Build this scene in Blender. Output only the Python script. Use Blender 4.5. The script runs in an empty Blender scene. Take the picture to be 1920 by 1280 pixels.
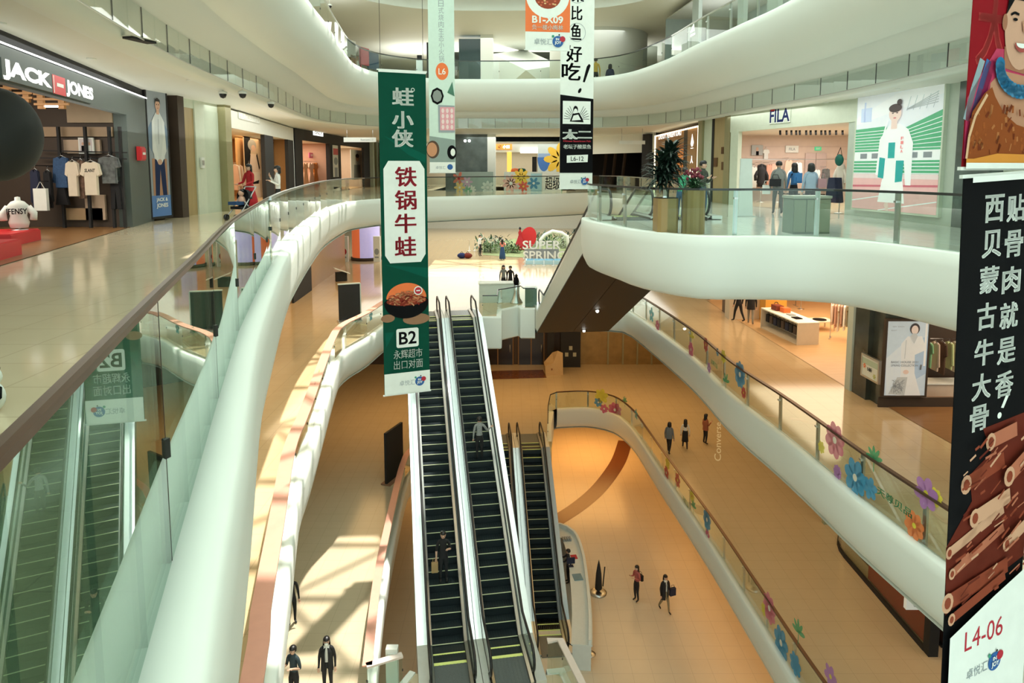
import bpy, math, random
from math import sin, cos, tan, atan, atan2, pi, radians, sqrt, hypot
from mathutils import Vector, Matrix
from mathutils.geometry import tessellate_polygon
random.seed(7)
SC = bpy.context.scene
COL = SC.collection

# ------------------------------------------------------------------ camera
FOC, PPX, PPY, PITCH = 1300.0, 960.0, 456.0, radians(6.19)
EYE = Vector((0, 0, 1.55))
cam_data = bpy.data.cameras.new('camera')
cam = bpy.data.objects.new('camera', cam_data)
COL.objects.link(cam)
cam.location = EYE
cam.rotation_euler = (pi/2 - PITCH, 0, 0)
cam_data.sensor_width = 36
cam_data.lens = FOC/1920*36
cam_data.shift_y = -(640-PPY)/1920
cam_data.clip_end = 400
cam_data.clip_start = 0.05
SC.camera = cam

# ------------------------------------------------------------------ light
SC.view_settings.view_transform = 'Standard'
SC.view_settings.look = 'None'
SC.view_settings.exposure = -0.18
SC.view_settings.gamma = 1
SC.view_settings.use_curve_mapping = False
world = bpy.data.worlds.new('sky')
SC.world = world
world.use_nodes = True
bg = world.node_tree.nodes['Background']
bg.inputs[0].default_value = (0.80, 0.98, 0.93, 1)
bg.inputs[1].default_value = 2.1
def light(kind, name, loc, energy, color=(1, 1, 1), size=1.0, size_y=None, target=None, **kw):
    d = bpy.data.lights.new(name, kind)
    d.energy = energy
    d.color = color
    if kind == 'AREA':
        d.size = size
        if size_y: d.shape = 'RECTANGLE'; d.size_y = size_y
    elif kind != 'SUN':
        d.shadow_soft_size = size
    o = bpy.data.objects.new(name, d)
    COL.objects.link(o)
    o.location = loc
    if target is not None:
        o.rotation_euler = (Vector(target)-Vector(loc)).to_track_quat('-Z', 'Y').to_euler()
    return o
SUN_DIR = Vector((-0.15, -0.42, -1.0)).normalized()
sun = light('SUN', 'sun', (0, 0, 30), 9.0, (1, 0.95, 0.86), target=Vector((0, 0, 30))+SUN_DIR)
sun.data.angle = radians(0.8)
WARM, AMBER, NEUT = (1, 0.74, 0.44), (1, 0.58, 0.22), (.96, 1, .96)
ZU0 = 5.95
LAMPS = [   # rows of recessed ceiling lamps and of added fill: (x, y, z, sx, sy, watts, colour)
    (-8.6, 12, 3.70, 2.5, 14, 260, NEUT), (-9.2, 32, 3.70, 3, 16, 300, NEUT),
    (9.8, 24, 3.70, 1.6, 12, 150, NEUT), (1, 47, 3.6, 8, 5, 300, NEUT), (0, 62, 3.6, 16, 6, 400, NEUT),
    (-9.6, 20, 10.0, 4, 24, 500, NEUT), (0, 46, 10.0, 14, 8, 700, NEUT), (10, 24, 10.0, 3, 20, 450, NEUT),  # upper floor rows are added fill to brighten that storey
    (-9.2, 17, -1.40, 2.5, 16, 300, WARM), (-9.4, 36, -1.40, 3, 14, 360, WARM), (9.6, 26, -1.5, 2.5, 18, 260, WARM),
    (0, 46, -1.45, 8, 6, 600, NEUT), (0, 66, -1.45, 26, 26, 4200, NEUT),  # added fill in place of sunlight on the far lower floor
    (-7.6, 40, -7.1, 4, 6, 260, AMBER), (0, 44, -7.1, 8, 6, 420, AMBER), (9.9, 28, -7.1, 2.6, 20, 330, AMBER),
    (9.2, 42, -7.1, 6, 8, 360, AMBER),
    (-2, 42, -14.8, 8, 6, 220, AMBER), (5.4, 47, -14.8, 5, 6, 420, (1, .48, .13)), (9.8, 30, -14.8, 2.6, 22, 250, (1, .48, .13)),
]
for i, (x, y, z, sx, sy, w, c) in enumerate(LAMPS):
    light('AREA', 'ceiling_lamp_and_fill', (x, y, z), w, c, sx, sy, target=(x, y, z-1))
for x, y, z, sx, sy, w in ((-9.5, 24, ZU0+2.4, 2, 26, 420), (0, 52, ZU0+2.4, 18, 4, 900), (10.5, 24, ZU0+2.4, 2, 26, 420), (-9.8, 22, 2.5, 1, 20, 60)):   # added uplights without fittings, only to brighten the ceilings
    light('AREA', 'ceiling_uplight_fill', (x, y, z), w, NEUT, sx, sy, target=(x, y+.001, z+1))

# ------------------------------------------------------------------ pixel -> world on real planes
_cp, _sp = cos(PITCH), sin(PITCH)
def ray(px, py):
    u, v = (px-PPX)/FOC, (PPY-py)/FOC
    return Vector((u, _cp+v*_sp, -_sp+v*_cp))
def at(px, py, z):
    r = ray(px, py)
    return EYE + r*((z-EYE.z)/r.z)
def aty(px, py, y):
    r = ray(px, py)
    return EYE + r*(y/r.y)
Z1, Z2, Z3, ZU, ZT = -5.75, -13.45, -18.45, 5.95, 12.2

# ------------------------------------------------------------------ materials
MATS = {}
def mat(name, col, rough=.5, metal=0, emit=0, ecol=None, noise=(6, .06), alpha=1, spec=.5, coat=0):
    if name in MATS: return MATS[name]
    m = bpy.data.materials.new(name); m.use_nodes = True
    nt = m.node_tree; b = nt.nodes['Principled BSDF']
    b.inputs['Roughness'].default_value = rough
    b.inputs['Metallic'].default_value = metal
    b.inputs['Specular IOR Level'].default_value = spec
    if coat: b.inputs['Coat Weight'].default_value = coat
    tc = nt.nodes.new('ShaderNodeTexCoord')
    nz = nt.nodes.new('ShaderNodeTexNoise'); nz.inputs['Scale'].default_value = noise[0]
    nz.inputs['Detail'].default_value = 3
    mx = nt.nodes.new('ShaderNodeMix'); mx.data_type = 'RGBA'
    a = noise[1]
    mx.inputs[6].default_value = tuple(min(1, c*(1-a)) for c in col)+(1,)
    mx.inputs[7].default_value = tuple(min(1, c*(1+a)) for c in col)+(1,)
    nt.links.new(tc.outputs['Object'], nz.inputs['Vector'])
    nt.links.new(nz.outputs['Fac'], mx.inputs[0])
    nt.links.new(mx.outputs[2], b.inputs['Base Color'])
    if emit:
        if ecol: b.inputs['Emission Color'].default_value = tuple(ecol)+(1,)
        else: nt.links.new(mx.outputs[2], b.inputs['Emission Color'])
        b.inputs['Emission Strength'].default_value = emit
    if alpha < 1: b.inputs['Alpha'].default_value = alpha
    MATS[name] = m
    return m
def tiles(name, c1, c2, size, rough, grout=None, nscale=1.2):
    """stone slabs: brick joints over a veined colour"""
    m = bpy.data.materials.new(name); m.use_nodes = True
    nt = m.node_tree; b = nt.nodes['Principled BSDF']
    b.inputs['Roughness'].default_value = rough
    tc = nt.nodes.new('ShaderNodeTexCoord')
    nz = nt.nodes.new('ShaderNodeTexNoise'); nz.inputs['Scale'].default_value = nscale; nz.inputs['Detail'].default_value = 6
    mx = nt.nodes.new('ShaderNodeMix'); mx.data_type = 'RGBA'
    mx.inputs[6].default_value = c1+(1,); mx.inputs[7].default_value = c2+(1,)
    nt.links.new(tc.outputs['Object'], nz.inputs['Vector'])
    nt.links.new(nz.outputs['Fac'], mx.inputs[0])
    br = nt.nodes.new('ShaderNodeTexBrick')
    br.inputs['Scale'].default_value = 1/size; br.inputs['Mortar Size'].default_value = .004
    br.offset = 0; br.inputs['Mortar'].default_value = (grout or tuple(.8*x for x in c1))+(1,)
    br.inputs['Row Height'].default_value = .5
    nt.links.new(tc.outputs['Object'], br.inputs['Vector'])
    nt.links.new(mx.outputs[2], br.inputs['Color1']); nt.links.new(mx.outputs[2], br.inputs['Color2'])
    nt.links.new(br.outputs['Color'], b.inputs['Base Color'])
    return m
def wood(name, c1, c2, rough=.4, scale=1.0):
    m = bpy.data.materials.new(name); m.use_nodes = True
    nt = m.node_tree; b = nt.nodes['Principled BSDF']; b.inputs['Roughness'].default_value = rough
    tc = nt.nodes.new('ShaderNodeTexCoord'); mp = nt.nodes.new('ShaderNodeMapping')
    mp.inputs['Scale'].default_value = (scale*1.2, scale*9, scale*1.2)
    nz = nt.nodes.new('ShaderNodeTexNoise'); nz.inputs['Scale'].default_value = 1.0; nz.inputs['Detail'].default_value = 5
    mx = nt.nodes.new('ShaderNodeMix'); mx.data_type = 'RGBA'
    mx.inputs[6].default_value = c1+(1,); mx.inputs[7].default_value = c2+(1,)
    nt.links.new(tc.outputs['Object'], mp.inputs[0]); nt.links.new(mp.outputs[0], nz.inputs['Vector'])
    nt.links.new(nz.outputs['Fac'], mx.inputs[0]); nt.links.new(mx.outputs[2], b.inputs['Base Color'])
    return m
def glass(name, tint, f0=.05, refl=(1, 1, 1), rough=.0):
    """pane: see-through body colour plus a mirror image that grows with the grazing angle (Fresnel by Schlick)"""
    m = bpy.data.materials.new(name); m.use_nodes = True
    nt = m.node_tree; nt.nodes.remove(nt.nodes['Principled BSDF'])
    out = nt.nodes['Material Output']
    tr = nt.nodes.new('ShaderNodeBsdfTransparent'); tr.inputs[0].default_value = tint+(1,)
    gl = nt.nodes.new('ShaderNodeBsdfGlossy'); gl.inputs[0].default_value = refl+(1,); gl.inputs['Roughness'].default_value = rough
    g = nt.nodes.new('ShaderNodeNewGeometry')
    dt = nt.nodes.new('ShaderNodeVectorMath'); dt.operation = 'DOT_PRODUCT'
    nt.links.new(g.outputs['Normal'], dt.inputs[0]); nt.links.new(g.outputs['Incoming'], dt.inputs[1])
    def mth(op, a, b=None):
        n = nt.nodes.new('ShaderNodeMath'); n.operation = op
        for k, v in ((0, a), (1, b)):
            if v is None: continue
            if isinstance(v, (int, float)): n.inputs[k].default_value = v
            else: nt.links.new(v, n.inputs[k])
        return n.outputs[0]
    c = mth('ABSOLUTE', dt.outputs['Value']); c = mth('SUBTRACT', 1.0, c); c = mth('POWER', c, 5.0)
    c = mth('MULTIPLY', c, 1-f0); c = mth('ADD', c, f0)
    ms = nt.nodes.new('ShaderNodeMixShader')
    nt.links.new(c, ms.inputs[0]); nt.links.new(tr.outputs[0], ms.inputs[1]); nt.links.new(gl.outputs[0], ms.inputs[2])
    nt.links.new(ms.outputs[0], out.inputs[0])
    return m
WHITE = mat('white_plaster', (.77, .80, .74), .45, noise=(.6, .015))
CEIL = mat('ceiling_paint', (.76, .77, .69), .6, noise=(.5, .02))
STONE = tiles('polished_beige_stone', (.60, .50, .33), (.68, .58, .40), 1.2, .10)
STONE1 = tiles('polished_cream_stone', (.54, .40, .23), (.62, .47, .28), 1.2, .09)
STONE2 = tiles('honed_cream_stone', (.52, .43, .29), (.58, .48, .33), 1.2, .15)
STONE3 = tiles('warm_terrazzo', (.64, .54, .40), (.70, .60, .45), 1.6, .22)
BROWNST = mat('brown_stone', (.16, .06, .025), .25)
WOODF = wood('walnut_floor', (.20, .09, .03), (.34, .18, .07), .3)
WOODL = wood('oak_floor', (.50, .30, .13), (.68, .46, .24), .35)
GLASS = glass('clear_green_glass', (.90, .955, .93), .03)
GLASSD = glass('near_green_glass', (.50, .62, .56), .09, (.86, .95, .91))
SMOKE = glass('smoke_barrier_glass', (.93, .96, .945), .06)
SHOPG = glass('shop_glass', (.80, .84, .80), .05)
STEEL = mat('brushed_steel', (.62, .64, .64), .28, 1)
STEELW = mat('bright_deck_steel', (.80, .84, .84), .33, .75)
DSTEEL = mat('dark_steel', (.06, .065, .065), .35, .6)
BLACK = mat('black_rubber', (.012, .012, .013), .35)
BLACKM = mat('matt_black', (.012, .012, .013), .7)
BROWNR = mat('bronze_rail', (.13, .075, .05), .3, .6)
PINKR = mat('rose_copper_rail', (.72, .36, .27), .38, .15)
OLIVE = mat('olive_gold_metal', (.33, .30, .16), .4, .4)
PALEG = mat('pale_green_panel', (.62, .68, .55), .5)
DGREEN = mat('dark_grey_green_panel', (.075, .095, .085), .5)
BROWNS = mat('dark_brown_soffit', (.010, .007, .005), .6)
GOLDW = mat('gold_shutter', (.34, .21, .07), .35, .5, noise=(1.5, .4))
LEDW = mat('led_strip', (1, 1, .95), emit=4)
RED = mat('signal_red', (.62, .02, .025), .4)
SKIN = mat('skin', (.62, .38, .27), .5)
HAIR = mat('black_hair', (.010, .009, .009), .4)
MARBLE = mat('grey_green_marble', (.10, .125, .115), .2, noise=(1.6, .75))
def paint(r, g, b, rough=.5, emit=0):
    return mat('paint_%02x%02x%02x_%d_%d' % (int(r*255), int(g*255), int(b*255), int(rough*10), int(emit*10)), (r, g, b), rough, emit=emit, spec=.5 if max(r, g, b) > .3 else .12)

# ------------------------------------------------------------------ object helpers
def tag(o, label=None, cat=None, group=None, kind=None):
    if label: o['label'] = label
    if cat: o['category'] = cat
    if group: o['group'] = group
    if kind: o['kind'] = kind
    return o
def thing(name, label, cat, loc=(0, 0, 0), rz=0, group=None):
    o = bpy.data.objects.new(name, None); COL.objects.link(o)
    o.location = loc; o.rotation_euler = (0, 0, rz); o.empty_display_size = .2
    return tag(o, label, cat, group)
def copy_tree(o, parent=None):
    c = o.copy(); COL.objects.link(c)
    if parent is not None: c.parent = parent
    for ch in list(o.children): copy_tree(ch, c)
    return c
class MB:
    """collects faces, then links them as ONE mesh object"""
    def __init__(s): s.v = []; s.f = []; s.m = []; s.mi = 0; s.sm = []; s.smooth = False; s.X = None
    def add(s, vs, fs, mi=None):
        o = len(s.v)
        s.v += [tuple(s.X @ Vector(v)) if s.X is not None else tuple(v) for v in vs]
        for f in fs:
            s.f.append(tuple(i+o for i in f)); s.m.append(s.mi if mi is None else mi); s.sm.append(s.smooth)
        return s
    def box(s, c, d, rz=0, mi=None, rx=0, ry=0):
        x, y, z = d[0]/2, d[1]/2, d[2]/2
        R = Matrix.Rotation(rz, 3, 'Z') @ Matrix.Rotation(ry, 3, 'Y') @ Matrix.Rotation(rx, 3, 'X')
        vs = [Vector(c)+R @ Vector((a*x, b*y, e*z)) for a in (-1, 1) for b in (-1, 1) for e in (-1, 1)]
        return s.add(vs, [(0, 1, 3, 2), (4, 6, 7, 5), (0, 4, 5, 1), (2, 3, 7, 6), (0, 2, 6, 4), (1, 5, 7, 3)], mi)
    def box2(s, a, b, mi=None):
        return s.box([(a[i]+b[i])/2 for i in range(3)], [abs(b[i]-a[i]) for i in range(3)], 0, mi)
    def bar(s, p, q, w, h, mi=None, up=(0, 0, 1)):
        """rectangular bar from p to q, w sideways, h along up"""
        p, q = Vector(p), Vector(q); d = (q-p).normalized()
        sd = d.cross(Vector(up))
        if sd.length < 1e-4: sd = Vector((1, 0, 0))
        sd.normalize(); u = sd.cross(d)
        vs = [e+sd*(a*w/2)+u*(b*h/2) for e in (p, q) for a, b in ((-1, -1), (1, -1), (1, 1), (-1, 1))]
        return s.add(vs, [(0, 3, 2, 1), (4, 5, 6, 7), (0, 1, 5, 4), (1, 2, 6, 5), (2, 3, 7, 6), (3, 0, 4, 7)], mi)
    def tube(s, pts, r, n=8, mi=None, cap=True, rr=None):
        pts = [Vector(p) for p in pts]; rings = []
        k = len(pts); pu = None
        for i, p in enumerate(pts):
            d = (pts[min(i+1, k-1)]-pts[max(i-1, 0)]).normalized()
            if pu is None:
                pu = Vector((0, 0, 1)) if abs(d.z) < .9 else Vector((1, 0, 0))
            sd = d.cross(pu).normalized(); u = sd.cross(d).normalized(); pu = u
            r1 = rr[i] if rr else r
            rings.append([p+sd*(cos(2*pi*j/n)*r1)+u*(sin(2*pi*j/n)*r1) for j in range(n)])
        vs = [v for R in rings for v in R]
        fs = [(i*n+j, i*n+(j+1) % n, (i+1)*n+(j+1) % n, (i+1)*n+j) for i in range(k-1) for j in range(n)]
        if cap: fs += [tuple(range(n-1, -1, -1)), tuple((k-1)*n+j for j in range(n))]
        sm, s.smooth = s.smooth, True
        s.add(vs, fs, mi); s.smooth = sm
        return s
    def lathe(s, c, prof, n=20, mi=None, sx=1, sy=1, a0=0, a1=2*pi):
        full = abs(a1-a0-2*pi) < 1e-6
        m = n if full else n+1
        vs = [(c[0]+r*sx*cos(a0+(a1-a0)*j/n), c[1]+r*sy*sin(a0+(a1-a0)*j/n), c[2]+z) for r, z in prof for j in range(m)]
        k = len(prof); fs = []
        for i in range(k-1):
            for j in range(n):
                fs.append((i*m+j, i*m+(j+1) % m, (i+1)*m+(j+1) % m, (i+1)*m+j))
        if full:
            if prof[0][0] > 1e-4: fs.append(tuple(range(m-1, -1, -1)))
            if prof[-1][0] > 1e-4: fs.append(tuple((k-1)*m+j for j in range(m)))
        sm, s.smooth = s.smooth, True
        s.add(vs, fs, mi); s.smooth = sm
        return s
    def ball(s, c, r, n=12, m=8, mi=None):
        if isinstance(r, (int, float)): r = (r, r, r)
        prof = [(sin(pi*i/m), -cos(pi*i/m)) for i in range(m+1)]
        prof[0] = (1e-5, -1); prof[-1] = (1e-5, 1)
        vs = [(c[0]+p*r[0]*cos(2*pi*j/n), c[1]+p*r[1]*sin(2*pi*j/n), c[2]+z*r[2]) for p, z in prof for j in range(n)]
        fs = [(i*n+j, i*n+(j+1) % n, (i+1)*n+(j+1) % n, (i+1)*n+j) for i in range(m) for j in range(n)]
        sm, s.smooth = s.smooth, True
        s.add(vs, fs, mi); s.smooth = sm
        return s
    def flat(s, pts, z, mi=None, up=True):
        """filled plan polygon"""
        ps = [Vector((p[0], p[1], z)) for p in pts]
        tri = tessellate_polygon([[Vector((p[0], p[1], 0)) for p in pts]])
        fs = []
        for a, b, c in tri:
            n = (ps[b]-ps[a]).cross(ps[c]-ps[a]).z
            fs.append((a, b, c) if (n > 0) == up else (c, b, a))
        return s.add(ps, fs, mi)
    def prism(s, pts, z0, z1, mi=None):
        s.flat(pts, z0, mi, False); s.flat(pts, z1, mi, True)
        n = len(pts)
        vs = [(p[0], p[1], z) for z in (z0, z1) for p in pts]
        area = sum(pts[i][0]*pts[(i+1) % n][1]-pts[(i+1) % n][0]*pts[i][1] for i in range(n))
        fs = [(i, (i+1) % n, n+(i+1) % n, n+i) if area > 0 else (n+i, n+(i+1) % n, (i+1) % n, i) for i in range(n)]
        return s.add(vs, fs, mi)
    def plate(s, pts, y0, y1, mi=None):
        """filled outline in the x-z plane with thickness in y"""
        n = len(pts)
        tri = tessellate_polygon([[Vector((p[0], p[1], 0)) for p in pts]])
        vs = [(p[0], y, p[1]) for y in (y0, y1) for p in pts]
        fs = []
        for a, b, c in tri:
            k = (pts[b][0]-pts[a][0])*(pts[c][1]-pts[a][1])-(pts[b][1]-pts[a][1])*(pts[c][0]-pts[a][0])
            t = (a, b, c) if k > 0 else (c, b, a)
            fs.append(t); fs.append(tuple(i+n for i in reversed(t)))
        area = sum(pts[i][0]*pts[(i+1) % n][1]-pts[(i+1) % n][0]*pts[i][1] for i in range(n))
        fs += [((i+1) % n, i, n+i, n+(i+1) % n) if area > 0 else (n+(i+1) % n, n+i, i, (i+1) % n) for i in range(n)]
        return s.add(vs, fs, mi)
    def sweep(s, path, prof, mi=None, closed=False):
        """profile (outward, z) carried along a plan path (x, y, z)"""
        k = len(path); m = len(prof); vs = []
        for i, p in enumerate(path):
            a = path[max(i-1, 0)]; b = path[min(i+1, k-1)]
            dx, dy = b[0]-a[0], b[1]-a[1]; L = hypot(dx, dy) or 1
            nx, ny = dy/L, -dx/L
            vs += [(p[0]+nx*o, p[1]+ny*o, p[2]+z) for o, z in prof]
        fs = [(i*m+j, (i+1)*m+j, (i+1)*m+j+1, i*m+j+1) for i in range(k-1) for j in range(m-1)]
        if closed:
            fs += [(i*m+m-1, (i+1)*m+m-1, (i+1)*m, i*m) for i in range(k-1)]
            fs += [tuple(range(m)), tuple((k-1)*m+j for j in reversed(range(m)))]
        return s.add(vs, fs, mi)
    def build(s, name, mats, parent=None, kind=None):
        me = bpy.data.meshes.new(name)
        me.from_pydata(s.v, [], s.f)
        if not isinstance(mats, (list, tuple)): mats = [mats]
        for m in mats: me.materials.append(m)
        me.polygons.foreach_set('material_index', s.m)
        me.polygons.foreach_set('use_smooth', s.sm)
        me.update()
        o = bpy.data.objects.new(name, me); COL.objects.link(o)
        if parent is not None: o.parent = parent
        if kind: o['kind'] = kind
        return o
def struct(name, mb, mats): return mb.build(name, mats, None, 'structure')
def spline(pts, step=.6):
    """Catmull-Rom through plan points, resampled"""
    P = [Vector((p[0], p[1], p[2] if len(p) > 2 else 0)) for p in pts]
    out = []
    for i in range(len(P)-1):
        a, b, c, d = P[max(i-1, 0)], P[i], P[i+1], P[min(i+2, len(P)-1)]
        n = max(2, int((c-b).length/step))
        for k in range(n):
            t = k/n
            out.append(.5*((2*b)+(c-a)*t+(2*a-5*b+4*c-d)*t*t+(3*b-a-3*c+d)*t**3))
    out.append(P[-1])
    return out
def offset(path, o):
    r = []
    for i, p in enumerate(path):
        a = path[max(i-1, 0)]; b = path[min(i+1, len(path)-1)]
        d = Vector((b[0]-a[0], b[1]-a[1], 0)).normalized()
        r.append(Vector((p[0]+d.y*o, p[1]-d.x*o, p[2])))
    return r

# text -> faces
_TX = {}
def glyphs(text, bold=0, res=3, shear=0):
    k = (text, bold, shear)
    if k in _TX: return _TX[k]
    c = bpy.data.curves.new('lettering', 'FONT')
    c.body = text; c.size = 1; c.resolution_u = res; c.offset = bold; c.shear = shear
    o = bpy.data.objects.new('lettering', c); COL.objects.link(o)
    dg = bpy.context.evaluated_depsgraph_get()
    me = bpy.data.meshes.new_from_object(o.evaluated_get(dg))
    vs = [v.co.copy() for v in me.vertices]; fs = [tuple(p.vertices) for p in me.polygons]
    bpy.data.objects.remove(o); bpy.data.curves.remove(c); bpy.data.meshes.remove(me)
    if vs:
        x0 = min(v.x for v in vs); x1 = max(v.x for v in vs); y0 = min(v.y for v in vs); y1 = max(v.y for v in vs)
    else: x0 = x1 = y0 = y1 = 0
    _TX[k] = (vs, fs, x0, x1, y0, y1)
    return _TX[k]
class Art(MB):
    """a print: shapes and lettering laid on a flat face in x (right), z (up); each layer 2 mm prouder (-y faces the reader)"""
    def __init__(s, lift=.002): super().__init__(); s.mats = []; s.lay = 0; s.lift = lift
    def slot(s, m):
        if m not in s.mats: s.mats.append(m)
        return s.mats.index(m)
    def shape(s, pts, m, same=False):
        if not same: s.lay += 1
        y = -s.lay*s.lift
        vs = [(p[0], y, p[1]) for p in pts]; n = len(pts); fs = []
        for a, b, c in tessellate_polygon([[Vector((p[0], p[1], 0)) for p in pts]]):
            k = (pts[b][0]-pts[a][0])*(pts[c][1]-pts[a][1])-(pts[b][1]-pts[a][1])*(pts[c][0]-pts[a][0])
            fs.append((a, b, c) if k > 0 else (c, b, a))
        s.add(vs, fs, s.slot(m)); return s
    def rect(s, x0, z0, x1, z1, m, same=False): return s.shape([(x0, z0), (x1, z0), (x1, z1), (x0, z1)], m, same)
    def ell(s, cx, cz, rx, rz, m, n=24, a0=0, a1=2*pi, rot=0, same=False):
        full = abs(a1-a0-2*pi) < 1e-6
        pts = []
        for j in range(n if full else n+1):
            a = a0+(a1-a0)*j/n; x, z = rx*cos(a), rz*sin(a)
            pts.append((cx+x*cos(rot)-z*sin(rot), cz+x*sin(rot)+z*cos(rot)))
        return s.shape(pts, m, same)
    def ring(s, cx, cz, r, w, m, n=28):
        s.lay += 1; y = -s.lay*s.lift; vs = []
        for j in range(n):
            a = 2*pi*j/n
            vs += [(cx+(r-w)*cos(a), y, cz+(r-w)*sin(a)), (cx+r*cos(a), y, cz+r*sin(a))]
        fs = [(2*j, 2*j+1, (2*j+3) % (2*n), (2*j+2) % (2*n)) for j in range(n)]
        s.add(vs, fs, s.slot(m)); return s
    def round(s, x0, z0, x1, z1, r, m, n=5):
        pts = []
        for cx, cz, a in ((x1-r, z0+r, -pi/2), (x1-r, z1-r, 0), (x0+r, z1-r, pi/2), (x0+r, z0+r, pi)):
            pts += [(cx+r*cos(a+pi/2*j/n), cz+r*sin(a+pi/2*j/n)) for j in range(n+1)]
        return s.shape(pts, m)
    def text(s, t, cx, cz, w, h, m, bold=.02, same=False, shear=0):
        """lettering fitted in a w x h frame about (cx, cz); w or h may be None"""
        cjk = any(ord(ch) > 0x2E80 for ch in t)
        vs, fs, x0, x1, y0, y1 = glyphs(t, 0 if cjk else bold, shear=shear)
        if not vs: return s
        if not same: s.lay += 1
        sx = w/(x1-x0) if w else h/(y1-y0)
        sz = h/(y1-y0) if h else sx
        y = -s.lay*s.lift
        shifts = [(0, 0)] if not cjk or bold <= 0 else [(i*bold, k*bold) for i in (-1, 0, 1) for k in (-.5, .5)]
        for ox, oz in shifts:
            s.add([(cx+(v.x+ox-(x0+x1)/2)*sx, y, cz+(v.y+oz-(y0+y1)/2)*sz) for v in vs], fs, s.slot(m))
        return s
    def line(s, pts, w, m, same=False):
        if not same: s.lay += 1
        for (a, b), (c, d) in zip(pts[:-1], pts[1:]):
            L = hypot(c-a, d-b) or 1; nx, nz = -(d-b)/L*w/2, (c-a)/L*w/2
            s.shape([(a-nx, b-nz), (c-nx, d-nz), (c+nx, d+nz), (a+nx, b+nz)], m, True)
        return s
    def done(s, name, parent=None): return s.build(name, s.mats, parent)

# ================================================================== plan curves of the void on each floor
def P3(px, py, z): return at(px, py, z)
EL0 = spline([(.6, -3.2), (.05, -1.45), (-.45, -.1), (-.84, 1.08)] + [at(*p, .05)[:2] for p in ((318, 1053), (382, 840), (438, 641), (480, 548), (517, 479), (544, 445), (579, 413), (606, 394), (641, 381))]
             + [(-7.3, 32.0), (-6.3, 34.6), (-4.2, 36.6), (-1, 38.6), (2.5, 41), (5.4, 43.2)], .5)
ET0 = spline([(2.35, 21.3), (2.3, 20.2), (2.75, 18.4)] + [at(*p, .05)[:2] for p in ((1200, 430), (1310, 440), (1440, 441), (1560, 444), (1680, 456), (1800, 472))] + [(8.9, 9), (9.3, 4), (9.5, -4)], .5)
EB0 = [Vector((5.4, 43.2, 0)), Vector((6.4, 41.5, 0)), Vector((6.45, 34, 0)), Vector((6.45, 22.8, 0))]
EU = spline([(-1.4, -4), (-1.6, 0), (-2.3, 3.5), (-3.4, 7), (-4.4, 11), (-5.2, 15)] + [at(*p, ZU+.3)[:2] for p in ((568, 0), (601, 41), (633, 89), (660, 119), (709, 136), (800, 146), (900, 148), (1040, 147), (1110, 145), (1180, 136), (1249, 113), (1311, 83), (1400, 42), (1489, 0))]
            + [(8.1, 12), (8.8, 6), (9.2, -4)], .6)
EL1 = spline([(-2, -4), (-2.2, 0), (-2.6, 4)] + [at(*p, Z1+1.1)[:2] for p in ((468, 1280), (486, 1143), (515, 982), (541, 840), (572, 764), (620, 637), (641, 608), (685, 586))] + [(-5.95, 32.4), (-5.5, 33.4)], .5)
EC1 = [Vector(p+(0,)) for p in ((-1.45, 33.6), (-.75, 33.6), (-.75, 35.2), (.45, 36.4), (.62, 35.7), (1.2, 35.7))]
ER1 = spline([(4.9, 36.0), (5.5, 35.8)] + [at(*p, Z1)[:2] for p in ((1186, 586), (1293, 665), (1372, 740), (1462, 809), (1530, 864), (1620, 940), (1770, 1055))] + [(8.6, 8), (9, 2), (9.2, -4)], .6)
EL2 = spline([at(*p, Z2+1.1)[:2] for p in ((687, 1247), (705, 1093), (723, 1000), (754, 870))] + [(-5.0, 33.4), (-4.2, 35.6), (-1.9, 36.6)], .5)
ER2 = spline([at(*p, Z2)[:2] for p in ((1043, 766), (1100, 764), (1150, 774), (1185, 800), (1215, 842), (1240, 880), (1330, 1010), (1420, 1152), (1500, 1280))] + [(8.8, 14), (9.2, 6), (9.4, -4)], .6)
EK2 = [Vector(p+(0,)) for p in ((1.95, 36.8), (2.1, 39.5), (2.35, 41.6))]+[ER2[0]]
EN2 = [Vector(p+(0,)) for p in ((2.6, -4), (2.5, 8), (2.3, 14), (1.9, 17.4), (1.42, 19.2), (1.05, 19.15))]
def xy(path): return [(p[0], p[1]) for p in path]

def flat_h(mb, loops, z, up=True, mi=None):
    flatpts = [Vector((p[0], p[1], z)) for L in loops for p in L]
    tri = tessellate_polygon([[Vector((p[0], p[1], 0)) for p in L] for L in loops])
    fs = []
    for a, b, c in tri:
        n = (flatpts[b]-flatpts[a]).cross(flatpts[c]-flatpts[a]).z
        if abs(n) < 1e-9: continue
        fs.append((a, b, c) if (n > 0) == up else (c, b, a))
    mb.add(flatpts, fs, mi)
def void2(dy): return [(-5.5, 48.2+dy), (4.5, 48.2+dy), (4.5, 58+dy), (-5.5, 58+dy)]
VOID2 = void2(0)
OUT = [(22, -4), (22, 88), (-22, 88), (-22, -4)]
POLY0 = xy(EL0)+xy(EB0)[1:]+xy(ET0)+OUT
POLYU = xy(EU)+OUT
POLY1 = xy(EL1)+xy(EC1)+xy(ER1)+OUT
POLY2 = [(-5, -4)][:0]+xy(EN2)+[(-2.9, 19.2), (-3.2, 18.5)]+xy(EL2)+xy(EK2)[:-1]+xy(ER2)+OUT
for nm, poly, holes, z, m in (('floor', POLY0, [VOID2], 0, STONE), ('floor', POLYU, [void2(2)], ZU, STONE), ('floor', POLY1, [], Z1, STONE1), ('floor', POLY2, [], Z2, STONE2)):
    b = MB(); flat_h(b, [poly]+holes, z); struct(nm, b, m)
b = MB(); b.flat([(-22, -6), (22, -6), (22, 88), (-22, 88)], Z3); struct('floor', b, STONE3)
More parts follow.
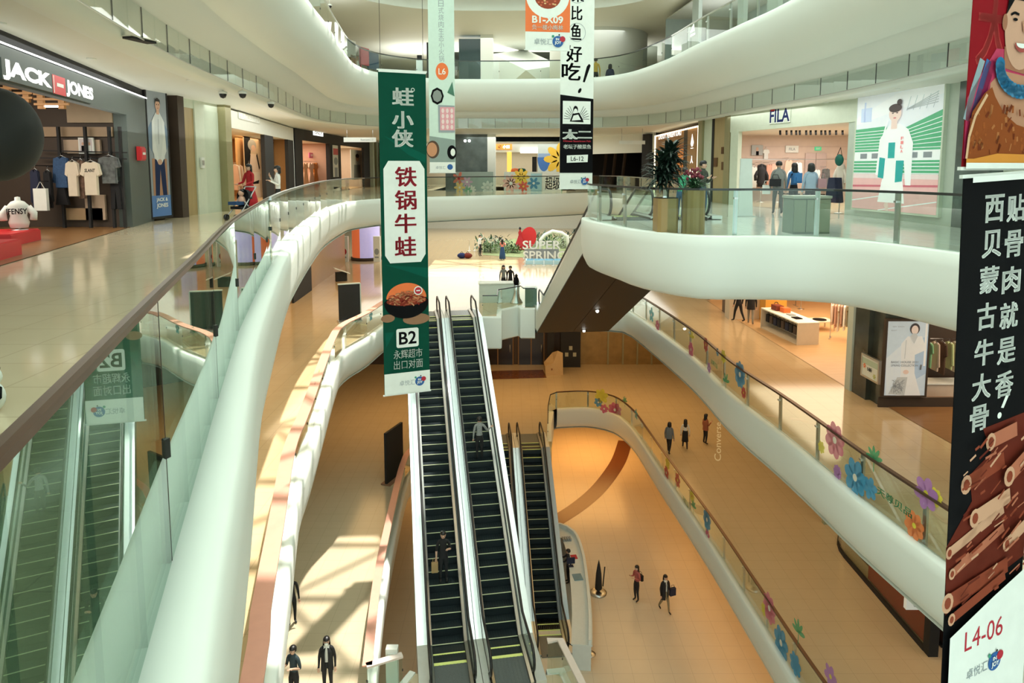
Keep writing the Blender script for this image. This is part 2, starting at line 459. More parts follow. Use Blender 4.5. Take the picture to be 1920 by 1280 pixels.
SHEENST = tiles('sky_sheen_terrace_stone', (.62, .64, .58), (.70, .71, .65), 1.2, .09)  # paler floor sheet, sky reflection on the terrace put into its colour
b = MB(); b.flat(xy(ET0)[3:-6]+[(11.6, 13), (11.6, 19), (11.1, 23), (9.5, 29), (9, 33), (7, 33), (6.6, 22.6), (2.5, 22.6)], .008); struct('floor', b, SHEENST)
# soffits (ceilings of the floor below)
for poly, holes, z, m in ((POLY0, [VOID2], -1.3, CEIL), (POLY1, [], Z1-1.3, CEIL), (POLY2, [], Z2-1.3, CEIL)):
    b = MB(); flat_h(b, [poly]+holes, z, False); struct('ceiling', b, m)
b = MB(); flat_h(b, [xy(offset(EU, -2.3))+OUT, void2(2)], ZU-2.17, False); struct('ceiling', b, CEIL)
# upper storey ceiling with its own void
EV = offset(EU, -.5)
b = MB(); flat_h(b, [xy(offset(EV, -1.5))+OUT, void2(5)], ZT-2.0, False); flat_h(b, [xy(EV)+OUT, void2(5)], ZT, True); struct('ceiling', b, CEIL)
# edges of the slabs: white rolled bands
PROF = [(-.02, .0), (-.02, .05), (.17, .05), (.205, .02), (.22, -.2), (.21, -.62), (.14, -.98), (.02, -1.2), (-.16, -1.29), (-.6, -1.32)]
PROFU = [(-.02, 0), (-.02, .28), (.12, .28), (.2, .22), (.24, 0), (.16, -.45), (-.08, -.9), (-.42, -1.2), (-.8, -1.34), (-.84, -1.34), (-.86, -1.52), (-1.72, -1.62), (-1.72, -1.63), (-1.95, -1.63), (-1.95, -2.19), (-2.5, -2.19)]
def band(path, z, prof, n=1):
    b = MB(); b.smooth = True
    b.sweep([(p[0], p[1], z) for p in path], prof); return struct('trim_%d' % n, b, WHITE)
band(EL0, 0, PROF, 1); band(EB0, 0, PROF, 1)
PROFT = [(o, v*1.12 if v < -.1 else v) for o, v in PROF]
band(ET0, 0, PROFT, 1)
band(EU, ZU, PROFU, 2)
band(EV, ZT, PROFU[:9]+[(-1.5, -1.5), (-1.5, -2.0)], 3)
band(EL1, Z1, PROF, 4); band(ER1, Z1, PROF, 4)
EC1S = EC1
PROFB = [(-.02, 0), (-.02, .04), (.22, .04), (.24, .0), (.24, -1.5), (.18, -1.56), (-.6, -1.56)]
def sharp(path, z, prof, n):
    """band with mitred corners for box-like slab ends"""
    b = MB(); m = len(prof); rings = []
    k = len(path)
    for i, p in enumerate(path):
        ns = []
        for a, c in ((i-1, i), (i, i+1)):
            if 0 <= a and c < k:
                d = (path[c]-path[a]).normalized(); ns.append(Vector((d.y, -d.x, 0)))
        nn = sum(ns, Vector()).normalized(); f = 1/max(.4, nn.dot(ns[0]))
        rings.append([(p[0]+nn.x*o*f, p[1]+nn.y*o*f, z+v) for o, v in prof])
    b.add([v for r in rings for v in r], [(i*m+j, (i+1)*m+j, (i+1)*m+j+1, i*m+j+1) for i in range(k-1) for j in range(m-1)])
    return struct('trim_%d' % n, b, WHITE)
sharp(EC1, Z1, PROFB, 5)
band(EL2, Z2, PROF, 6); band(ER2, Z2, PROF, 6); sharp(EK2[:3], Z2, PROFB, 6); sharp(EN2, Z2, PROF, 6)
sharp([Vector((-2.9, 19.2, 0)), Vector((-3.2, 18.5, 0)), Vector(EL2[0])], Z2, PROF, 6)
# outer shell
b = MB(); b.box2((-22.3, -20, Z3), (-22, 88, 18.5)); struct('wall_left', b, WHITE)
b = MB(); b.box2((22, -20, Z3), (22.3, 88, 18.5)); struct('wall_right', b, WHITE)
b = MB(); b.box2((-22.3, 88, Z3), (22.3, 88.3, 18.5)); struct('wall_far', b, WHITE)
b = MB()
for x0, x1, y0, y1 in ((-22, -10, -20, 88), (10, 22, -20, 88), (-10, 10, 46, 52), (-10, 10, 70, 88), (4, 10, 52, 70), (-10, -6, 52, 70)):
    b.box2((x0, y0, 18.2), (x1, y1, 18.4))
struct('ceiling', b, CEIL)
FROST = bpy.data.materials.new('unseen_roof_diffuser'); FROST.use_nodes = True
_n = FROST.node_tree; _n.nodes.remove(_n.nodes['Principled BSDF']); _t = _n.nodes.new('ShaderNodeBsdfTranslucent'); _t.inputs[0].default_value = (.9, .95, .93, 1); _n.links.new(_t.outputs[0], _n.nodes['Material Output'].inputs[0])
b = MB(); b.box2((1.2, 19.6, 18.25), (10, 46, 18.3)); b.box2((-10, -20, 18.25), (10, 11.4, 18.3)); b.box2((-10, 13.4, 18.25), (10, 19.6, 18.3)); b.box2((-10, 11.4, 18.25), (-4.2, 13.4, 18.3)); b.box2((-1.8, 11.4, 18.25), (10, 13.4, 18.3)); struct('ceiling', b, FROST)  # unseen panels added to keep sun off the terrace and soften daylight
b = MB()   # roof-light lattice
for y0, y1 in ((-20, 46), (52, 70)):
    y = y0
    while y <= y1:
        b.box2((-10, y-.1, 17.8), (10, y+.1, 18.2)); y += 3.5
    for x in (-10, -6.67, -3.33, 0, 3.33, 6.67, 10):
        pass
    n = int((y1-y0)/3.5)
    for i in range(n):
        for j in range(-3, 3):
            x = j*3.33; a = y0+i*3.5
            s = 1 if (i+j) % 2 else -1
            b.bar((x, a if s > 0 else a+3.5, 18), (x+3.33, a+3.5 if s > 0 else a, 18), .16, .35)
struct('trim_7', b, WHITE)

# ------------------------------------------------------------------ smoke barriers under the upper slab
def resample(path, step):
    out = [Vector(path[0])]; acc = 0
    for a, c in zip(path[:-1], path[1:]):
        a, c = Vector(a), Vector(c); L = (c-a).length; t = step-acc
        while t <= L:
            out.append(a+(c-a)*(t/L)); t += step
        acc = (acc+L) % step
    if (out[-1]-Vector(path[-1])).length > .15: out.append(Vector(path[-1]))
    return out
PATHS_SMOKE = offset(EU, -1.66)
iL = max(i for i, p in enumerate(EU) if p.y < 31 and p.x < 0); iR = min(i for i, p in enumerate(EU) if p.y < 31 and p.x > 0)
iB = iL
def smoke(path, label):
    t = thing('smoke_barrier', label, 'smoke barrier', path[0]+Vector((0, 0, ZU-2.19)), group='hanging glass smoke barriers')
    R = resample(path, .75); o = t.location
    for a, c in zip(R[:-1], R[1:]):
        b = MB(); d = (c-a).normalized()*.006
        b.bar(Vector((a.x+d.x-o.x, a.y+d.y-o.y, .27)), Vector((c.x-d.x-o.x, c.y-d.y-o.y, .27)), .012, .54)
        b.build('glass_panel', SMOKE, t)
    for q in R[::2][:95]:
        b = MB(); b.box((q.x-o.x, q.y-o.y, .28), (.018, .018, .52)); b.build('joint_strip', DSTEEL, t)
    b = MB()
    b.tube([(p.x-o.x, p.y-o.y, 0) for p in R], .014, 5); b.build('bottom_rail', STEEL, t)
smoke(PATHS_SMOKE[int(len(PATHS_SMOKE)*.04):iL+1], 'hanging glass smoke barrier curving along the left walkway ceiling')
smoke(PATHS_SMOKE[iL:iR+1], 'hanging glass smoke barrier across the far end above the bridge')
smoke(PATHS_SMOKE[iR:-8], 'hanging glass smoke barrier along the right ceiling before the sportswear shop')

# ------------------------------------------------------------------ glass balustrades
RAILS = {}
def railing(key, path, z, label, h=1.1, step=1.6, rail=STEEL, gm=GLASS, post=None, rw=.05, group='glass balustrades', base=.05, o=.02, rh=.05, start=0):
    t = thing('glass_railing', label, 'railing', (path[0][0], path[0][1], z), group=group)
    org = Vector(t.location)
    P = offset([Vector(p) for p in path], o)
    R = resample(P, step)
    panels = []
    for a, c in zip(R[:-1], R[1:]):
        d = (c-a).normalized()*.008
        p, q = Vector((a.x+d.x, a.y+d.y, z)), Vector((c.x-d.x, c.y-d.y, z))
        b = MB(); mid = Vector((0, 0, base+(h-.03-base)/2)) - org
        b.bar(p+mid, q+mid, .014, h-.03-base)
        b.build('glass_panel', gm, t)
        panels.append((p, q))
    b = MB(); b.sweep([(p.x-org.x, p.y-org.y, h) for p in P], [(-rw/2, -rh), (rw/2, -rh), (rw/2, 0), (-rw/2, 0)], closed=True)
    b.build('handrail', rail, t)
    for i, p in enumerate(R):
        b = MB(); q = Vector((p.x-org.x, p.y-org.y, 0))
        if post:
            dd = (R[min(i+1, len(R)-1)]-R[max(i-1, 0)]).normalized(); nn = Vector((-dd.y, dd.x, 0))*.09
            b.bar(q+nn+Vector((0, 0, .0)), q+nn*.7+Vector((0, 0, h-.05)), .05, .10, up=(dd.x, dd.y, 0))
            b.box(q+nn*.4+Vector((0, 0, h*.8)), (.09, .09, .04))
            b.build('post', post, t)
        else:
            b.box(q+Vector((0, 0, h*.55)), (.03, .03, .06))
            b.build('clamp', DSTEEL, t)
    RAILS[key] = (t, panels, z, h)
    return t
k0 = min(range(len(EL0)), key=lambda i: abs(EL0[i].y-2.55)); kA = min(range(len(EL0)), key=lambda i: abs(EL0[i].y-10.6))
kB = min(range(len(EL0)), key=lambda i: abs(EL0[i].y-33.3))
def near_rail():
    t = thing('glass_railing', 'nearest glass balustrade with dark bronze handrail in front of the left walkway', 'railing', (EL0[k0].x, EL0[k0].y, 0), group='glass balustrades')
    org = Vector(t.location); P = offset(EL0[2:kA+1], .0)
    R0 = resample(P[k0-2:], 2.0); R1 = resample(list(reversed(P[:k0-1])), 2.0)
    for R in (R0, R1):
        for a, c in zip(R[:-1], R[1:]):
            d = (c-a).normalized()*.009; b = MB(); mid = Vector((0, 0, .53))-Vector((org.x, org.y, 0))
            n = 4
            for i in range(n):
                p = a+d+(c-a-2*d)*(i/n); q = a+d+(c-a-2*d)*((i+1)/n)
                b.bar(p+mid, q+mid, .018, 1.06)
            b.build('glass_panel', GLASSD, t)
    for q in R0[:-1]:
        b = MB(); b.bar((q.x-org.x, q.y-org.y, 0), (q.x-org.x, q.y-org.y, 1.06), .012, .022, up=(0, 1, 0))
        b.build('joint_strip', BLACK, t)
        b = MB(); b.box((q.x-org.x, q.y-org.y, .50), (.030, .04, .075), -.3); b.build('clamp', DSTEEL, t)
    b = MB(); b.sweep([(p.x-org.x, p.y-org.y, 1.1) for p in P], [(-.014, -.035), (.014, -.035), (.016, -.012), (.010, 0), (-.010, 0), (-.016, -.012)], closed=True); b.build('handrail', BROWNR, t)
near_rail()
railing('L0b', EL0[kA:kB+1], 0, 'curved glass balustrade of the left walkway beyond the nearest one', step=1.9, rail=STEEL)
railing('L0c', EL0[kB:], 0, 'glass balustrade along the front of the white bridge', step=2.2, rail=DSTEEL)
railing('T0', ET0, 0, 'glass balustrade with steel posts around the right terrace', step=1.75, rail=DSTEEL, post=STEEL)
railing('B0', EB0, 0, 'glass balustrade between the bridge and the terrace escalators', step=1.75, rail=STEEL)
railing('UL', EU[8:iL+1], ZU, 'glass balustrade curving along the upper left floor', step=2, base=.28, h=1.25)
railing('UB', EU[iL:iR+1], ZU, 'glass balustrade across the far end of the upper floor', step=2.2, base=.28, h=1.25, rail=DSTEEL)
railing('UR', EU[iR:-8], ZU, 'glass balustrade along the upper right floor', step=2, base=.28, h=1.25, post=STEEL)
railing('L1', EL1, Z1, 'glass balustrade with rose copper handrail one floor below on the left', step=2, rail=PINKR, rw=.28, rh=.04)
railing('C1', EC1, Z1, 'short angled glass balustrade beside the head of the big escalators', step=1.3, rail=DSTEEL)
railing('R1', ER1, Z1, 'flowered glass balustrade along the middle right walkway', step=2.0, rail=BROWNR, rw=.10, post=STEEL)
railing('L2', EL2[:-4], Z2, 'glass balustrade with rose copper handrail two floors below on the left', step=2, rail=PINKR, rw=.28, rh=.04)
railing('R2', ER2, Z2, 'flowered glass balustrade along the lower right walkway', step=2.0, rail=BROWNR, rw=.10, post=STEEL)
railing('K2', EK2, Z2, 'short glass balustrade at the head of the smaller escalators', step=1.5, rail=DSTEEL)
railing('N2', EN2[2:], Z2, 'pale guard rail right of the foot of the big escalators', step=1.7, rail=mat('pale_pink_rail', (.70, .60, .54), .5), rw=.2, rh=.06)
railing('M2', [Vector((-3.15, 18.55, 0)), Vector(EL2[0])], Z2, 'pale guard rail left of the foot of the big escalators', step=1.7, rail=mat('pale_pink_rail', (.70, .60, .54), .5), rw=.2, rh=.06)

# ------------------------------------------------------------------ escalators
def escalator(T, B, label, inner, group, mats=None, lane=0):
    """T, B: comb centres at head and foot; inner = +1/-1: which side (local y) meets the twin"""
    T, B = Vector(T), Vector(B); d = B-T; L = hypot(d.x, d.y); H = -d.z
    clad = mats or STEELW
    t = thing('escalator', label, 'escalator', T, atan2(d.y, d.x), group)
    F = .8
    def zz(s):
        if s < F: return 0.0
        if s > L-F: return -H
        u = (s-F)/(L-2*F); e = .06
        return -H*u
    # steps
    n = int(L/.4)
    tread = mat('step_tread', (.012, .02, .023), .35, .2, noise=(40, .5)); nose = mat('step_edge_yellow', (.62, .66, .42), .4); nose2 = mat('step_edge_bright', (.85, .92, .30), .4)
    me = {}
    for kind in (0, 1):
        b = MB()
        b.box((-.2, 0, -.13), (.4, 1.0, .26), mi=0)
        for k in range(12): b.box((-.2, -.46+k*.0836, .004), (.36, .03, .008), mi=0)
        b.box((-.012, 0, .004), (.03 if kind == 0 else .06, 1.0, .014), mi=1)
        o = b.build('step', [tread, nose2 if kind else nose], t); me[kind] = o.data
        if kind == 1: bpy.data.objects.remove(o)
        else: first = o
    for k in range(1, n+1):
        s = k*.4
        if k == 1: o = first
        else: o = first.copy(); COL.objects.link(o); o.parent = t
        hi = k <= 3 or k > n-2
        o.data = me[1 if hi else 0]
        o.location = (s, 0, zz(s))
    S = [-1.3, 0, F]+[F+(L-2*F)*i/6 for i in range(1, 7)]+[L, L+1.3]
    def strip(name, prof, m, s0=-1.3, s1=None, closed=True):
        b = MB(); ss = [s for s in S if s0 <= s <= (L+1.3 if s1 is None else s1)]
        k = len(prof)
        vs = [(s, y, zz(min(max(s, 0), L))+z) for s in ss for y, z in prof]
        fs = [(i*k+j, (i+1)*k+j, (i+1)*k+(j+1) % k, i*k+(j+1) % k) for i in range(len(ss)-1) for j in range(k)]
        fs += [tuple(range(k)), tuple((len(ss)-1)*k+j for j in reversed(range(k)))]
        b.add(vs, fs); return b.build(name, m, t)
    for sg in (-1, 1):
        out = .86 if sg == inner else .98
        strip('skirt_panel', [(sg*.5, -.2), (sg*.52, -.2), (sg*.52, .09), (sg*.5, .09)], DSTEEL)
        strip('inner_deck', [(sg*.51, .09), (sg*.60, .13), (sg*.60, .09), (sg*.53, .05)], STEEL)
        strip('deck_cover', [(sg*.66, .13), (sg*out, .13), (sg*out, .03), (sg*.66, .03)], STEELW)
        # balustrade panel with rounded newel ends and the handrail round it
        low = .1; top = .86
        path = []
        c0 = (-.75, .48)
        for i in range(9):
            a = pi*1.5-pi*i/8
            path.append((c0[0]+.38*cos(a), c0[1]+.38*sin(a)))
        for s in S[1:-1]: path.append((s, zz(s)+top))
        for i in range(9):
            a = pi/2-pi*i/8
            path.append((L+.75+.38*cos(a), zz(L)+.48+.38*sin(a)))
        b = MB()
        b.tube([(s, sg*.64, z+.03) for s, z in path], .042, 8); b.build('handrail', BLACK, t)
        b = MB(); up = path[5:-5]; vs = []
        for s, z in up:
            vs += [(s, sg*.632, zz(min(max(s, 0), L))+low), (s, sg*.632, z), (s, sg*.648, zz(min(max(s, 0), L))+low), (s, sg*.648, z)]
        fs = []
        for i in range(len(up)-1):
            a = i*4
            fs += [(a, a+4, a+5, a+1), (a+2, a+3, a+7, a+6), (a+1, a+5, a+7, a+3)]
        b.add(vs, fs); b.build('balustrade_panel', GLASS, t)
        strip('handrail_base', [(sg*.60, .13), (sg*.66, .13), (sg*.66, .05), (sg*.60, .05)], DSTEEL)
        if sg != inner:
            strip('side_cladding', [(sg*.94, .03), (sg*.98, .03), (sg*.98, -1.0), (sg*.94, -1.0)], clad)
    strip('truss_soffit', [(-.98 if inner > 0 else -.86, -1.0), (.86 if inner > 0 else .98, -1.0), (.86 if inner > 0 else .98, -1.06), (-.98 if inner > 0 else -.86, -1.06)], BROWNS)
    plate = mat('landing_grid_steel', (.16, .18, .18), .4, .7, noise=(60, .5))
    for s, z in ((-.68, 0), (L+.68, -H)):
        b = MB(); b.box((s, 0, z+.012), (1.36, 1.0, .03))
        for k in range(9): b.box((s, -.44+k*.11, z+.03), (1.3, .04, .008))
        b.box((s+(.66 if s < 0 else -.66), 0, z+.03), (.07, 1.0, .012), mi=1)
        b.build('landing_plate', [plate, nose2], t)
    return t
def pair(Tc, Bc, la, lb, group, clad=None):
    """two escalators side by side"""
    Tc, Bc = Vector(Tc), Vector(Bc); d = (Bc-Tc); d.z = 0; d.normalize(); sd = Vector((-d.y, d.x, 0))   # sd = local +y
    w = .87
    a = escalator(Tc-sd*w, Bc-sd*w, la, +1, group, clad); c = escalator(Tc+sd*w, Bc+sd*w, lb, -1, group, clad)
    return a, c
E1T = Vector((-3.4, 33.6, Z1)); E1B = Vector((-1.02, 19.75, Z2))
E2T = Vector((.12, 36.5, Z2)); E2B = Vector((.76, 27.8, Z3))
E3T = Vector((4.35, 21.9, 0)); E3B = Vector((3.05, 35.7, Z1))
pair(E1T, E1B, 'left lane of the big twin escalators beneath the green banner', 'right lane of the big twin escalators beneath the green banner', 'big twin escalators')
pair(E2T, E2B, 'left lane of the lower twin escalators, mostly hidden by the big pair', 'right lane of the lower twin escalators beside the white counter', 'lower twin escalators')
CREAM = mat('cream_cladding', (.66, .67, .59), .5)
pair(E3T, E3B, 'left lane of the enclosed escalators going down from the right terrace', 'right lane of the enclosed escalators going down from the right terrace', 'terrace twin escalators', CREAM)

# ================================================================== hanging banners
CW = paint(.80, .83, .78, .6); CG = paint(.0, .062, .036, .6); CG2 = paint(.0, .09, .058, .6); CRD = paint(.45, .010, .03, .6)
CBK = paint(.004, .004, .005, .8); CGY = paint(.30, .34, .36, .6); CBL = paint(.01, .10, .34, .5); COR = paint(.82, .17, .035, .6)
def joy_logo(a, cx, cz, s):
    """round mall emblem with satellites, and the outline lettering before it"""
    a.text('卓悦汇', cx-s*2.55, cz-s*.05, s*3.1, s*1.05, CGY, -.012)
    a.ell(cx, cz, s*.95, s*.95, CBL)
    a.ell(cx+s*.80, cz+s*.42, s*.48, s*.48, CRD)
    a.ell(cx-s*.85, cz+s*.85, s*.22, s*.22, paint(.05, .3, .2)); a.ell(cx+s*.2, cz+s*1.1, s*.13, s*.13, CBK)
    a.text('IN', cx-s*.1, cz+s*.38, s*.55, s*.4, CW, .03); a.text('JOY', cx, cz-s*.25, s*1.15, s*.65, CW, .03)
def banner(name, label, left_px, y_top, y_bot, depth, width, yaw, cloth, art, cable=True):
    """vertical cloth hung by two cords; art(a, W, H) prints it; local x right, z up from the lower hem"""
    p = aty(left_px, y_bot, depth); q = aty(left_px, y_top, depth); H = q.z-p.z
    t = thing(name, label, 'banner', p, yaw, 'hanging banners')
    a = Art()
    a.plate([(0, 0), (width, 0), (width, H), (0, H)], 0, .006, a.slot(cloth))
    art(a, width, H)
    a.done('cloth', t)
    for z in (0, H):
        b = MB(); b.box((width/2, .003, z), (width+.06, .03, .03)); b.build('hem_rod', CW if name == 'banner' else STEEL, t)
    if cable:
        b = MB()
        for x in (.06, width-.06): b.tube([(x, .003, H), (x, .003, 17.8-p.z)], .006, 5)
        b.build('hanging_wire', DSTEEL, t)
    return t
def green_art(a, W, H):
    def P(X, Y): return ((X-(38+(Y-22)/1223*27))/172*W, (1245-Y)/1223*H)
    def T(t, X0, Y0, X1, Y1, m, bold=.02):
        x0, z1 = P(X0, Y0); x1, z0 = P(X1, Y1); a.text(t, (x0+x1)/2, (z0+z1)/2, x1-x0, z1-z0, m, bold, True)
    a.lay += 1
    for pts in (((60, 260), (214, 330), (212, 360), (150, 330)), ((64, 740), (225, 760), (225, 800), (150, 770)), ((66, 1000), (100, 1000), (70, 1060))):
        a.shape([P(*p) for p in pts], CG2, True)
    x0, z0 = P(66, 735); x1, z1 = P(208, 352); c = .12
    a.shape([(x0+c, z0), (x1-c, z0), (x1, z0+c*1.6), (x1, z1-c*1.6), (x1-c, z1), (x0+c, z1), (x0, z1-c*1.6), (x0, z0+c*1.6)], CW)
    a.lay += 1
    for ch, y in zip('蛙小侠', (85, 170, 238)): T(ch, 90, y, 165, y+62, CW, .03)
    x, z = P(163, 90); a.ring(x, z, .045, .014, CW)
    a.lay += 1
    for ch, y in zip('铁锅牛蛙', (375, 462, 550, 637)): T(ch, 101, y, 179, y+72, CRD, .022)
    x, z = P(145, 872); a.ell(x, z, .50, .38, COR, a0=0, a1=pi)
    x, z = P(85, 945); a.ell(x-.06, z, .17, .10, paint(.30, .16, .09)); x, z = P(190, 955); a.ell(x-.05, z, .34, .14, paint(.30, .16, .09))
    x, z = P(145, 885); a.ell(x, z, .555, .42, CBK, a0=pi, a1=2*pi); a.ell(x, z, .555, .13, CBK); a.ell(x, z+.02, .50, .12, paint(.20, .03, .012))
    a.lay += 1
    rnd = random.Random(3)
    for i in range(80):
        ang = rnd.uniform(0, 2*pi); r = sqrt(rnd.random()); px, pz = x+r*.44*cos(ang), z+.07+r*.17*sin(ang)
        d = rnd.uniform(-.9, .9)
        a.line([(px-.07*cos(d), pz-.05*sin(d)), (px, pz+.02), (px+.07*cos(d), pz+.05*sin(d))], .028, (paint(.42, .08, .025), paint(.55, .27, .12), paint(.22, .02, .012), paint(.50, .15, .05))[i % 4], True)
    x, z = P(188, 845); a.ell(x, z, .11, .11, CW); a.ell(x, z, .085, .085, CRD); a.rect(x-.05, z-.014, x+.05, z+.014, CW)
    x0, z0 = P(108, 1062); x1, z1 = P(190, 988); a.round(x0, z0, x1, z1, .05, CW)
    a.lay += 1; T('B2', 116, 1000, 183, 1050, CBK, .02)
    T('永辉超市', 97, 1070, 206, 1105, CW, .008); T('出口对面', 98, 1111, 208, 1146, CW, .008)
    x0, z0 = P(64, 1243); x1, z1 = P(238, 1160); a.rect(0, .02, W, z1, CW)
    joy_logo(a, W*.77, z1*.52, .125)
    a.rect(0, H-.06, W, H, CW)
banner('banner', 'long green hanging banner with red lettering on a white panel', 721, 130, 742, 16.6, 1.15, radians(22), CG, green_art)

def fish_art(a, W, H):
    u = W/180
    def T(t, X0, Y0, X1, Y1, m, bold=.02): a.text(t, ((X0+X1)/2-783)*u, (1030-(Y0+Y1)/2)*s, (X1-X0)*u, (Y1-Y0)*s, m, bold, True)
    s = (aty(1050, 0, 23.2).z-aty(1050, 354, 23.2).z)/1030
    Z = lambda y: (1030-y)*s
    X = lambda x: (x-783)*u
    a.lay += 1
    for ch, x0, y0, x1, y1 in (('酸', 845, -190, 900, -110), ('菜', 842, -85, 905, 5), ('比', 840, 28, 897, 102), ('鱼', 838, 122, 893, 208), ('好', 815, 240, 897, 328), ('吃', 792, 335, 890, 428)):
        T(ch, x0, y0, x1, y1, CBK, .022)
    a.shape([(X(938), Z(335)), (X(946), Z(345)), (X(915), Z(438)), (X(904), Z(436)), (X(925), Z(350))], CBK); a.ell(X(888), Z(484), .05, .09, CBK, rot=-.5, same=True)
    a.ring(X(868), Z(-38), .30, .014, CGY); a.ring(X(870), Z(168), .30, .014, CGY)
    a.shape([(0, Z(940)), (W, Z(940)), (W, Z(528)), (0, Z(508))], CBK)
    a.rect(X(797), Z(668), X(948), Z(542), CW)
    a.lay += 1
    cx, cz = X(872), Z(640)
    for i in range(17):
        an = pi*i/16
        if 5 < i < 11: continue
        a.line([(cx+.22*cos(an), cz+.2*sin(an)), (cx+.44*cos(an), cz+.50*abs(sin(an)))], .016, CBK, True)
    a.ell(X(866), Z(590), .085, .13, CBK); a.ell(X(866), Z(600), .066, .10, CW); a.shape([(X(835), Z(655)), (X(850), Z(612)), (X(885), Z(605)), (X(905), Z(640)), (X(910), Z(658))], CBK)
    a.shape([(X(845), Z(650)), (X(855), Z(622)), (X(880), Z(616)), (X(895), Z(645))], CW)
    a.lay += 1
    T('太二', 800, 700, 952, 752, CW, .06); T('Chinese Sauerkraut Fish', 800, 758, 950, 768, CRD, .02); T('老坛子酸菜鱼', 802, 782, 952, 806, CW, .03)
    a.shape([(X(820), Z(884)), (X(934), Z(880)), (X(936), Z(838)), (X(820), Z(843))], CW); a.lay += 1; T('L6-12', 842, 848, 912, 874, CBK, .01)
    a.lay += 1; joy_logo(a, X(918), Z(988), .125)
banner('banner', 'white and black hanging banner with brush lettering and a fish slogan', 1049, -70, 354, 23.2, 1.16, radians(14), CW, fish_art)

def orange_art(a, W, H):
    s = (aty(985, 0, 18).z-aty(985, 93, 18).z)/270; u = W/236
    Z = lambda y: (270-y)*s
    X = lambda x: (x-600)*u
    a.rect(0, Z(170), W, H, COR)
    a.ell(X(717), Z(-30), .56, .56, CW, 32); a.ell(X(717), Z(-22), .34, .30, paint(.30, .06, .03), 24)
    rnd = random.Random(5); a.lay += 1
    for i in range(26): a.ell(X(717)+rnd.uniform(-.24, .24), Z(-22)+rnd.uniform(-.24, .2), .03, .02, (paint(.6, .12, .05), paint(.7, .45, .2))[i % 2], 8, same=True)
    a.lay += 1
    a.text('B1-X09', X(717), Z(103), .80, .185, CW, .03, True); a.text('负一楼小梅林', X(717), Z(145), .80, .125, CW, .015, True)
    joy_logo(a, X(772), Z(222), .15)
banner('banner', 'orange hanging banner showing a bowl, with a white lower strip', 985, -110, 93, 18, 1.15, radians(8), CW, orange_art)

PALE = paint(.60, .74, .66, .6)
def pale_art(a, W, H):
    s = (aty(806, 0, 30).z-aty(806, 325, 30).z)/945; u = W/128
    Z = lambda y: (945-y)*s
    X = lambda x: (x-74)*u
    a.lay += 1
    for i, ch in enumerate('日式烧肉生态小火锅'): a.text(ch, X(138), Z(20+i*37), .22, .26, CGY, -.01, True)
    a.ell(X(140), Z(385), .27, .36, COR); a.text('L6', X(140), Z(385), .30, .26, CW, .01)
    a.ell(X(115), Z(520), .28, .36, CBK, 8); a.ell(X(115), Z(520), .2, .26, paint(.25, .28, .26), 8)
    a.shape([(X(190), Z(440)), (X(200), Z(520)), (X(165), Z(500))], paint(.08, .2, .14))
    a.shape([(X(120), Z(720)), (X(118), Z(568)), (X(200), Z(572)), (X(200), Z(720))], CGY); a.rect(X(128), Z(708), X(200), Z(580), paint(.72, .32, .36))
    a.lay += 1
    for i in range(4):
        for j in range(3): a.ell(X(142+j*22), Z(600+i*30), .06, .10, paint(.80, .62, .60), 10, same=True)
    a.shape([(0, Z(885)), (0, Z(740)), (X(200), Z(760)), (X(200), Z(885))], paint(.25, .32, .29))
    a.ell(X(90), Z(815), .28, .38, paint(.10, .06, .04)); a.ell(X(86), Z(815), .22, .30, paint(.55, .25, .12)); a.ell(X(185), Z(830), .2, .3, CBK); a.ell(X(190), Z(830), .1, .16, CW)
    a.rect(0, 0, W, Z(885), CW)
    a.text('卓悦汇', X(128), Z(915), .42, .13, CGY, 0); a.ell(X(175), Z(912), .12, .12, CBL)
banner('banner', 'narrow pale mint hanging banner behind the green one', 806, -90, 324, 30, 1.10, radians(6), PALE, pale_art)

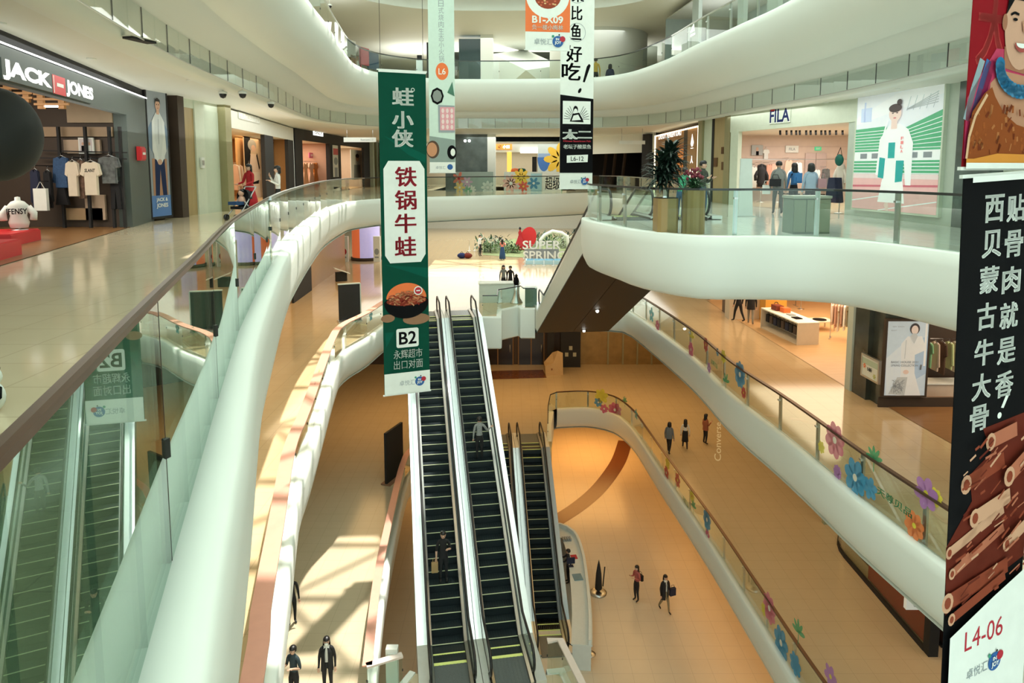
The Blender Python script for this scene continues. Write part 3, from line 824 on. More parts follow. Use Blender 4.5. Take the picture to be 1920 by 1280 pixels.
RB = 6.0
def beef_art(a, W, H):
    zb = aty(1803, 1420, RB).z
    def Z(y): return aty(1840, y, RB+.2).z-zb
    def X(x, y=800): return min(W-.004, (x-(1800-(y-325)*.032))/155)
    a.lay += 1
    for ch, y in zip('西贝蒙古牛大骨', (392, 457, 523, 590, 657, 720, 778)):
        a.text(ch, X(1865-(y-392)*.06, y), Z(y), .25, .235, CW, .03, True)
    for ch, y in zip('贴骨肉就是香', (395, 462, 530, 597, 663, 727)):
        a.text(ch, X(1913-(y-392)*.05, y), Z(y), .25, .235, CW, .03, True)
    a.shape([(X(1905, 770), Z(738)), (X(1912, 770), Z(740)), (X(1896, 770), Z(772)), (X(1890, 770), Z(770))], CW, True)
    a.ell(X(1887, 785), Z(784), .03, .03, CW, same=True)
    # ribs and meat
    A1, A2, A3, A4 = paint(.24, .05, .025), paint(.12, .018, .01), paint(.42, .13, .07), paint(.58, .32, .20)
    rnd = random.Random(11)
    a.shape([(X(1775, 1130), Z(1125)), (X(1772, 1080), Z(1000)), (X(1830, 900), Z(930)), (X(1822, 900), Z(880)), (X(1870, 850), Z(850)), (X(1850, 800), Z(800)), (X(1990, 800), Z(790)), (W, Z(1040)), (W, Z(1075))], A2)
    for k, (x0, y0, x1, y1, w) in enumerate(((1815, 895, 1900, 870, .15), (1780, 1010, 1900, 965, .10), (1785, 1050, 1900, 1000, .09), (1775, 1100, 1910, 1075, .16), (1830, 960, 1910, 940, .15), (1860, 825, 1920, 815, .14), (1780, 1130, 1900, 1090, .10), (1900, 1030, 1990, 1000, .12), (1900, 900, 1990, 860, .16))):
        m = (A1, A4, A3)[k % 3]
        a.line([(X(x0, y0), Z(y0)), (X(x1, y1), Z(y1))], w, m); a.ell(X(x0, y0), Z(y0), w*.5, w*.62, A4, 12); a.ell(X(x0, y0), Z(y0), w*.28, w*.36, A1, 10)
    a.lay += 1
    for i in range(90):
        y = rnd.uniform(820, 1110); x = rnd.uniform(1800-(y-820)*.05, 1985)
        d = rnd.uniform(.1, .7); L = rnd.uniform(.03, .09)
        a.line([(X(x, y)-L*cos(d), Z(y)-L*sin(d)), (min(W-.01, X(x, y)+L*cos(d)), Z(y)+L*sin(d))], rnd.uniform(.01, .03), (A1, A2, A3, A1, A4)[i % 5], True)
    # white foot
    a.shape([(0, 0), (W, 0), (W, Z(1085)), (X(1870, 1110), Z(1118)), (0, Z(1160))], CW)
    a.text('L4-06', X(1849, 1180), Z(1180), .56, .20, CRD, 0)
    joy_logo(a, X(1874, 1240), Z(1243), .10)
    a.rect(0, H-.05, W, H, CW)
def chef_art(a, W, H):
    zb = aty(1803, 318, RB).z
    def Z(y): return aty(1840, y, RB+.2).z-zb
    def X(x, y=0): return min(W-.004, max(.002, (x-1815)/158))
    S1, S2, S3 = paint(.45, .22, .13), paint(.32, .13, .07), paint(.55, .31, .21)
    a.lay += 1
    a.text('大', X(1862), Z(60), .42, .6, paint(.42, .03, .03), .03, True)
    a.shape([(X(1810), Z(300)), (X(1812), Z(190)), (X(1850), Z(130)), (X(1870), Z(95)), (W, Z(95)), (W, Z(300))], paint(.45, .03, .09))
    for k, (x, m) in enumerate(((1828, paint(.25, .33, .36)), (1842, paint(.05, .12, .3)), (1852, paint(.30, .02, .12)))):
        a.line([(X(x-14), Z(230)), (X(x), Z(170)), (X(x+14), Z(118))], .07, m, True)
    a.shape([(X(1858), Z(300)), (X(1862), Z(160)), (X(1885), Z(135)), (W, Z(150)), (W, Z(300))], S1)
    a.shape([(X(1888), Z(130)), (X(1886), Z(90)), (W, Z(90)), (W, Z(150))], S2)
    a.ell(X(1921), Z(50), .24, .37, S3, 28); a.ell(X(1882), Z(45), .035, .07, S2)
    a.shape([(X(1884), Z(30)), (X(1888), Z(-12)), (X(1920), Z(-30)), (W, Z(-20)), (W, Z(5)), (X(1900), Z(0))], CBK)
    a.line([(X(1893), Z(30)), (X(1901), Z(25)), (X(1911), Z(28))], .022, CBK); a.ell(X(1903), Z(38), .032, .014, CBK, 12); a.ell(X(1940), Z(38), .032, .014, CBK, 12, same=True); a.line([(X(1932), Z(28)), (X(1941), Z(25)), (X(1950), Z(30))], .022, CBK)
    a.shape([(X(1917), Z(40)), (X(1921), Z(60)), (X(1930), Z(60)), (X(1925), Z(38))], S1)
    a.ell(X(1920), Z(82), .10, .075, paint(.35, .06, .05), 16, pi, 2*pi); a.ell(X(1920), Z(82), .085, .04, CW, 16, pi, 2*pi)
    a.lay += 1
    for i in range(12):
        an = pi+pi*.62*i/11
        a.ell(X(1925)+.32*cos(an), Z(125)+.22*sin(an), .065, .065, (paint(.02, .14, .28), paint(.05, .2, .35))[i % 2], 12, rot=an, same=True)
    meat = [(1808, 300), (1810, 265), (1822, 215), (1845, 180), (1860, 168), (1868, 185), (1890, 215), (1920, 235), (1960, 245), (1960, 300)]
    a.shape([(X(x), Z(y)) for x, y in meat], paint(.24, .06, .015))
    rnd = random.Random(2); a.lay += 1
    for i in range(60):
        x = rnd.uniform(1818, 1950); y = rnd.uniform(205+max(0, 1850-x)*.8, 292)
        a.line([(X(x), Z(y)), (X(x+rnd.uniform(-4, 8)), Z(y-rnd.uniform(4, 16)))], rnd.uniform(.012, .035), (paint(.36, .12, .03), paint(.15, .03, .01), paint(.30, .08, .02))[i % 3], True)
    a.line([(X(1812), Z(300)), (X(1818), Z(260)), (X(1828), Z(222)), (X(1850), Z(182))], .03, paint(.62, .38, .22))
    a.shape([(0, Z(300)), (X(1830), Z(300)), (X(1880), Z(290)), (W, Z(292)), (W, Z(312)), (0, Z(312))], paint(.62, .24, .03))
    a.rect(0, 0, W, .05, CW)
banner('banner', 'near black hanging banner with white lettering over roasted ribs', 1759, 330, 1420, RB, 1.15, radians(24), CBK, beef_art, cable=False).rotation_euler[1] = -.040
banner('banner', 'near red hanging banner with a smiling face holding meat', 1803, -260, 316, RB, 1.15, radians(24), paint(.24, .006, .012, .6), chef_art)

# ================================================================== shop fronts
class Shop:
    """frame of a shop front: u runs along the front from A to B, v goes inward"""
    def __init__(s, A, B, z0=0):
        s.A = Vector((A[0], A[1], z0)); d = Vector((B[0]-A[0], B[1]-A[1], 0)); s.L = d.length; s.d = d.normalized()
        s.n = Vector((-s.d.y, s.d.x, 0)); s.a = atan2(d.y, d.x); s.z0 = z0
        s.X = Matrix.Translation(s.A) @ Matrix.Rotation(s.a, 4, 'Z')
    def w(s, u, v, z): return s.X @ Vector((u, v, z))
    def px(s, px, py, v=0):
        """local (u, v, z) where the sight line meets the plane v"""
        r = ray(px, py); k = (s.A+s.n*v-EYE).dot(s.n)/r.dot(s.n); p = EYE+r*k
        q = p-s.A
        return (q.dot(s.d), v, q.z)
    def mb(s): b = MB(); b.X = s.X; return b
    def room(s, depth, H, wall, floor, ceil, u0=0, u1=None, lamp=120, lcol=NEUT, backm=None):
        u1 = s.L if u1 is None else u1
        b = s.mb(); b.box2((u0, depth, 0), (u1, depth+.1, H)); struct('wall_back', b, backm or wall)
        b = s.mb(); b.box2((u0-.1, .05, 0), (u0, depth, H)); struct('wall_near', b, wall)
        b = s.mb(); b.box2((u1, .05, 0), (u1+.1, depth, H)); struct('wall_end', b, wall)
        b = s.mb(); b.box2((u0, -.02, .004), (u1, depth, .012)); struct('floor', b, floor)
        b = s.mb(); b.box2((u0, .1, H), (u1, depth, H+.06)); struct('ceiling', b, ceil)
        if lamp:
            p = s.w((u0+u1)/2, depth*.5, H-.05)
            l = light('AREA', 'shop_lamp_row', p, lamp, lcol, (u1-u0)*.8, depth*.6)
            l.rotation_euler = (0, 0, s.a)
    def seg(s, name, u0, u1, z0, z1, m, v0=-.06, v1=.12):
        b = s.mb(); b.box2((u0, v0, z0), (u1, v1, z1)); return struct(name, b, m)
    def art(s, name, label, cat, px0, py0, px1, py1, v, base, draw, th=.05, frame=None, group=None):
        """flat print spanning two picture corners on the plane v; local x to the reader's right"""
        p = s.px(px0, py0, v); q = s.px(px1, py0, v); q = (q[0], v, s.px(px0, py1, v)[2])
        right = q[0]-p[0]; W = abs(right); z1, z0 = max(p[2], q[2]), min(p[2], q[2]); H = z1-z0
        if right > 0: o = s.w(p[0], v, z0); a = s.a
        else: o = s.w(p[0], v, z0); a = s.a+pi
        t = thing(name, label, cat, o, a, group)
        sgn = 1 if right > 0 else -1
        A = Art()
        if sgn < 0: A.X = Matrix.Identity(4)
        A.plate([(0, 0), (W, 0), (W, H), (0, H)], 0, th, A.slot(base))
        draw(A, W, H)
        A.done('print', t)
        if frame:
            b = MB()
            for x in (-.03, W+.03): b.box((x, th/2, H/2), (.06, th+.03, H+.12))
            for z in (-.03, H+.03): b.box((W/2, th/2, z), (W, th+.03, .06))
            b.build('frame', frame, t)
        return t
GARM = {
    'tee': [(-.5, .93), (-.22, 1), (-.1, .97), (.1, .97), (.22, 1), (.5, .93), (.62, .62), (.42, .56), (.38, .66), (.38, 0), (-.38, 0), (-.38, .66), (-.42, .56), (-.62, .62)],
    'shirt': [(-.45, .95), (-.15, 1), (0, .93), (.15, 1), (.45, .95), (.6, .18), (.45, .15), (.38, .6), (.4, 0), (-.4, 0), (-.38, .6), (-.45, .15), (-.6, .18)],
    'dress': [(-.32, .97), (-.15, 1), (0, .92), (.15, 1), (.32, .97), (.42, .78), (.26, .70), (.24, .55), (.5, 0), (-.5, 0), (-.24, .55), (-.26, .70), (-.42, .78)],
    'trousers': [(-.35, 1), (.35, 1), (.45, 0), (.1, 0), (0, .72), (-.1, 0), (-.45, 0)],
    'skirt': [(-.25, 1), (.25, 1), (.5, 0), (-.5, 0)],
}
def garment(kind, w, h, m, label, loc, rz, group=None, name=None, cat=None, mark=None, hanger=True, th=.10):
    """hung clothing: outline with body thickness, origin at the hook"""
    t = thing(name or {'tee': 't_shirt', 'shirt': 'shirt', 'dress': 'dress', 'trousers': 'trousers', 'skirt': 'skirt'}[kind], label, cat or 'clothing', loc, rz, group)
    b = MB(); pts = [(x*w, (z-1)*h-.05) for x, z in GARM[kind]]
    n = len(pts)
    mid = [(x*.93, z) for x, z in pts]
    b.plate(pts, -th*.25, th*.25); b.plate([(x*.9, z*.985-.003) for x, z in pts], -th/2, th/2)
    b.build('fabric', m, t)
    if mark:
        a = Art(); mark(a, w, h); o = a.done('printing', t); o.location = (0, -th/2-.002, -.05-h)
    if hanger:
        b = MB(); b.tube([(-w*.3, 0, -.07), (0, 0, -.01), (w*.3, 0, -.07)], .008, 5); b.tube([(0, 0, -.01), (0, 0, .04), (.02, 0, .06)], .004, 5); b.build('hanger', STEEL, t)
    return t
HOOKS = {}
def hang_px(shop, kind, x0, y0, x1, y1, v, m, label, group=None, **kw):
    p = shop.px(x0, y0, v); q = shop.px(x1, y1, v); HOOKS.setdefault(id(shop), []).append(((p[0]+q[0])/2, v, p[2]+.10))
    w = abs(q[0]-p[0])/(1.2 if kind in ('tee', 'shirt') else 1.0)
    return garment(kind, w, p[2]-q[2], m, label, shop.w((p[0]+q[0])/2, v, p[2]+.05), shop.a+(0 if q[0] > p[0] else pi), group, **kw)

# ------------------------------------------------------------------ denim shop, left, this floor
JJ = Shop((-7.12, 7.1), (-10.05, 18.2))
BROWNW = mat('dark_brown_wall', (.055, .035, .022), .6); CREAMW = paint(.55, .45, .33, .7)
JF = JJ
b = MB(); b.flat([(-7.0, 6.6), (-10.05, 18.2), (-21.9, 18.2), (-21.9, 6.6)], .012); struct('floor', b, WOODF)
b = MB(); b.flat([(-7.2, 7.1), (-10.15, 18.2), (-21.9, 18.2), (-21.9, 7.1)], 3.5, None, False); struct('ceiling', b, BROWNW)
b = MB(); b.box2((-21.9, 18.2, 0), (-10.1, 18.35, 3.6)); struct('wall_back', b, BROWNW)
_l = light('AREA', 'shop_lamp_row', (-12.5, 14.5, 3.4), 420, (1, .86, .72), 4, 4, target=(-12.5, 15.5, 0))
JJ.seg('trim_20', 0, JJ.L, 2.92, 3.52, DGREEN); JJ.seg('trim_21', 0, JJ.L+2.4, 3.58, 3.80, BLACKM, .0, .2)
b = JJ.mb(); b.box2((0, -.10, 3.53), (JJ.L+2.1, -.08, 3.555)); tag(b.build('strip_light', LEDW), 'long white strip light along the top of the dark shop front on the left', 'light')
JJ.seg('wall_front', JJ.L, JJ.L+2.35, 0, 3.58, DGREEN, -.06, .25)
def jj_sign(a, W, H):
    a.text('JACK', W*.235, H*.5, W*.46, H*.98, mat('lit_white', (.95, .97, .93), .4, emit=1.6), .05)
    a.rect(W*.475, -H*.02, W*.625, H*1.02, RED); a.rect(W*.485, H*.02, W*.492, H*.98, CW); a.rect(W*.52, H*.42, W*.60, H*.62, CW)
    a.text('JONES', W*.815, H*.5, W*.37, H*.98, mat('lit_white', (.95, .97, .93), .4, emit=1.6), .05)
JJ.art('shop_sign', 'white illuminated JACK JONES lettering with a red square on the dark shop front', 'sign', 5, 148, 172, 108, -.12, DGREEN, jj_sign, th=.06)
p = JJ.px(262, 288, -.1)
t = thing('blade_sign', 'small round-cornered red sign on the grey post of the denim shop', 'sign', JJ.w(p[0], -.10, p[2]), JJ.a)
b = MB(); b.box((0, -.03, 0), (.50, .10, .38)); b.box((0, -.09, 0), (.46, .03, .30)); b.build('box', RED, t)
a = Art(); a.rect(-.15, -.03, .15, .035, CW); o = a.done('printing', t); o.location = (0, -.11, 0)
JB = Shop((-21, 18.2), (-10.1, 18.2))
# back wall fittings
for i, (x0, y0, x1, y1, m, l) in enumerate(((125, 190, 212, 230, paint(.40, .30, .19), 'tall beige wall panel right of the timber beams in the denim shop'), (75, 238, 212, 256, paint(.36, .25, .15), 'long beige wall band above the clothes rails in the denim shop'),
        (120, 262, 190, 288, paint(.50, .37, .26), 'pale wall panel behind the little photograph in the denim shop'), (120, 390, 195, 412, paint(.42, .28, .15), 'low beige cabinet left under the hanging clothes'), (160, 365, 200, 412, paint(.50, .37, .26), 'beige cabinet right under the hanging clothes'))):
    p = JB.px(x0, y0, -.06); q = JB.px(x1, y1, -.06)
    b = JB.mb(); b.box2((p[0], -.10, q[2]), (q[0], -.02, p[2])); tag(b.build('wall_panel' if i < 3 else 'cabinet', m), l, 'panel' if i < 3 else 'cabinet')
def photo(a, W, H):
    a.rect(.03, .03, W-.03, H-.03, paint(.6, .55, .56)); a.lay += 1
    for k in range(3):
        a.ell(W*(.3+.22*k), H*.62, W*.08, H*.10, SKIN, 12, same=True); a.rect(W*(.2+.22*k), .05, W*(.4+.22*k), H*.5, (CBK, paint(.25, .1, .12), CW)[k], True)
JB.art('framed_photograph', 'small photograph of three people above the denim clothes rail', 'picture', 148, 288, 176, 258, -.2, CW, photo)
b = JB.mb()
pl = [JB.px(70, y, -.25) for y in (282, 296)]; pr = [JB.px(238, y, -.25) for y in (286, 298)]
for (l, r) in zip(pl, pr): b.bar((l[0], -.25, l[2]), (r[0], -.25, r[2]), .03, .03)
for x in (110, 160, 205, 225):
    q = JB.px(x, 250, -.25); b.box2((q[0]-.03, -.30, 0), (q[0]+.03, -.22, 2.6))
rail_mb = b
DEN = mat('denim', (.035, .085, .19), .8, noise=(30, .4)); CRM = mat('cream_cotton', (.72, .63, .50), .8); FLO = mat('black_white_print', (.12, .13, .13), .8, noise=(9, .95)); NAVY = mat('navy_cotton', (.015, .02, .05), .8); BLKC = mat('black_cotton', (.012, .012, .014), .85); BRPR = mat('brown_floral_print', (.22, .13, .09), .8, noise=(12, .9))
GJ = 'clothes on the denim shop rail'
hang_px(JB, 'shirt', 96, 294, 136, 352, -.35, DEN, 'blue denim shirt hanging on the rail of the left shop', GJ)
hang_px(JB, 'skirt', 103, 350, 132, 384, -.3, BLKC, 'black skirt hanging under the blue denim shirt', GJ)
hang_px(JB, 'tee', 121, 302, 154, 368, -.5, CRM, 'plain cream t-shirt hanging right of the denim shirt', GJ)
hang_px(JB, 'shirt', 142, 300, 164, 372, -.36, BRPR, 'brown printed shirt between the two pale t-shirts', GJ)
hang_px(JB, 'tee', 150, 303, 193, 366, -.6, CRM, 'cream t-shirt with a dark word across the chest on the rail', GJ, mark=lambda a, w, h: a.text('SLANT', 0, h*.74, w*.62, h*.1, CBK, .02, shear=.2))
hang_px(JB, 'tee', 182, 293, 228, 344, -.45, FLO, 'black and white printed shirt at the right end of the rail', GJ)
hang_px(JB, 'trousers', 205, 340, 232, 392, -.3, BLKC, 'black trousers folded under the printed shirt', GJ)
hang_px(JB, 'shirt', 55, 318, 80, 392, -.7, NAVY, 'dark navy jacket at the left end of the denim rail', GJ)
hang_px(JB, 'shirt', 80, 320, 102, 390, -.55, BLKC, 'black jacket between navy jacket and denim shirt', GJ)
HOOKS[id(JB)].append(JB.px(75, 340, -.9))
for u_, v_, z_ in HOOKS[id(JB)]: rail_mb.bar((u_, -.0, z_), (u_, v_-.03, z_), .02, .02)
rk = thing('clothes_rail', 'black wall-mounted clothes rail across the back of the denim shop', 'rail', (0, 0, 0)); rail_mb.build('bars', BLACKM, rk)
t = thing('tote_bag', 'white shopping bag hanging in front of the navy jacket', 'bag', JB.w(*JB.px(75, 340, -.9)))
b = MB(); b.box((0, 0, -.45), (.32, .1, .55)); b.build('body', CW, t); b = MB(); b.tube([(-.1, 0, -.18), (0, 0, 0), (.1, 0, -.18)], .01, 5); b.build('handle', CW, t)
def beams(x0, y0, x1, y1, label):
    p = JB.px(x0, y0, -1.6); q = JB.px(x1, y1, -1.6)
    t = thing('timber_lattice', label, 'ceiling lattice', JB.w(p[0], -1.6, q[2]), JB.a, 'timber frames hung in the denim shop')
    W, H = q[0]-p[0], p[2]-q[2]; m = wood('frame_timber', (.42, .20, .06), (.58, .32, .12), .5)
    b = MB()
    for k in range(4): b.box((W/2, 0, H*(k+.5)/4), (W, .05, .05))
    b.build('slats', m, t)
    for k in range(2): b = MB(); b.box((W*(.15+.6*k), .06, H*.45), (.14, .08, H*1.1)); b.build('post', m, t)
    b = MB(); b.box((W*.5, .1, .02), (W*.55, .06, .05)); b.build('tube_light', LEDW, t)
beams(0, 152, 62, 188, 'left hanging timber frame inside the denim shop')
beams(62, 162, 130, 200, 'right hanging timber frame inside the denim shop')
# front display
def plinth(x0, y0, x1, y1, v, label, m=RED, h=.22):
    p = JJ.px(x0, y0, v); q = JJ.px(x1, y1, v); z0 = q[2]
    t = thing('display_plinth', label, 'plinth', JJ.w((p[0]+q[0])/2, v, .012), JJ.a, 'red plinths at the denim shop')
    W = abs(q[0]-p[0]); b = MB(); b.box((0, .35, h/2), (W, .75, h)); b.box((0, .35, h+.012), (W*.96, .70, .024)); b.build('box', m, t); return t
plinth(16, 418, 74, 440, 1.0, 'larger red plinth under the mannequin in the white printed t-shirt')
plinth(-30, 438, 38, 470, .3, 'red plinth nearest the picture edge by the denim shop', h=.26)
def torso(shop, px, py, v, H, m, label, group=None, mark=None, name='mannequin', base=None, z=None):
    p = shop.px(px, py, v); k = H*.42 if base is None else base; o_ = k-H*.42
    t = thing(name, label, 'mannequin', shop.w(p[0], v, max(.012, p[2]) if z is None else z), shop.a, group)
    b = MB(); b.lathe((0, 0, k), [(.16, 0), (.19, H*.1), (.15, H*.22), (.20, H*.40), (.12, H*.48), (.055, H*.50), (.05, H*.56), (.001, H*.57)], 14, sy=.65); b.build('body', m, t)
    b = MB(); b.tube([(0, 0, 0), (0, 0, k+.02)], .02, 8); b.lathe((0, 0, 0), [(.16, 0), (.16, .015), (.02, .03)], 16); b.build('stand', STEEL, t)
    for s in (-1, 1):
        b = MB(); b.tube([(s*.17, 0, H*.80+o_), (s*.27, 0, H*.68+o_), (s*.26, -.03, H*.56+o_)], .07, 8); b.build('sleeve', m, t)
    if mark:
        a = Art(); mark(a); o = a.done('printing', t); o.location = (0, -.14, H*.7+o_)
    return t
torso(JJ, 36, 418, 1.25, 1.15, CW, 'headless mannequin in a white t-shirt with a printed black word', base=.05, z=.25, mark=lambda a: a.text('IFENSY', 0, .03, .36, .12, CBK, .02)).rotation_euler[2] = .45
t = thing('hanging_globe', 'large matt black globe hanging before the left shop at the picture edge', 'decoration', aty(-8, 252, 9.0))
b = MB(); b.ball((0, 0, 0), (.52, .52, .60), 28, 18); b.build('globe', BLACKM, t); b = MB(); b.tube([(0, 0, .58), (0, 0, 3.79-t.location.z)], .01, 6); b.build('cord', BLACKM, t)
# ad light box and the pillars beyond
AD = Shop((-10.62, 20.35), (-10.5, 21.65))
def jeans_ad(a, W, H):
    a.rect(0, 0, W, H, paint(.30, .34, .38)); a.rect(0, 0, W, H*.16, paint(.10, .22, .5))
    a.ell(W*.5, H*.60, W*.55, H*.14, paint(.16, .24, .34)); a.rect(W*.12, H*.16, W*.88, H*.44, paint(.42, .22, .12))
    a.shape([(W*.22, H*.16), (W*.26, H*.44), (W*.48, H*.47), (W*.52, H*.40), (W*.56, H*.47), (W*.76, H*.44), (W*.82, H*.16), (W*.60, H*.16), (W*.52, H*.36), (W*.42, H*.16)], paint(.015, .03, .09))
    a.shape([(W*.24, H*.44), (W*.20, H*.66), (W*.30, H*.75), (W*.42, H*.79), (W*.62, H*.79), (W*.74, H*.75), (W*.84, H*.66), (W*.78, H*.44), (W*.5, H*.42)], paint(.62, .66, .66))
    a.shape([(W*.16, H*.50), (W*.20, H*.72), (W*.34, H*.765), (W*.30, H*.60), (W*.46, H*.44), (W*.40, H*.41)], paint(.70, .73, .72)); a.shape([(W*.88, H*.50), (W*.84, H*.72), (W*.70, H*.765), (W*.74, H*.60), (W*.58, H*.44), (W*.64, H*.41)], paint(.70, .73, .72), True)
    a.ell(W*.51, H*.415, W*.12, H*.022, SKIN); a.line([(W*.5, H*.55), (W*.53, H*.74)], W*.03, paint(.42, .45, .46))
    a.rect(W*.45, H*.775, W*.59, H*.82, SKIN); a.ell(W*.52, H*.845, W*.125, H*.042, SKIN); a.shape([(W*.39, H*.85), (W*.40, H*.885), (W*.52, H*.90), (W*.65, H*.885), (W*.66, H*.85), (W*.60, H*.872), (W*.44, H*.872)], HAIR)
    a.ell(W*.47, H*.849, W*.022, H*.004, CBK, 10); a.ell(W*.57, H*.849, W*.022, H*.004, CBK, 10, same=True); a.line([(W*.48, H*.822), (W*.56, H*.822)], H*.004, paint(.35, .1, .08), True)
    a.lay += 1; a.text('JACK &', W*.5, H*.125, W*.6, H*.035, CW, .03, True); a.text('JONES', W*.5, H*.08, W*.6, H*.04, CW, .03, True)
AD.art('advertising_lightbox', 'narrow upright advertising panel of a seated man in a white top', 'advertisement', 286, 407, 322, 157, -.12, CW, jeans_ad, th=.12, frame=BLACKM)
PL = Shop((-10.55, 21.7), (-10.42, 25.1))
x = [PL.px(p, 300)[0] for p in (326, 338, 346, 369, 386, 413, 424)]
for i, (m, z1, v) in enumerate(((BROWNW, 3.8, -.2), (PALEG, 3.8, -.05), (wood('gold_veneer', (.36, .26, .11), (.46, .34, .16), .4), 3.55, .05), (PALEG, 3.8, 0), (mat('pale_green_door', (.55, .62, .49), .5), 3.5, .02), (OLIVE, 3.8, -.25))):
    PL.seg('wall_segment', x[i], x[i+1], 0, z1, m, v, .4)
PL.seg('trim_22', x[2], x[5], 3.5, 3.8, PALEG, .03, .4)
p = PL.px(379, 305, -.03); b = PL.mb(); b.box((p[0], -.04, p[2]), (.22, .05, .35)); b.box((p[0], -.07, p[2]), (.14, .02, .16), mi=1); tag(b.build('control_box', [CW, STEEL]), 'small white control box on the pale pillar past the advertising panel', 'control box')

# ------------------------------------------------------------------ women's fashion shop and the black shops behind it
PB = Shop((-10.42, 25.15), (-12.1, 38.6))
ORW = paint(.56, .32, .13, .7); BEIGE = paint(.56, .42, .27, .7)
PB.room(3.2, 3.1, ORW, WOODL, CEIL, lamp=260, lcol=WARM)
u = lambda s, p: s.px(p, 300)[0]
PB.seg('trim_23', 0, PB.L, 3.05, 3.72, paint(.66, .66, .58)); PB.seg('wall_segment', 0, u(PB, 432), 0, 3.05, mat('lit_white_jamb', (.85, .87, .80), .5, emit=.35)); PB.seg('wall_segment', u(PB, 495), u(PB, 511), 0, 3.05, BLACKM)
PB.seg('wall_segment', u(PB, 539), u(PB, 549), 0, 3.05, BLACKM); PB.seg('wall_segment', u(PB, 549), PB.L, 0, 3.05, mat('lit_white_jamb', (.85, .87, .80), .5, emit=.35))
PB.seg('wall_segment', PB.px(509, 300, 1.2)[0], PB.L-.1, 0, 3.05, BEIGE, 1.2, 1.3); PB.seg('wall_segment', PB.px(446, 300, 1.7)[0], PB.px(500, 300, 1.7)[0], 0, 3.0, ORW, 1.7, 1.8)
PB.art('shop_sign', 'pale lettering PEACEBIRD on the cream shop fascia', 'sign', 448, 222, 487, 209, -.09, paint(.66, .66, .58), lambda a, W, H: a.text('PEACEBIRD', W/2, H/2, W, H*.8, CW, .03), th=.02)
def fashion(a, W, H):
    a.rect(0, H*.55, W*.35, H, CBK); a.ell(W*.45, H*.88, W*.25, H*.09, paint(.35, .33, .3)); a.ell(W*.52, H*.83, W*.13, H*.055, SKIN)
    a.shape([(W*.05, H*.42), (W*.3, H*.74), (W*.7, H*.74), (W*.95, H*.42)], paint(.72, .52, .38)); a.line([(W*.3, H*.74), (W*.2, H*.5)], W*.07, CBK); a.line([(W*.7, H*.74), (W*.85, H*.5)], W*.07, CBK, True)
    a.shape([(W*.1, H*.32), (W*.2, H*.45), (W*.85, H*.45), (W*.9, H*.32), (W*.5, H*.26)], paint(.78, .62, .48)); a.shape([(W*.3, H*.28), (W*.8, H*.32), (W*.7, H*.2)], CBK); a.shape([(W*.25, 0), (W*.35, H*.26), (W*.8, H*.26), (W*.9, 0)], paint(.80, .60, .46))
PB.art('window_poster', 'large window picture of a model in straps behind the woman in red', 'poster', 462, 378, 493, 256, 1.5, paint(.60, .42, .26), fashion)
def stripes(a, W, H):
    for k in range(5): a.line([(W*.05, H*(.78+.05*k)), (W*.45, H*(.88+.05*k))], .03, CBK, k > 0)
    a.text('Fashion up', W*.6, H*.78, W*.6, H*.02, CBK, .03)
PB.art('window_poster', 'beige window panel with black diagonal stripes behind the woman in white', 'poster', 511, 360, 538, 246, 1.0, BEIGE, stripes)
for k, (x, m) in enumerate(((437, paint(.6, .4, .3)), (440, paint(.75, .7, .6)), (443, paint(.5, .3, .2)), (446, paint(.7, .55, .45)))):
    p = PB.px(x, 309, 1.8); garment('shirt', .5, 1.2, m, ('tan coat nearest the jamb of the fashion shop', 'off-white coat second on the fashion shop rail', 'brown coat third on the fashion shop rail', 'pale pink coat last on the fashion shop rail')[k], PB.w(p[0], 1.8, 1.75), PB.a+pi/2, 'coats inside the fashion shop', name='coat')
rk = thing('clothes_rail', 'rail with four coats near the jamb of the fashion shop', 'rail', (0, 0, 0)); b = PB.mb(); ua, ub = PB.px(434, 309, 1.8)[0], PB.px(450, 309, 1.8)[0]; b.bar((ua, 1.8, 1.81), (ub, 1.8, 1.81), .03, .03); b.bar((ua, 1.8, 1.81), (ua, 3.2, 1.81), .03, .03); b.bar((ua, 1.8, 0.01), (ua, 1.8, 1.81), .03, .03)
b.build('bars', STEEL, rk)
ON = Shop((-12.12, 38.9), (-12.02, 58))
ON.room(4, 3.2, paint(.55, .36, .26, .7), WOODL, CEIL, u0=.2, u1=u(ON, 628), lamp=320, lcol=(1, .78, .6))
ON.room(4, 3.2, paint(.50, .40, .30, .7), WOODL, CEIL, u0=u(ON, 636), u1=u(ON, 691), lamp=320, lcol=(1, .85, .7))
ON.seg('trim_24', 0, u(ON, 692), 3.15, 3.75, BLACKM); ON.seg('wall_segment', u(ON, 617), u(ON, 638), 0, 3.15, BLACKM, -.05, .2); ON.seg('wall_segment', 0, u(ON, 566), 0, 3.15, BLACKM); ON.seg('wall_segment', u(ON, 681), u(ON, 692), 0, 3.15, BLACKM)
for k, p in enumerate((693, 697, 701, 705)): ON.seg('wall_segment', u(ON, p), u(ON, p+2.6), 0, 3.75, OLIVE if k % 2 else PALEG, -.3, .3)
ON.art('shop_sign', 'small bright white ONLY sign on the black fascia', 'sign', 588, 253, 606, 243, -.09, mat('lit_white', (.95, .97, .93), .4, emit=1.6), lambda a, W, H: a.text('ONLY', W/2, H/2, W*.8, H*.6, CBK, .02), th=.04)
ON.art('shop_sign', 'plain bright white sign on the farther black shop front', 'sign', 656, 257, 672, 251, -.09, mat('lit_white', (.95, .97, .93), .4, emit=1.6), lambda a, W, H: None, th=.04)
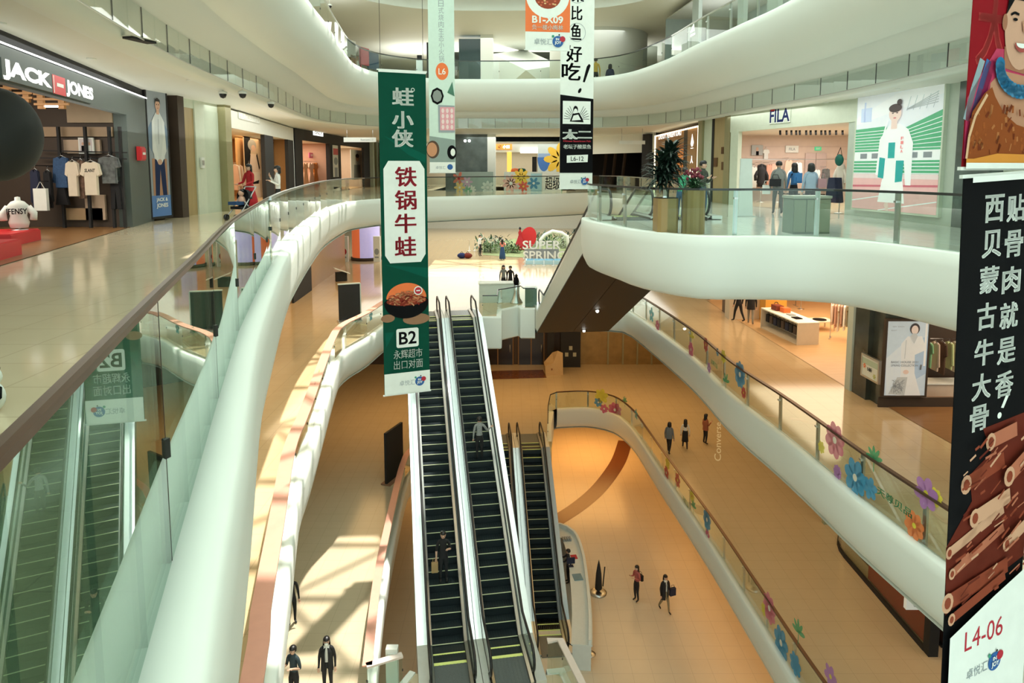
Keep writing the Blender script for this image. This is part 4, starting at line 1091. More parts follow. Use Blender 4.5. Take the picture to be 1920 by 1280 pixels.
for k, (x, m, l) in enumerate(((572, paint(.6, .35, .2), 'tan dress left in the pink lit shop'), (583, paint(.65, .42, .3), 'pale tan dress second in the pink lit shop'), (591, paint(.62, .22, .03), 'bright orange dress in the pink lit shop'), (600, paint(.55, .18, .03), 'deep orange dress right in the pink lit shop'))):
    hang_px(ON, 'dress', x-6, 305, x+7, 345, 1.2, m, l, 'dresses in the pink lit shop')
rk = thing('clothes_rail', 'thin rail holding the orange and tan dresses of the pink lit shop', 'rail', (0, 0, 0)); b = ON.mb(); hs = HOOKS[id(ON)]; b.bar((min(h[0] for h in hs)-.3, 1.2, hs[0][2]), (max(h[0] for h in hs)+.3, 1.2, hs[0][2]), .03, .03)
for u_, v_, z_ in hs: b.bar((u_, v_, z_-.02), (u_, 4, z_-.02), .02, .02)
b.build('bars', STEEL, rk)
ON.art('pink_sign', 'small pink panel hung above the orange dresses', 'sign', 580, 296, 596, 286, 1.5, paint(.62, .12, .25), lambda a, W, H: a.text('SPRING', W/2, H/2, W*.7, H*.4, CW, .02))
ON.art('shop_poster', 'white poster of a woman on the beige wall of the farther black shop', 'poster', 659, 337, 680, 280, .6, CW, lambda a, W, H: (a.shape([(W*.2, 0), (W*.25, H*.5), (W*.8, H*.5), (W*.85, 0)], paint(.3, .35, .35)), a.ell(W*.55, H*.72, W*.14, H*.11, SKIN), a.ell(W*.55, H*.80, W*.16, H*.07, HAIR)))
ON.art('shop_poster', 'narrow red and white poster on the black pier', 'poster', 626, 332, 635, 272, -.13, CW, lambda a, W, H: (a.rect(0, H*.7, W, H*.9, RED), a.ell(W*.5, H*.5, W*.4, H*.12, CGY), a.rect(W*.2, 0, W*.8, H*.3, CGY)))
t = thing('direction_sign', 'white bar-shaped direction sign hanging before the black shops', 'sign', aty(675, 262, 40)); W = 60*40/1300
b = MB(); b.box((0, 0, 0), (W, .12, .26)); b.build('board', CW, t); a = Art()
a.text('Restrooms 2 3', W*.22, 0, .7, .1, CGY, .01); o = a.done('lettering', t); o.location = (0, -.07, 0)
b = MB(); b.tube([(-W*.4, 0, .13), (-W*.4, 0, 3.75-t.location.z)], .015, 5); b.tube([(W*.4, 0, .13), (W*.4, 0, 3.75-t.location.z)], .015, 5); b.build('rod', STEEL, t)

# ------------------------------------------------------------------ right side, this floor
FI = Shop((9.42, 29.2), (11.15, 23.0))
PINK = paint(.70, .56, .47, .7)
FO_ = FI
b = MB(); b.flat([(9.42, 29.2), (11.15, 23), (18, 23), (18, 33.2), (9.6, 33.2)], .012); struct('floor', b, STONE)
b = MB(); b.flat([(9.5, 29.2), (11.25, 23), (18, 23), (18, 33.2), (9.6, 33.2)], 3.08, None, False); struct('ceiling', b, paint(.74, .66, .58, .7))
b = MB(); b.box2((9.6, 33.1, 0), (18, 33.2, 3.6)); struct('wall_back', b, PINK)
b = MB(); b.box2((18, 23, 0), (18.1, 33.2, 3.6)); struct('wall_right', b, PINK)
light('AREA', 'shop_lamp_row', (13, 28.5, 3.0), 420, (1, .90, .82), 4, 6, target=(13, 28.5, 0))
FI.seg('trim_25', -.5, FI.L+5.2, 3.05, 3.78, PALEG); FI.seg('wall_segment', -.45, .1, 0, 3.05, PALEG)
def fila(a, W, H):
    a.text('FILA', W/2+.02, H/2-.02, W, H*.9, CW, .05); a.text('FILA', W/2, H/2, W*.95, H*.84, paint(.01, .02, .10), .025); a.rect(W*.06, H*.82, W*.26, H*.93, RED)
FI.art('shop_sign', 'dark blue FILA letters with a red stroke on the grey-green fascia', 'sign', 1442, 233, 1481, 204, -.09, PALEG, fila, th=.02)
FK = Shop((9.6, 33.1), (18, 33.1))
b = FK.mb(); pass
q0, q1 = FK.px(1508, 330, -.06), FK.px(1550, 288, -.06)
for z in (1.5, 2.0, 2.55): b.box2((0.4, -.02, z), (7.8, .0, z+.012))
struct('trim_26', b, paint(.55, .43, .37))
t = thing('stockroom_door', 'pale pink double door at the back of the sportswear shop', 'door', FK.w((q0[0]+q1[0])/2, -.06, .02), FK.a)
w = abs(q1[0]-q0[0])/2
for s in (-1, 1): b = MB(); b.box((s*w/2, 0, q1[2]/2), (w-.02, .06, q1[2])); b.build('leaf', paint(.58, .46, .42), t)
b = MB(); b.lathe((0, 0, 0), [(.13, 0), (.13, .03), (.09, .03), (.09, 0)], 16); o = b.build('round_badge', CBK, t); o.rotation_euler = (pi/2, 0, 0); o.location = (-w*.5, -.03, 1.35)
FK.art('exit_sign', 'small green exit sign above the pink door', 'sign', 1528, 282, 1540, 275, -.08, paint(.05, .40, .18, .5, 1.0), lambda a, W, H: a.text('EXIT', W/2, H/2, W*.6, H*.5, CW, .02))
FK.art('shop_picture', 'grey picture of a figure on the left of the sportswear wall', 'picture', 1409, 291, 1430, 272, -.08, paint(.42, .44, .42), lambda a, W, H: (a.ell(W*.5, H*.6, W*.12, H*.2, SKIN), a.rect(W*.4, 0, W*.65, H*.4, CBK)))
FK.art('shop_picture', 'white card with a small FILA word on the sportswear wall', 'picture', 1473, 286, 1497, 273, -.08, CW, lambda a, W, H: a.text('FILA', W*.5, H*.5, W*.5, H*.4, CGY, .02))
b = FK.mb()
for i, (x, y) in enumerate(((1463, 240), (1475, 236), (1484, 239), (1493, 238), (1500, 233), (1512, 232), (1520, 240), (1530, 235), (1540, 240), (1548, 232), (1556, 239), (1568, 234), (1580, 239))):
    p = FK.px(x, y+3, -4.5); t = thing('track_spotlight', 'small black ceiling spotlight inside the sportswear shop', 'spotlight', FK.w(p[0], -4.5, min(p[2], 3.0)), FK.a, 'black spotlights of the sportswear shop')
    b = MB(); b.tube([(0, 0, .10), (0, 0, 0), (0, -.03, -.10)], .045, 8); b.build('can', BLACKM, t)
    b = MB(); b.tube([(0, 0, .08), (0, 0, 3.1-t.location.z)], .012, 5); b.build('stem', BLACKM, t)
GF = 'sportswear on the back rails'
for k, (x0, y0, x1, y1, m, l) in enumerate(((1406, 312, 1420, 352, CW, 'white jacket at the left end of the sportswear rail'), (1418, 308, 1437, 350, BLKC, 'black jacket on the sportswear rail'), (1436, 308, 1446, 346, paint(.7, .35, .25), 'salmon top on the sportswear rail'), (1444, 306, 1462, 346, paint(.72, .45, .35), 'pale peach top on the sportswear rail'), (1470, 300, 1486, 335, paint(.72, .5, .38), 'peach sweatshirt in the middle of the rail'), (1488, 304, 1504, 340, CW, 'white shirt with dark print near the pink door'), (1540, 316, 1556, 352, FLO, 'dark patterned jacket right of the pink door'), (1525, 318, 1538, 345, CW, 'white printed top under the pink door'))):
    hang_px(FK, 'shirt', x0, y0, x1, y1, -.7, m, l, GF)
hang_px(FK, 'tee', 1430, 280, 1442, 298, -.06, CW, 'white t-shirt pinned beside the grey picture', GF)
for k, (x, m, l) in enumerate(((1425, BLKC, 'headless mannequin in black left in the sportswear shop'), (1456, paint(.72, .5, .38), 'peach headless mannequin above the grey-jacketed man'), (1486, CW, 'white headless mannequin behind the woman in blue'))):
    torso(FK, x, 392, -1.6, 1.75, m, l, 'mannequins of the sportswear shop')
rk = thing('clothes_rail', 'pale clothes rail along the back wall of the sportswear shop', 'rail', (0, 0, 0)); b = FK.mb(); b.bar((.4, -.55, 1.95), (7.6, -.55, 1.95), .03, .03)
for u_, v_, z_ in HOOKS[id(FK)]: b.bar((u_, 0, z_), (u_, v_-.03, z_), .02, .02)
b.build('bars', STEEL, rk)
torso(FI, 1572, 415, .25, 1.85, paint(.78, .68, .58), 'cream mannequin at the right jamb of the sportswear shop')
t = thing('hanging_bag', 'dark green shoulder bag on the cream mannequin', 'bag', FI.w(*FI.px(1576, 300, .0)), FI.a)
b = MB(); b.ball((0, -.05, 0), (.18, .09, .20), 12, 8); b.build('body', paint(.02, .12, .09), t); b = MB(); b.tube([(-.12, -.05, .13), (0, -.02, .42), (.12, -.05, .13)], .012, 5); b.build('strap', CBK, t)
garment('skirt', .62, .85, NAVY, 'black skirt on the cream mannequin at the right jamb', FI.w(*FI.px(1566, 330, .0)), FI.a, hanger=False, th=.3)
t = thing('display_table', 'low dark display table inside the sportswear shop', 'table', FI.w(FI.px(1500, 395, .9)[0], .9, .012), FI.a)
b = MB(); b.box((0, 0, .55), (1.7, .8, .06)); b.build('top', BROWNW, t)
for sx in (-1, 1):
    for sy in (-1, 1): b = MB(); b.box((sx*.78, sy*.34, .26), (.06, .06, .52)); b.build('leg', BROWNW, t)
b = MB(); b.box((.5, 0, .20), (.5, .5, .25)); b.box((-.3, 0, .2), (.7, .5, .02)); b.build('shelf', CW, t)
# big lit screen
SCN = Shop((11.12, 23.05), (11.72, 18.35)); SCN.seg('wall_right', -.1, SCN.L, 0, 3.78, paint(.50, .56, .48), .0, .4)
LIT = lambda r, g, b: mat('screen_%d_%d_%d' % (int(r*255), int(g*255), int(b*255)), (r, g, b), .4, emit=.20)
def tennis(a, W, H):
    wh, gr, pk = LIT(.86, .90, .90), LIT(.10, .42, .22), LIT(.80, .48, .46)
    a.rect(0, H*.66, W, H, LIT(.78, .82, .86)); a.shape([(0, H*.74), (W, H*.92), (W, H), (W*.5, H*.97), (0, H*.8)], wh)
    a.rect(W*.06, H*.76, W*.20, H*.88, LIT(.55, .66, .85)); a.rect(W*.10, H*.76, W*.12, H*.93, LIT(.5, .6, .8), True)
    a.lay += 1
    for k in range(5): a.line([(W*.62, H*(.83)), (W*.95, H*(.86+.02*k))], .03, LIT(.5, .55, .55), True)
    for k in range(5): a.line([(W*(.62+.07*k), H*.82), (W*(.66+.07*k), H*.93)], .025, LIT(.5, .55, .55), True)
    a.shape([(0, H*.50), (0, H*.70), (W*.4, H*.71), (W*.4, H*.50)], gr); a.shape([(W*.6, H*.50), (W*.6, H*.68), (W, H*.80), (W, H*.50)], gr, True)
    a.lay += 1
    for k in range(7):
        a.line([(0, H*(.52+.025*k)), (W*.4, H*(.52+.026*k))], .02, wh, True); a.line([(W*.6, H*(.52+.023*k)), (W, H*(.52+.038*k))], .02, wh, True)
    a.rect(0, H*.42, W, H*.50, wh); a.lay += 1
    for k in range(6): a.rect(W*(.08+.15*k), H*.44, W*(.17+.15*k), H*.485, LIT(.25, .28, .3), True)
    a.rect(0, H*.30, W, H*.42, gr); a.lay += 1
    for k in range(4): a.line([(0, H*(.315+.028*k)), (W, H*(.315+.028*k))], .025, wh, True)
    a.rect(0, 0, W, H*.30, pk); a.rect(0, H*.27, W, H*.31, LIT(.80, .66, .64)); a.line([(0, H*.20), (W, H*.22)], .06, LIT(.6, .16, .2))
    a.line([(0, H*.07), (W*.5, H*.14)], .03, wh); a.line([(W*.35, 0), (W, H*.10)], .03, wh, True)
    # figure
    sk = LIT(.80, .62, .55); w2 = LIT(.93, .94, .92)
    a.shape([(W*.42, H*.05), (W*.45, -.0), (W*.48, H*.0), (W*.47, H*.12)], sk)
    a.shape([(W*.58, H*.05), (W*.56, 0), (W*.60, 0), (W*.61, H*.12)], sk, True)
    a.shape([(W*.34, H*.07), (W*.42, H*.42), (W*.60, H*.42), (W*.66, H*.07)], w2)
    a.shape([(W*.30, H*.30), (W*.33, H*.60), (W*.42, H*.70), (W*.48, H*.72), (W*.56, H*.72), (W*.66, H*.67), (W*.72, H*.56), (W*.72, H*.22), (W*.66, H*.22), (W*.63, H*.42), (W*.62, H*.34), (W*.40, H*.34), (W*.38, H*.30)], LIT(.88, .90, .90))
    tl = LIT(.03, .38, .36)
    a.rect(W*.44, H*.44, W*.52, H*.57, tl); a.shape([(W*.33, H*.28), (W*.34, H*.45), (W*.41, H*.44), (W*.40, H*.27)], tl, True); a.shape([(W*.54, H*.24), (W*.54, H*.42), (W*.63, H*.42), (W*.62, H*.25)], tl, True)
    a.rect(W*.46, H*.68, W*.53, H*.76, sk); a.ell(W*.50, H*.805, W*.072, H*.065, sk); a.ell(W*.50, H*.85, W*.076, H*.035, LIT(.06, .04, .04)); a.ell(W*.545, H*.895, W*.03, H*.025, LIT(.06, .04, .04), same=True)
    a.ell(W*.475, H*.81, W*.012, H*.005, LIT(.1, .05, .05), 10); a.ell(W*.525, H*.81, W*.012, H*.005, LIT(.1, .05, .05), 10, same=True); a.ell(W*.50, H*.77, W*.018, H*.006, LIT(.6, .2, .2), 10, same=True)
    a.lay += 1
    for k, ch in enumerate('FILA'): a.text(ch, W*.60, H*(.60-.035*k), W*.03, H*.025, LIT(.8, .25, .25), .02, True)
    a.line([(W*.36, H*.58), (W*.42, H*.76)], .07, wh)
SCN.art('advertising_screen', 'huge lit screen of a woman in white sportswear before green stands', 'screen', 1598, 389, 1757, 182, -.10, CW, tennis, th=.10, frame=PALEG)
MP = Shop((11.72, 18.35), (11.85, 17.2)); MP.seg('wall_segment', 0, MP.L, 0, 3.78, MARBLE, -.08, .4)
b = MP.mb(); b.box2((-.6, .3, 0), (8, .6, 3.78)); struct('wall_right', b, PALEG)
# pillars left of the sportswear shop, bakery-like brown shop, dark restaurant
PR = Shop((8.95, 33.2), (9.42, 29.25)); x = [PR.px(p, 300)[0] for p in (1311, 1319, 1334, 1338, 1359, 1363, 1373)]
for i, (m, v) in enumerate(((OLIVE, -.1), (PALEG, 0), (BLACKM, -.02), (wood('gold_veneer_right', (.36, .26, .11), (.48, .36, .18), .4), 0), (PALEG, .02), (OLIVE, -.15))):
    PR.seg('wall_segment', x[i], x[i+1], 0, 3.78, m, v, .4)
for x0, y0, w, h, l in ((1355, 282, .22, .3, 'upper small brown plate on the gold pillar'), (1342, 304, .35, .4, 'wide brown plate low on the left of the gold pillar'), (1355, 311, .2, .35, 'lower small brown plate on the right of the gold pillar')):
    p = PR.px(x0, y0, -.02); b = PR.mb(); b.box((p[0], -.03, p[2]), (w, .03, h)); tag(b.build('wall_plate', paint(.14, .07, .03)), l, 'plate')
BS = Shop((9.05, 44), (8.95, 33.3)); WDB = wood('lit_brown_wood', (.40, .19, .06), (.55, .29, .11), .5)
BS.room(3.5, 3.2, WDB, WOODF, WDB, u0=.2, u1=u(BS, 1283), lamp=200, lcol=WARM)
BS.seg('trim_27', .1, u(BS, 1283), 2.75, 3.5, WDB, -.05, .1); BS.seg('wall_segment', u(BS, 1290), BS.L, 0, 3.55, WDB, -.05, .2); BS.seg('wall_segment', u(BS, 1283), u(BS, 1290), 0, 3.6, BROWNW, -.05, .3)
b = BS.mb(); b.box2((.1, -.12, 3.5), (BS.L, -.04, 3.56)); b.box2((BS.L-.06, -.12, 0), (BS.L, -.04, 3.5)); b.box2((.1, -.12, 0), (.16, -.04, 3.5)); tag(b.build('strip_light', mat('warm_led', (1, .85, .6), emit=3)), 'warm light outline round the brown wooden shop front', 'light')
BS.art('shop_sign', 'white capital lettering on the brown wooden shop fascia', 'sign', 1235, 263, 1277, 252, -.08, WDB, lambda a, W, H: a.text('DADDY YENSEN KAKI', W/2, H/2, W, H*.8, mat('lit_white', (.95, .97, .93), .4, emit=1.6), .02), th=.02)
def drop(a, W, H):
    lw = mat('lit_white', (.95, .97, .93), .4, emit=1.6)
    a.shape([(W*.3, H*.76), (W*.5, H*.98), (W*.62, H*.86), (W*.72, H*.78), (W*.6, H*.70), (W*.4, H*.70)], lw); a.rect(W*.32, H*.655, W*.68, H*.67, lw, True)
    a.text('人', W*.5, H*.42, W*.35, H*.16, lw, .02); a.text('H', W*.5, H*.12, W*.4, H*.18, lw, .02)
BS.art('shop_emblem', 'white drop-shaped emblem above two characters on brown wood', 'sign', 1289, 335, 1303, 250, -.09, WDB, drop, th=.02)
DK = Shop((4.2, 53.5), (9.0, 44.3)); DK.room(7, 3.0, BLACKM, WOODF, BLACKM, lamp=35, lcol=WARM)
DK.seg('trim_28', -.1, DK.L, 2.55, 3.78, CEIL)
DK.seg('wall_segment', u(DK, 1210), u(DK, 1224), 0, 3.7, BLACKM, -.3, .3)
for k, x in enumerate((1130, 1147, 1165)):
    p = DK.px(x, 320, 3); t = thing('timber_post', ('left', 'middle', 'right')[k]+' dark slanting timber post in the restaurant', 'post', DK.w(p[0], 3, .012), DK.a, 'slanting restaurant posts')
    b = MB(); b.bar((0, 0, 0), (.5, 0, 2.95), .16, .16, up=(0, 1, 0)); b.build('beam', BROWNW, t)
t = thing('direction_sign', 'white bar-shaped direction sign hanging before the dark restaurant', 'sign', aty(1185, 267, 40)); W = 48*40/1300
b = MB(); b.box((0, 0, 0), (W, .12, .20)); b.build('board', CW, t)
b = MB(); b.tube([(-W*.4, 0, .1), (-W*.4, 0, 3.78-t.location.z)], .015, 5); b.tube([(W*.4, 0, .1), (W*.4, 0, 3.78-t.location.z)], .015, 5); b.build('rod', STEEL, t)

# ------------------------------------------------------------------ far side behind the bridge
def slabwall(name, x0, x1, y0, y1, z0, z1, m): b = MB(); b.box2((x0, y0, z0), (x1, y1, z1)); return struct(name, b, m)
def xat(px, y): return ray(px, 300).x/ray(px, 300).y*y
slabwall('wall_lift', xat(835, 46.5), xat(914, 46.5), 46.5, 47.6, -.0, 5.2, MARBLE)
slabwall('wall_lift', xat(914, 46.5), xat(929, 46.5), 46.4, 47.8, -.0, 5.2, WHITE)
slabwall('wall_lift', xat(862, 46.5), xat(902, 46.5), 46.5, 47.6, ZU, ZU+4, mat('dark_green_glass_wall', (.012, .035, .035), .15))
slabwall('wall_lift', xat(902, 46.5), xat(925, 46.5), 46.4, 47.8, ZU, ZU+4.4, WHITE)
for k, (x, y, l) in enumerate(((872, 264, 'left'), (880, 264, 'right'))):
    b = MB(); b.ball(aty(x, y, 46.45), .09, 10, 6); tag(b.build('wall_lamp', LEDW), l+' small round lamp on the dark marble wall behind the bridge', 'lamp')
SF = Shop((-9.5, 60), (9.5, 60)); SF.room(5, 3.2, paint(.42, .36, .26, .7), STONE, CEIL, u0=0, u1=19, lamp=500)
SF.seg('trim_29', 0, 19, 2.9, 3.8, CEIL)
ORL = mat('lit_orange', (.85, .32, .06), .5, emit=.9)
def gate(a, W, H): a.lay += 1; a.text('记', W*.25, H*.5, W*.2, H*.6, CW, .02, True); a.text('小面', W*.65, H*.5, W*.4, H*.6, mat('lit_white', (.95, .97, .93), .4, emit=1.6), .02, True)
SF.art('shop_sign', 'orange lit sign board of the small noodle shop behind the bridge', 'sign', 929, 280, 960, 270, -.13, ORL, gate)
t = thing('sign_pillar', 'glowing yellow pillar under the orange sign board', 'pillar', SF.w(SF.px(955, 320, -.2)[0], -.2, .01), 0)
b = MB(); b.box((0, 0, 1.45), (.40, .3, 2.9)); b.build('post', mat('lit_yellow', (.9, .62, .12), .5, emit=.9), t)
for k, (x, m, l) in enumerate(((966, COR, 'round display drum with an orange top behind the bridge'), (978, paint(.02, .10, .06), 'round display drum with a dark green top behind the bridge'))):
    p = SF.px(x, 322, -1.5); t = thing('display_drum', l, 'display', SF.w(p[0], -1.5, 0), 0)
    b = MB(); b.lathe((0, 0, 0), [(.36, 0), (.36, 1.25)], 20); b.build('drum', CW, t); b = MB(); b.lathe((0, 0, 1.25), [(.37, 0), (.37, .1), (.3, .25), (.001, .3)], 20); b.build('top', m, t)
    b = MB(); b.lathe((0, 0, .45), [(.365, 0), (.365, .18)], 20); b.build('label_band', CGY, t)
b = SF.mb(); p = SF.px(1000, 282, -.5); b.box((p[0]+.3, -.1, p[2]), (2.8, .2, .45)); tag(b.build('shop_sign', [mat('lit_white', (.95, .97, .93), .4, emit=1.6)]), 'white lit sign box near the flower hoarding behind the bridge', 'sign')
for k, (x0, x1, m, l) in enumerate(((998, 1006, BLACKM, 'dark shelf tower left of the flower hoarding'), (1006, 1014, CREAMW, 'pale shelf tower beside the flower hoarding'))):
    p, q = SF.px(x0, 330, -1), SF.px(x1, 280, -1); b = SF.mb(); b.box2((p[0], -1, 0), (q[0], -.6, 2.5)); b.box2((p[0]+.05, -1.05, .8), (q[0]-.05, -1, 1.1)); tag(b.build('shelf_tower', m), l, 'shelf')
HO = Shop((-4.6, 46.3), (6.2, 46.3))
def flower(a, cx, cz, r, n, m, c, rot=0, w=.42, same=False):
    if not same: a.lay += 1
    for k in range(n):
        an = rot+2*pi*k/n; a.ell(cx+r*.58*cos(an), cz+r*.58*sin(an), r*.45, r*w*.55, m, 12, rot=an, same=True)
    a.ell(cx, cz, r*.2, r*.2, c, 12)
def hoarding(a, W, H):
    ybl = paint(.06, .18, .50); yel = paint(.88, .55, .05); gr = paint(.25, .50, .36)
    a.rect(0, 0, W, H, paint(.66, .72, .68)); a.ell(W*.70, H*.80, W*.10, H*.17, ybl, 24, pi, 2*pi); a.rect(W*.62, H*.80, W*.80, H*.95, paint(.3, .42, .62))
    a.shape([(W*.72, H*.42), (W*.90, H*.66), (W*1.0, H*.42)], gr)
    flower(a, W*.94, H*.78, H*.22, 7, yel, paint(.85, .6, .1)); flower(a, W*.24, H*.30, H*.16, 8, paint(.80, .48, .42), CW); flower(a, W*.34, H*.40, H*.2, 8, yel, yel); flower(a, W*.36, H*.16, H*.11, 7, paint(.75, .16, .10), yel)
    a.rect(W*.48, H*.02, W*.66, H*.36, paint(.35, .60, .68)); flower(a, W*.52, H*.22, H*.1, 6, paint(.05, .25, .45), CW); a.rect(W*.70, 0, W, H*.38, CW); a.text('超级', W*.85, H*.19, W*.24, H*.26, paint(.1, .28, .5), .01)
p = HO.px(945, 357, 0)
HO.art('flower_hoarding', 'painted hoarding with flowers and two blue characters behind the bridge', 'hoarding', 945, 361, 1052, 322, 0, CW, lambda a, W, H: hoarding(a, W, H*2.6) if 0 else (a.rect(0, 0, W, H, paint(.66, .72, .68)), flower(a, W*.12, H*.45, H*.42, 9, paint(.80, .48, .42), CW), flower(a, W*.30, H*.75, H*.40, 8, paint(.88, .60, .08), paint(.85, .6, .1)), flower(a, W*.34, H*.3, H*.26, 7, paint(.72, .12, .08), paint(.88, .60, .08)), a.rect(W*.47, H*.05, W*.66, H*.92, paint(.38, .62, .70)), flower(a, W*.52, H*.45, H*.3, 6, paint(.05, .25, .45), CW), a.rect(W*.67, 0, W, H, CW), a.text('超级', W*.85, H*.45, W*.26, H*.62, paint(.1, .28, .5), .01)))
HO2 = Shop((-4.6, 47.2), (6.2, 47.2))
HO2.art('flower_hoarding', 'tall hoarding with a blue half disc, green hill and yellow flower', 'hoarding', 1008, 358, 1054, 270, 0, paint(.66, .72, .68), lambda a, W, H: (a.ell(W*.25, H*.72, W*.26, H*.30, paint(.06, .18, .50), 24, pi, 2*pi), a.rect(W*.02, H*.72, W*.5, H*.80, paint(.3, .42, .62)), a.shape([(W*.25, 0), (W*.72, H*.38), (W, H*.15), (W, 0)], paint(.25, .50, .36)), flower(a, W*.9, H*.68, H*.34, 8, paint(.90, .55, .05), paint(.85, .6, .1))))
HO.art('window_stickers', 'flower stickers on a pale board before the dark marble wall', 'hoarding', 855, 364, 925, 322, -.3, paint(.34, .44, .42), lambda a, W, H: (flower(a, W*.08, H*.7, H*.3, 5, paint(.62, .18, .12), CRD), flower(a, W*.1, H*.3, H*.25, 6, paint(.8, .6, .2), CW), flower(a, W*.3, H*.55, H*.25, 6, paint(.62, .42, .6), CW), flower(a, W*.42, H*.2, H*.2, 8, CW, CW), flower(a, W*.85, H*.3, H*.3, 8, paint(.70, .78, .74), CW), flower(a, W*.33, H*.15, H*.18, 6, paint(.15, .45, .25), CW)))
# upper floor, far
slabwall('wall_far', -22, 22, 70, 70.3, ZU, ZT, WHITE)
b = MB(); c = aty(1130, 90, 47); b.lathe((c.x-.3, 47, ZU), [(3.2, 0), (3.2, 4.2), (3.2, 6)], 40); struct('wall_rotunda', b, WHITE)
b = MB(); b.lathe((c.x-.3, 47, ZU+4.3), [(3.26, 0), (3.26, .5)], 40); tag(b.build('smoke_barrier', SMOKE), 'curved glass band round the white rotunda on the upper floor', 'smoke barrier')
b = MB(); y = 50; b.add([(xat(925, y), y, ZU+.5), (xat(1050, y), y, ZU+.5), (xat(1050, y), y, ZU+2.8), (xat(985, y), y+3, ZU+4.4), (xat(925, y), y, ZU+3.6), (xat(985, y), y-2, ZU+2.2)], [(0, 1, 5), (1, 2, 5), (2, 3, 5), (3, 4, 5), (4, 0, 5)]); tag(b.build('fabric_canopy', WHITE), 'white folded canopy behind the upper bridge', 'canopy')
UP = Shop((xat(640, 42), 42), (xat(712, 46), 46), ZU)
for k, (x0, x1, y0, y1, m, l) in enumerate(((650, 667, 78, 105, CW, 'white framed notice board on the upper left floor'), (658, 672, 106, 122, paint(.42, .26, .13), 'tan display box below the notice board'), (677, 692, 92, 120, paint(.42, .02, .05), 'deep red display panel on the upper left floor'), (692, 710, 100, 128, paint(.02, .06, .12), 'dark blue display panel on the upper left floor'))):
    p, q = UP.px(x0, y1, 0), UP.px(x1, y0, 0); b = UP.mb(); b.box2((p[0], 0, min(p[2], q[2])), (q[0], .15, max(p[2], q[2]))); b.box2((p[0]+.05, .05, 0), (p[0]+.12, .1, p[2])); tag(b.build('display_board', m), l, 'board')
b = MB(); p = aty(804, 80, 41); q = aty(804, 145, 41); b.box2((p.x-.12, 40.9, ZU), (p.x+.12, 41.1, p.z)); tag(b.build('black_post', BLACKM), 'black upright post left of the pale banner on the upper floor', 'post')
t = thing('ticket_gate', 'slim steel ticket stand at the upper bridge railing', 'stand', (aty(787, 140, 39).x, 39, ZU+.28))
b = MB(); b.box((0, 0, .6), (.35, .25, 1.2)); b.build('body', STEEL, t); b = MB(); b.box((0, 0, 1.35), (.25, .2, .25)); b.build('head', BLACKM, t)
# sportswear display above right
UQ = Shop((8.6, 40), (10.4, 17), ZU); UQ.room(4, 3.9, paint(.30, .36, .34), STONE, paint(.5, .52, .48), lamp=160)
for k, (x, w) in enumerate(((1300, .3), (1440, .3), (1385, .2))):
    UQ.seg('wall_segment', UQ.px(x, 40)[0], UQ.px(x, 40)[0]+w*3, 0, 3.9, paint(.42, .48, .45))
def three(a, W, H):
    lw = mat('lit_white', (.95, .97, .93), .4, emit=1.6); a.lay += 1
    for k in range(3): a.shape([(W*(.12+.27*k), H*.3), (W*(.30+.27*k), H*.3), (W*(.45+.12*k)+W*.02, H*(.55+.2*k)), (W*(.36+.12*k), H*(.5+.2*k))], lw, True)
    a.text('adidas', W*.5, H*.12, W*.9, H*.2, lw, .02)
UQ.art('shop_emblem', 'white three-bar mountain emblem glowing on the upper right shop', 'sign', 1291, 72, 1304, 46, -.09, paint(.30, .36, .34), three, th=.02)

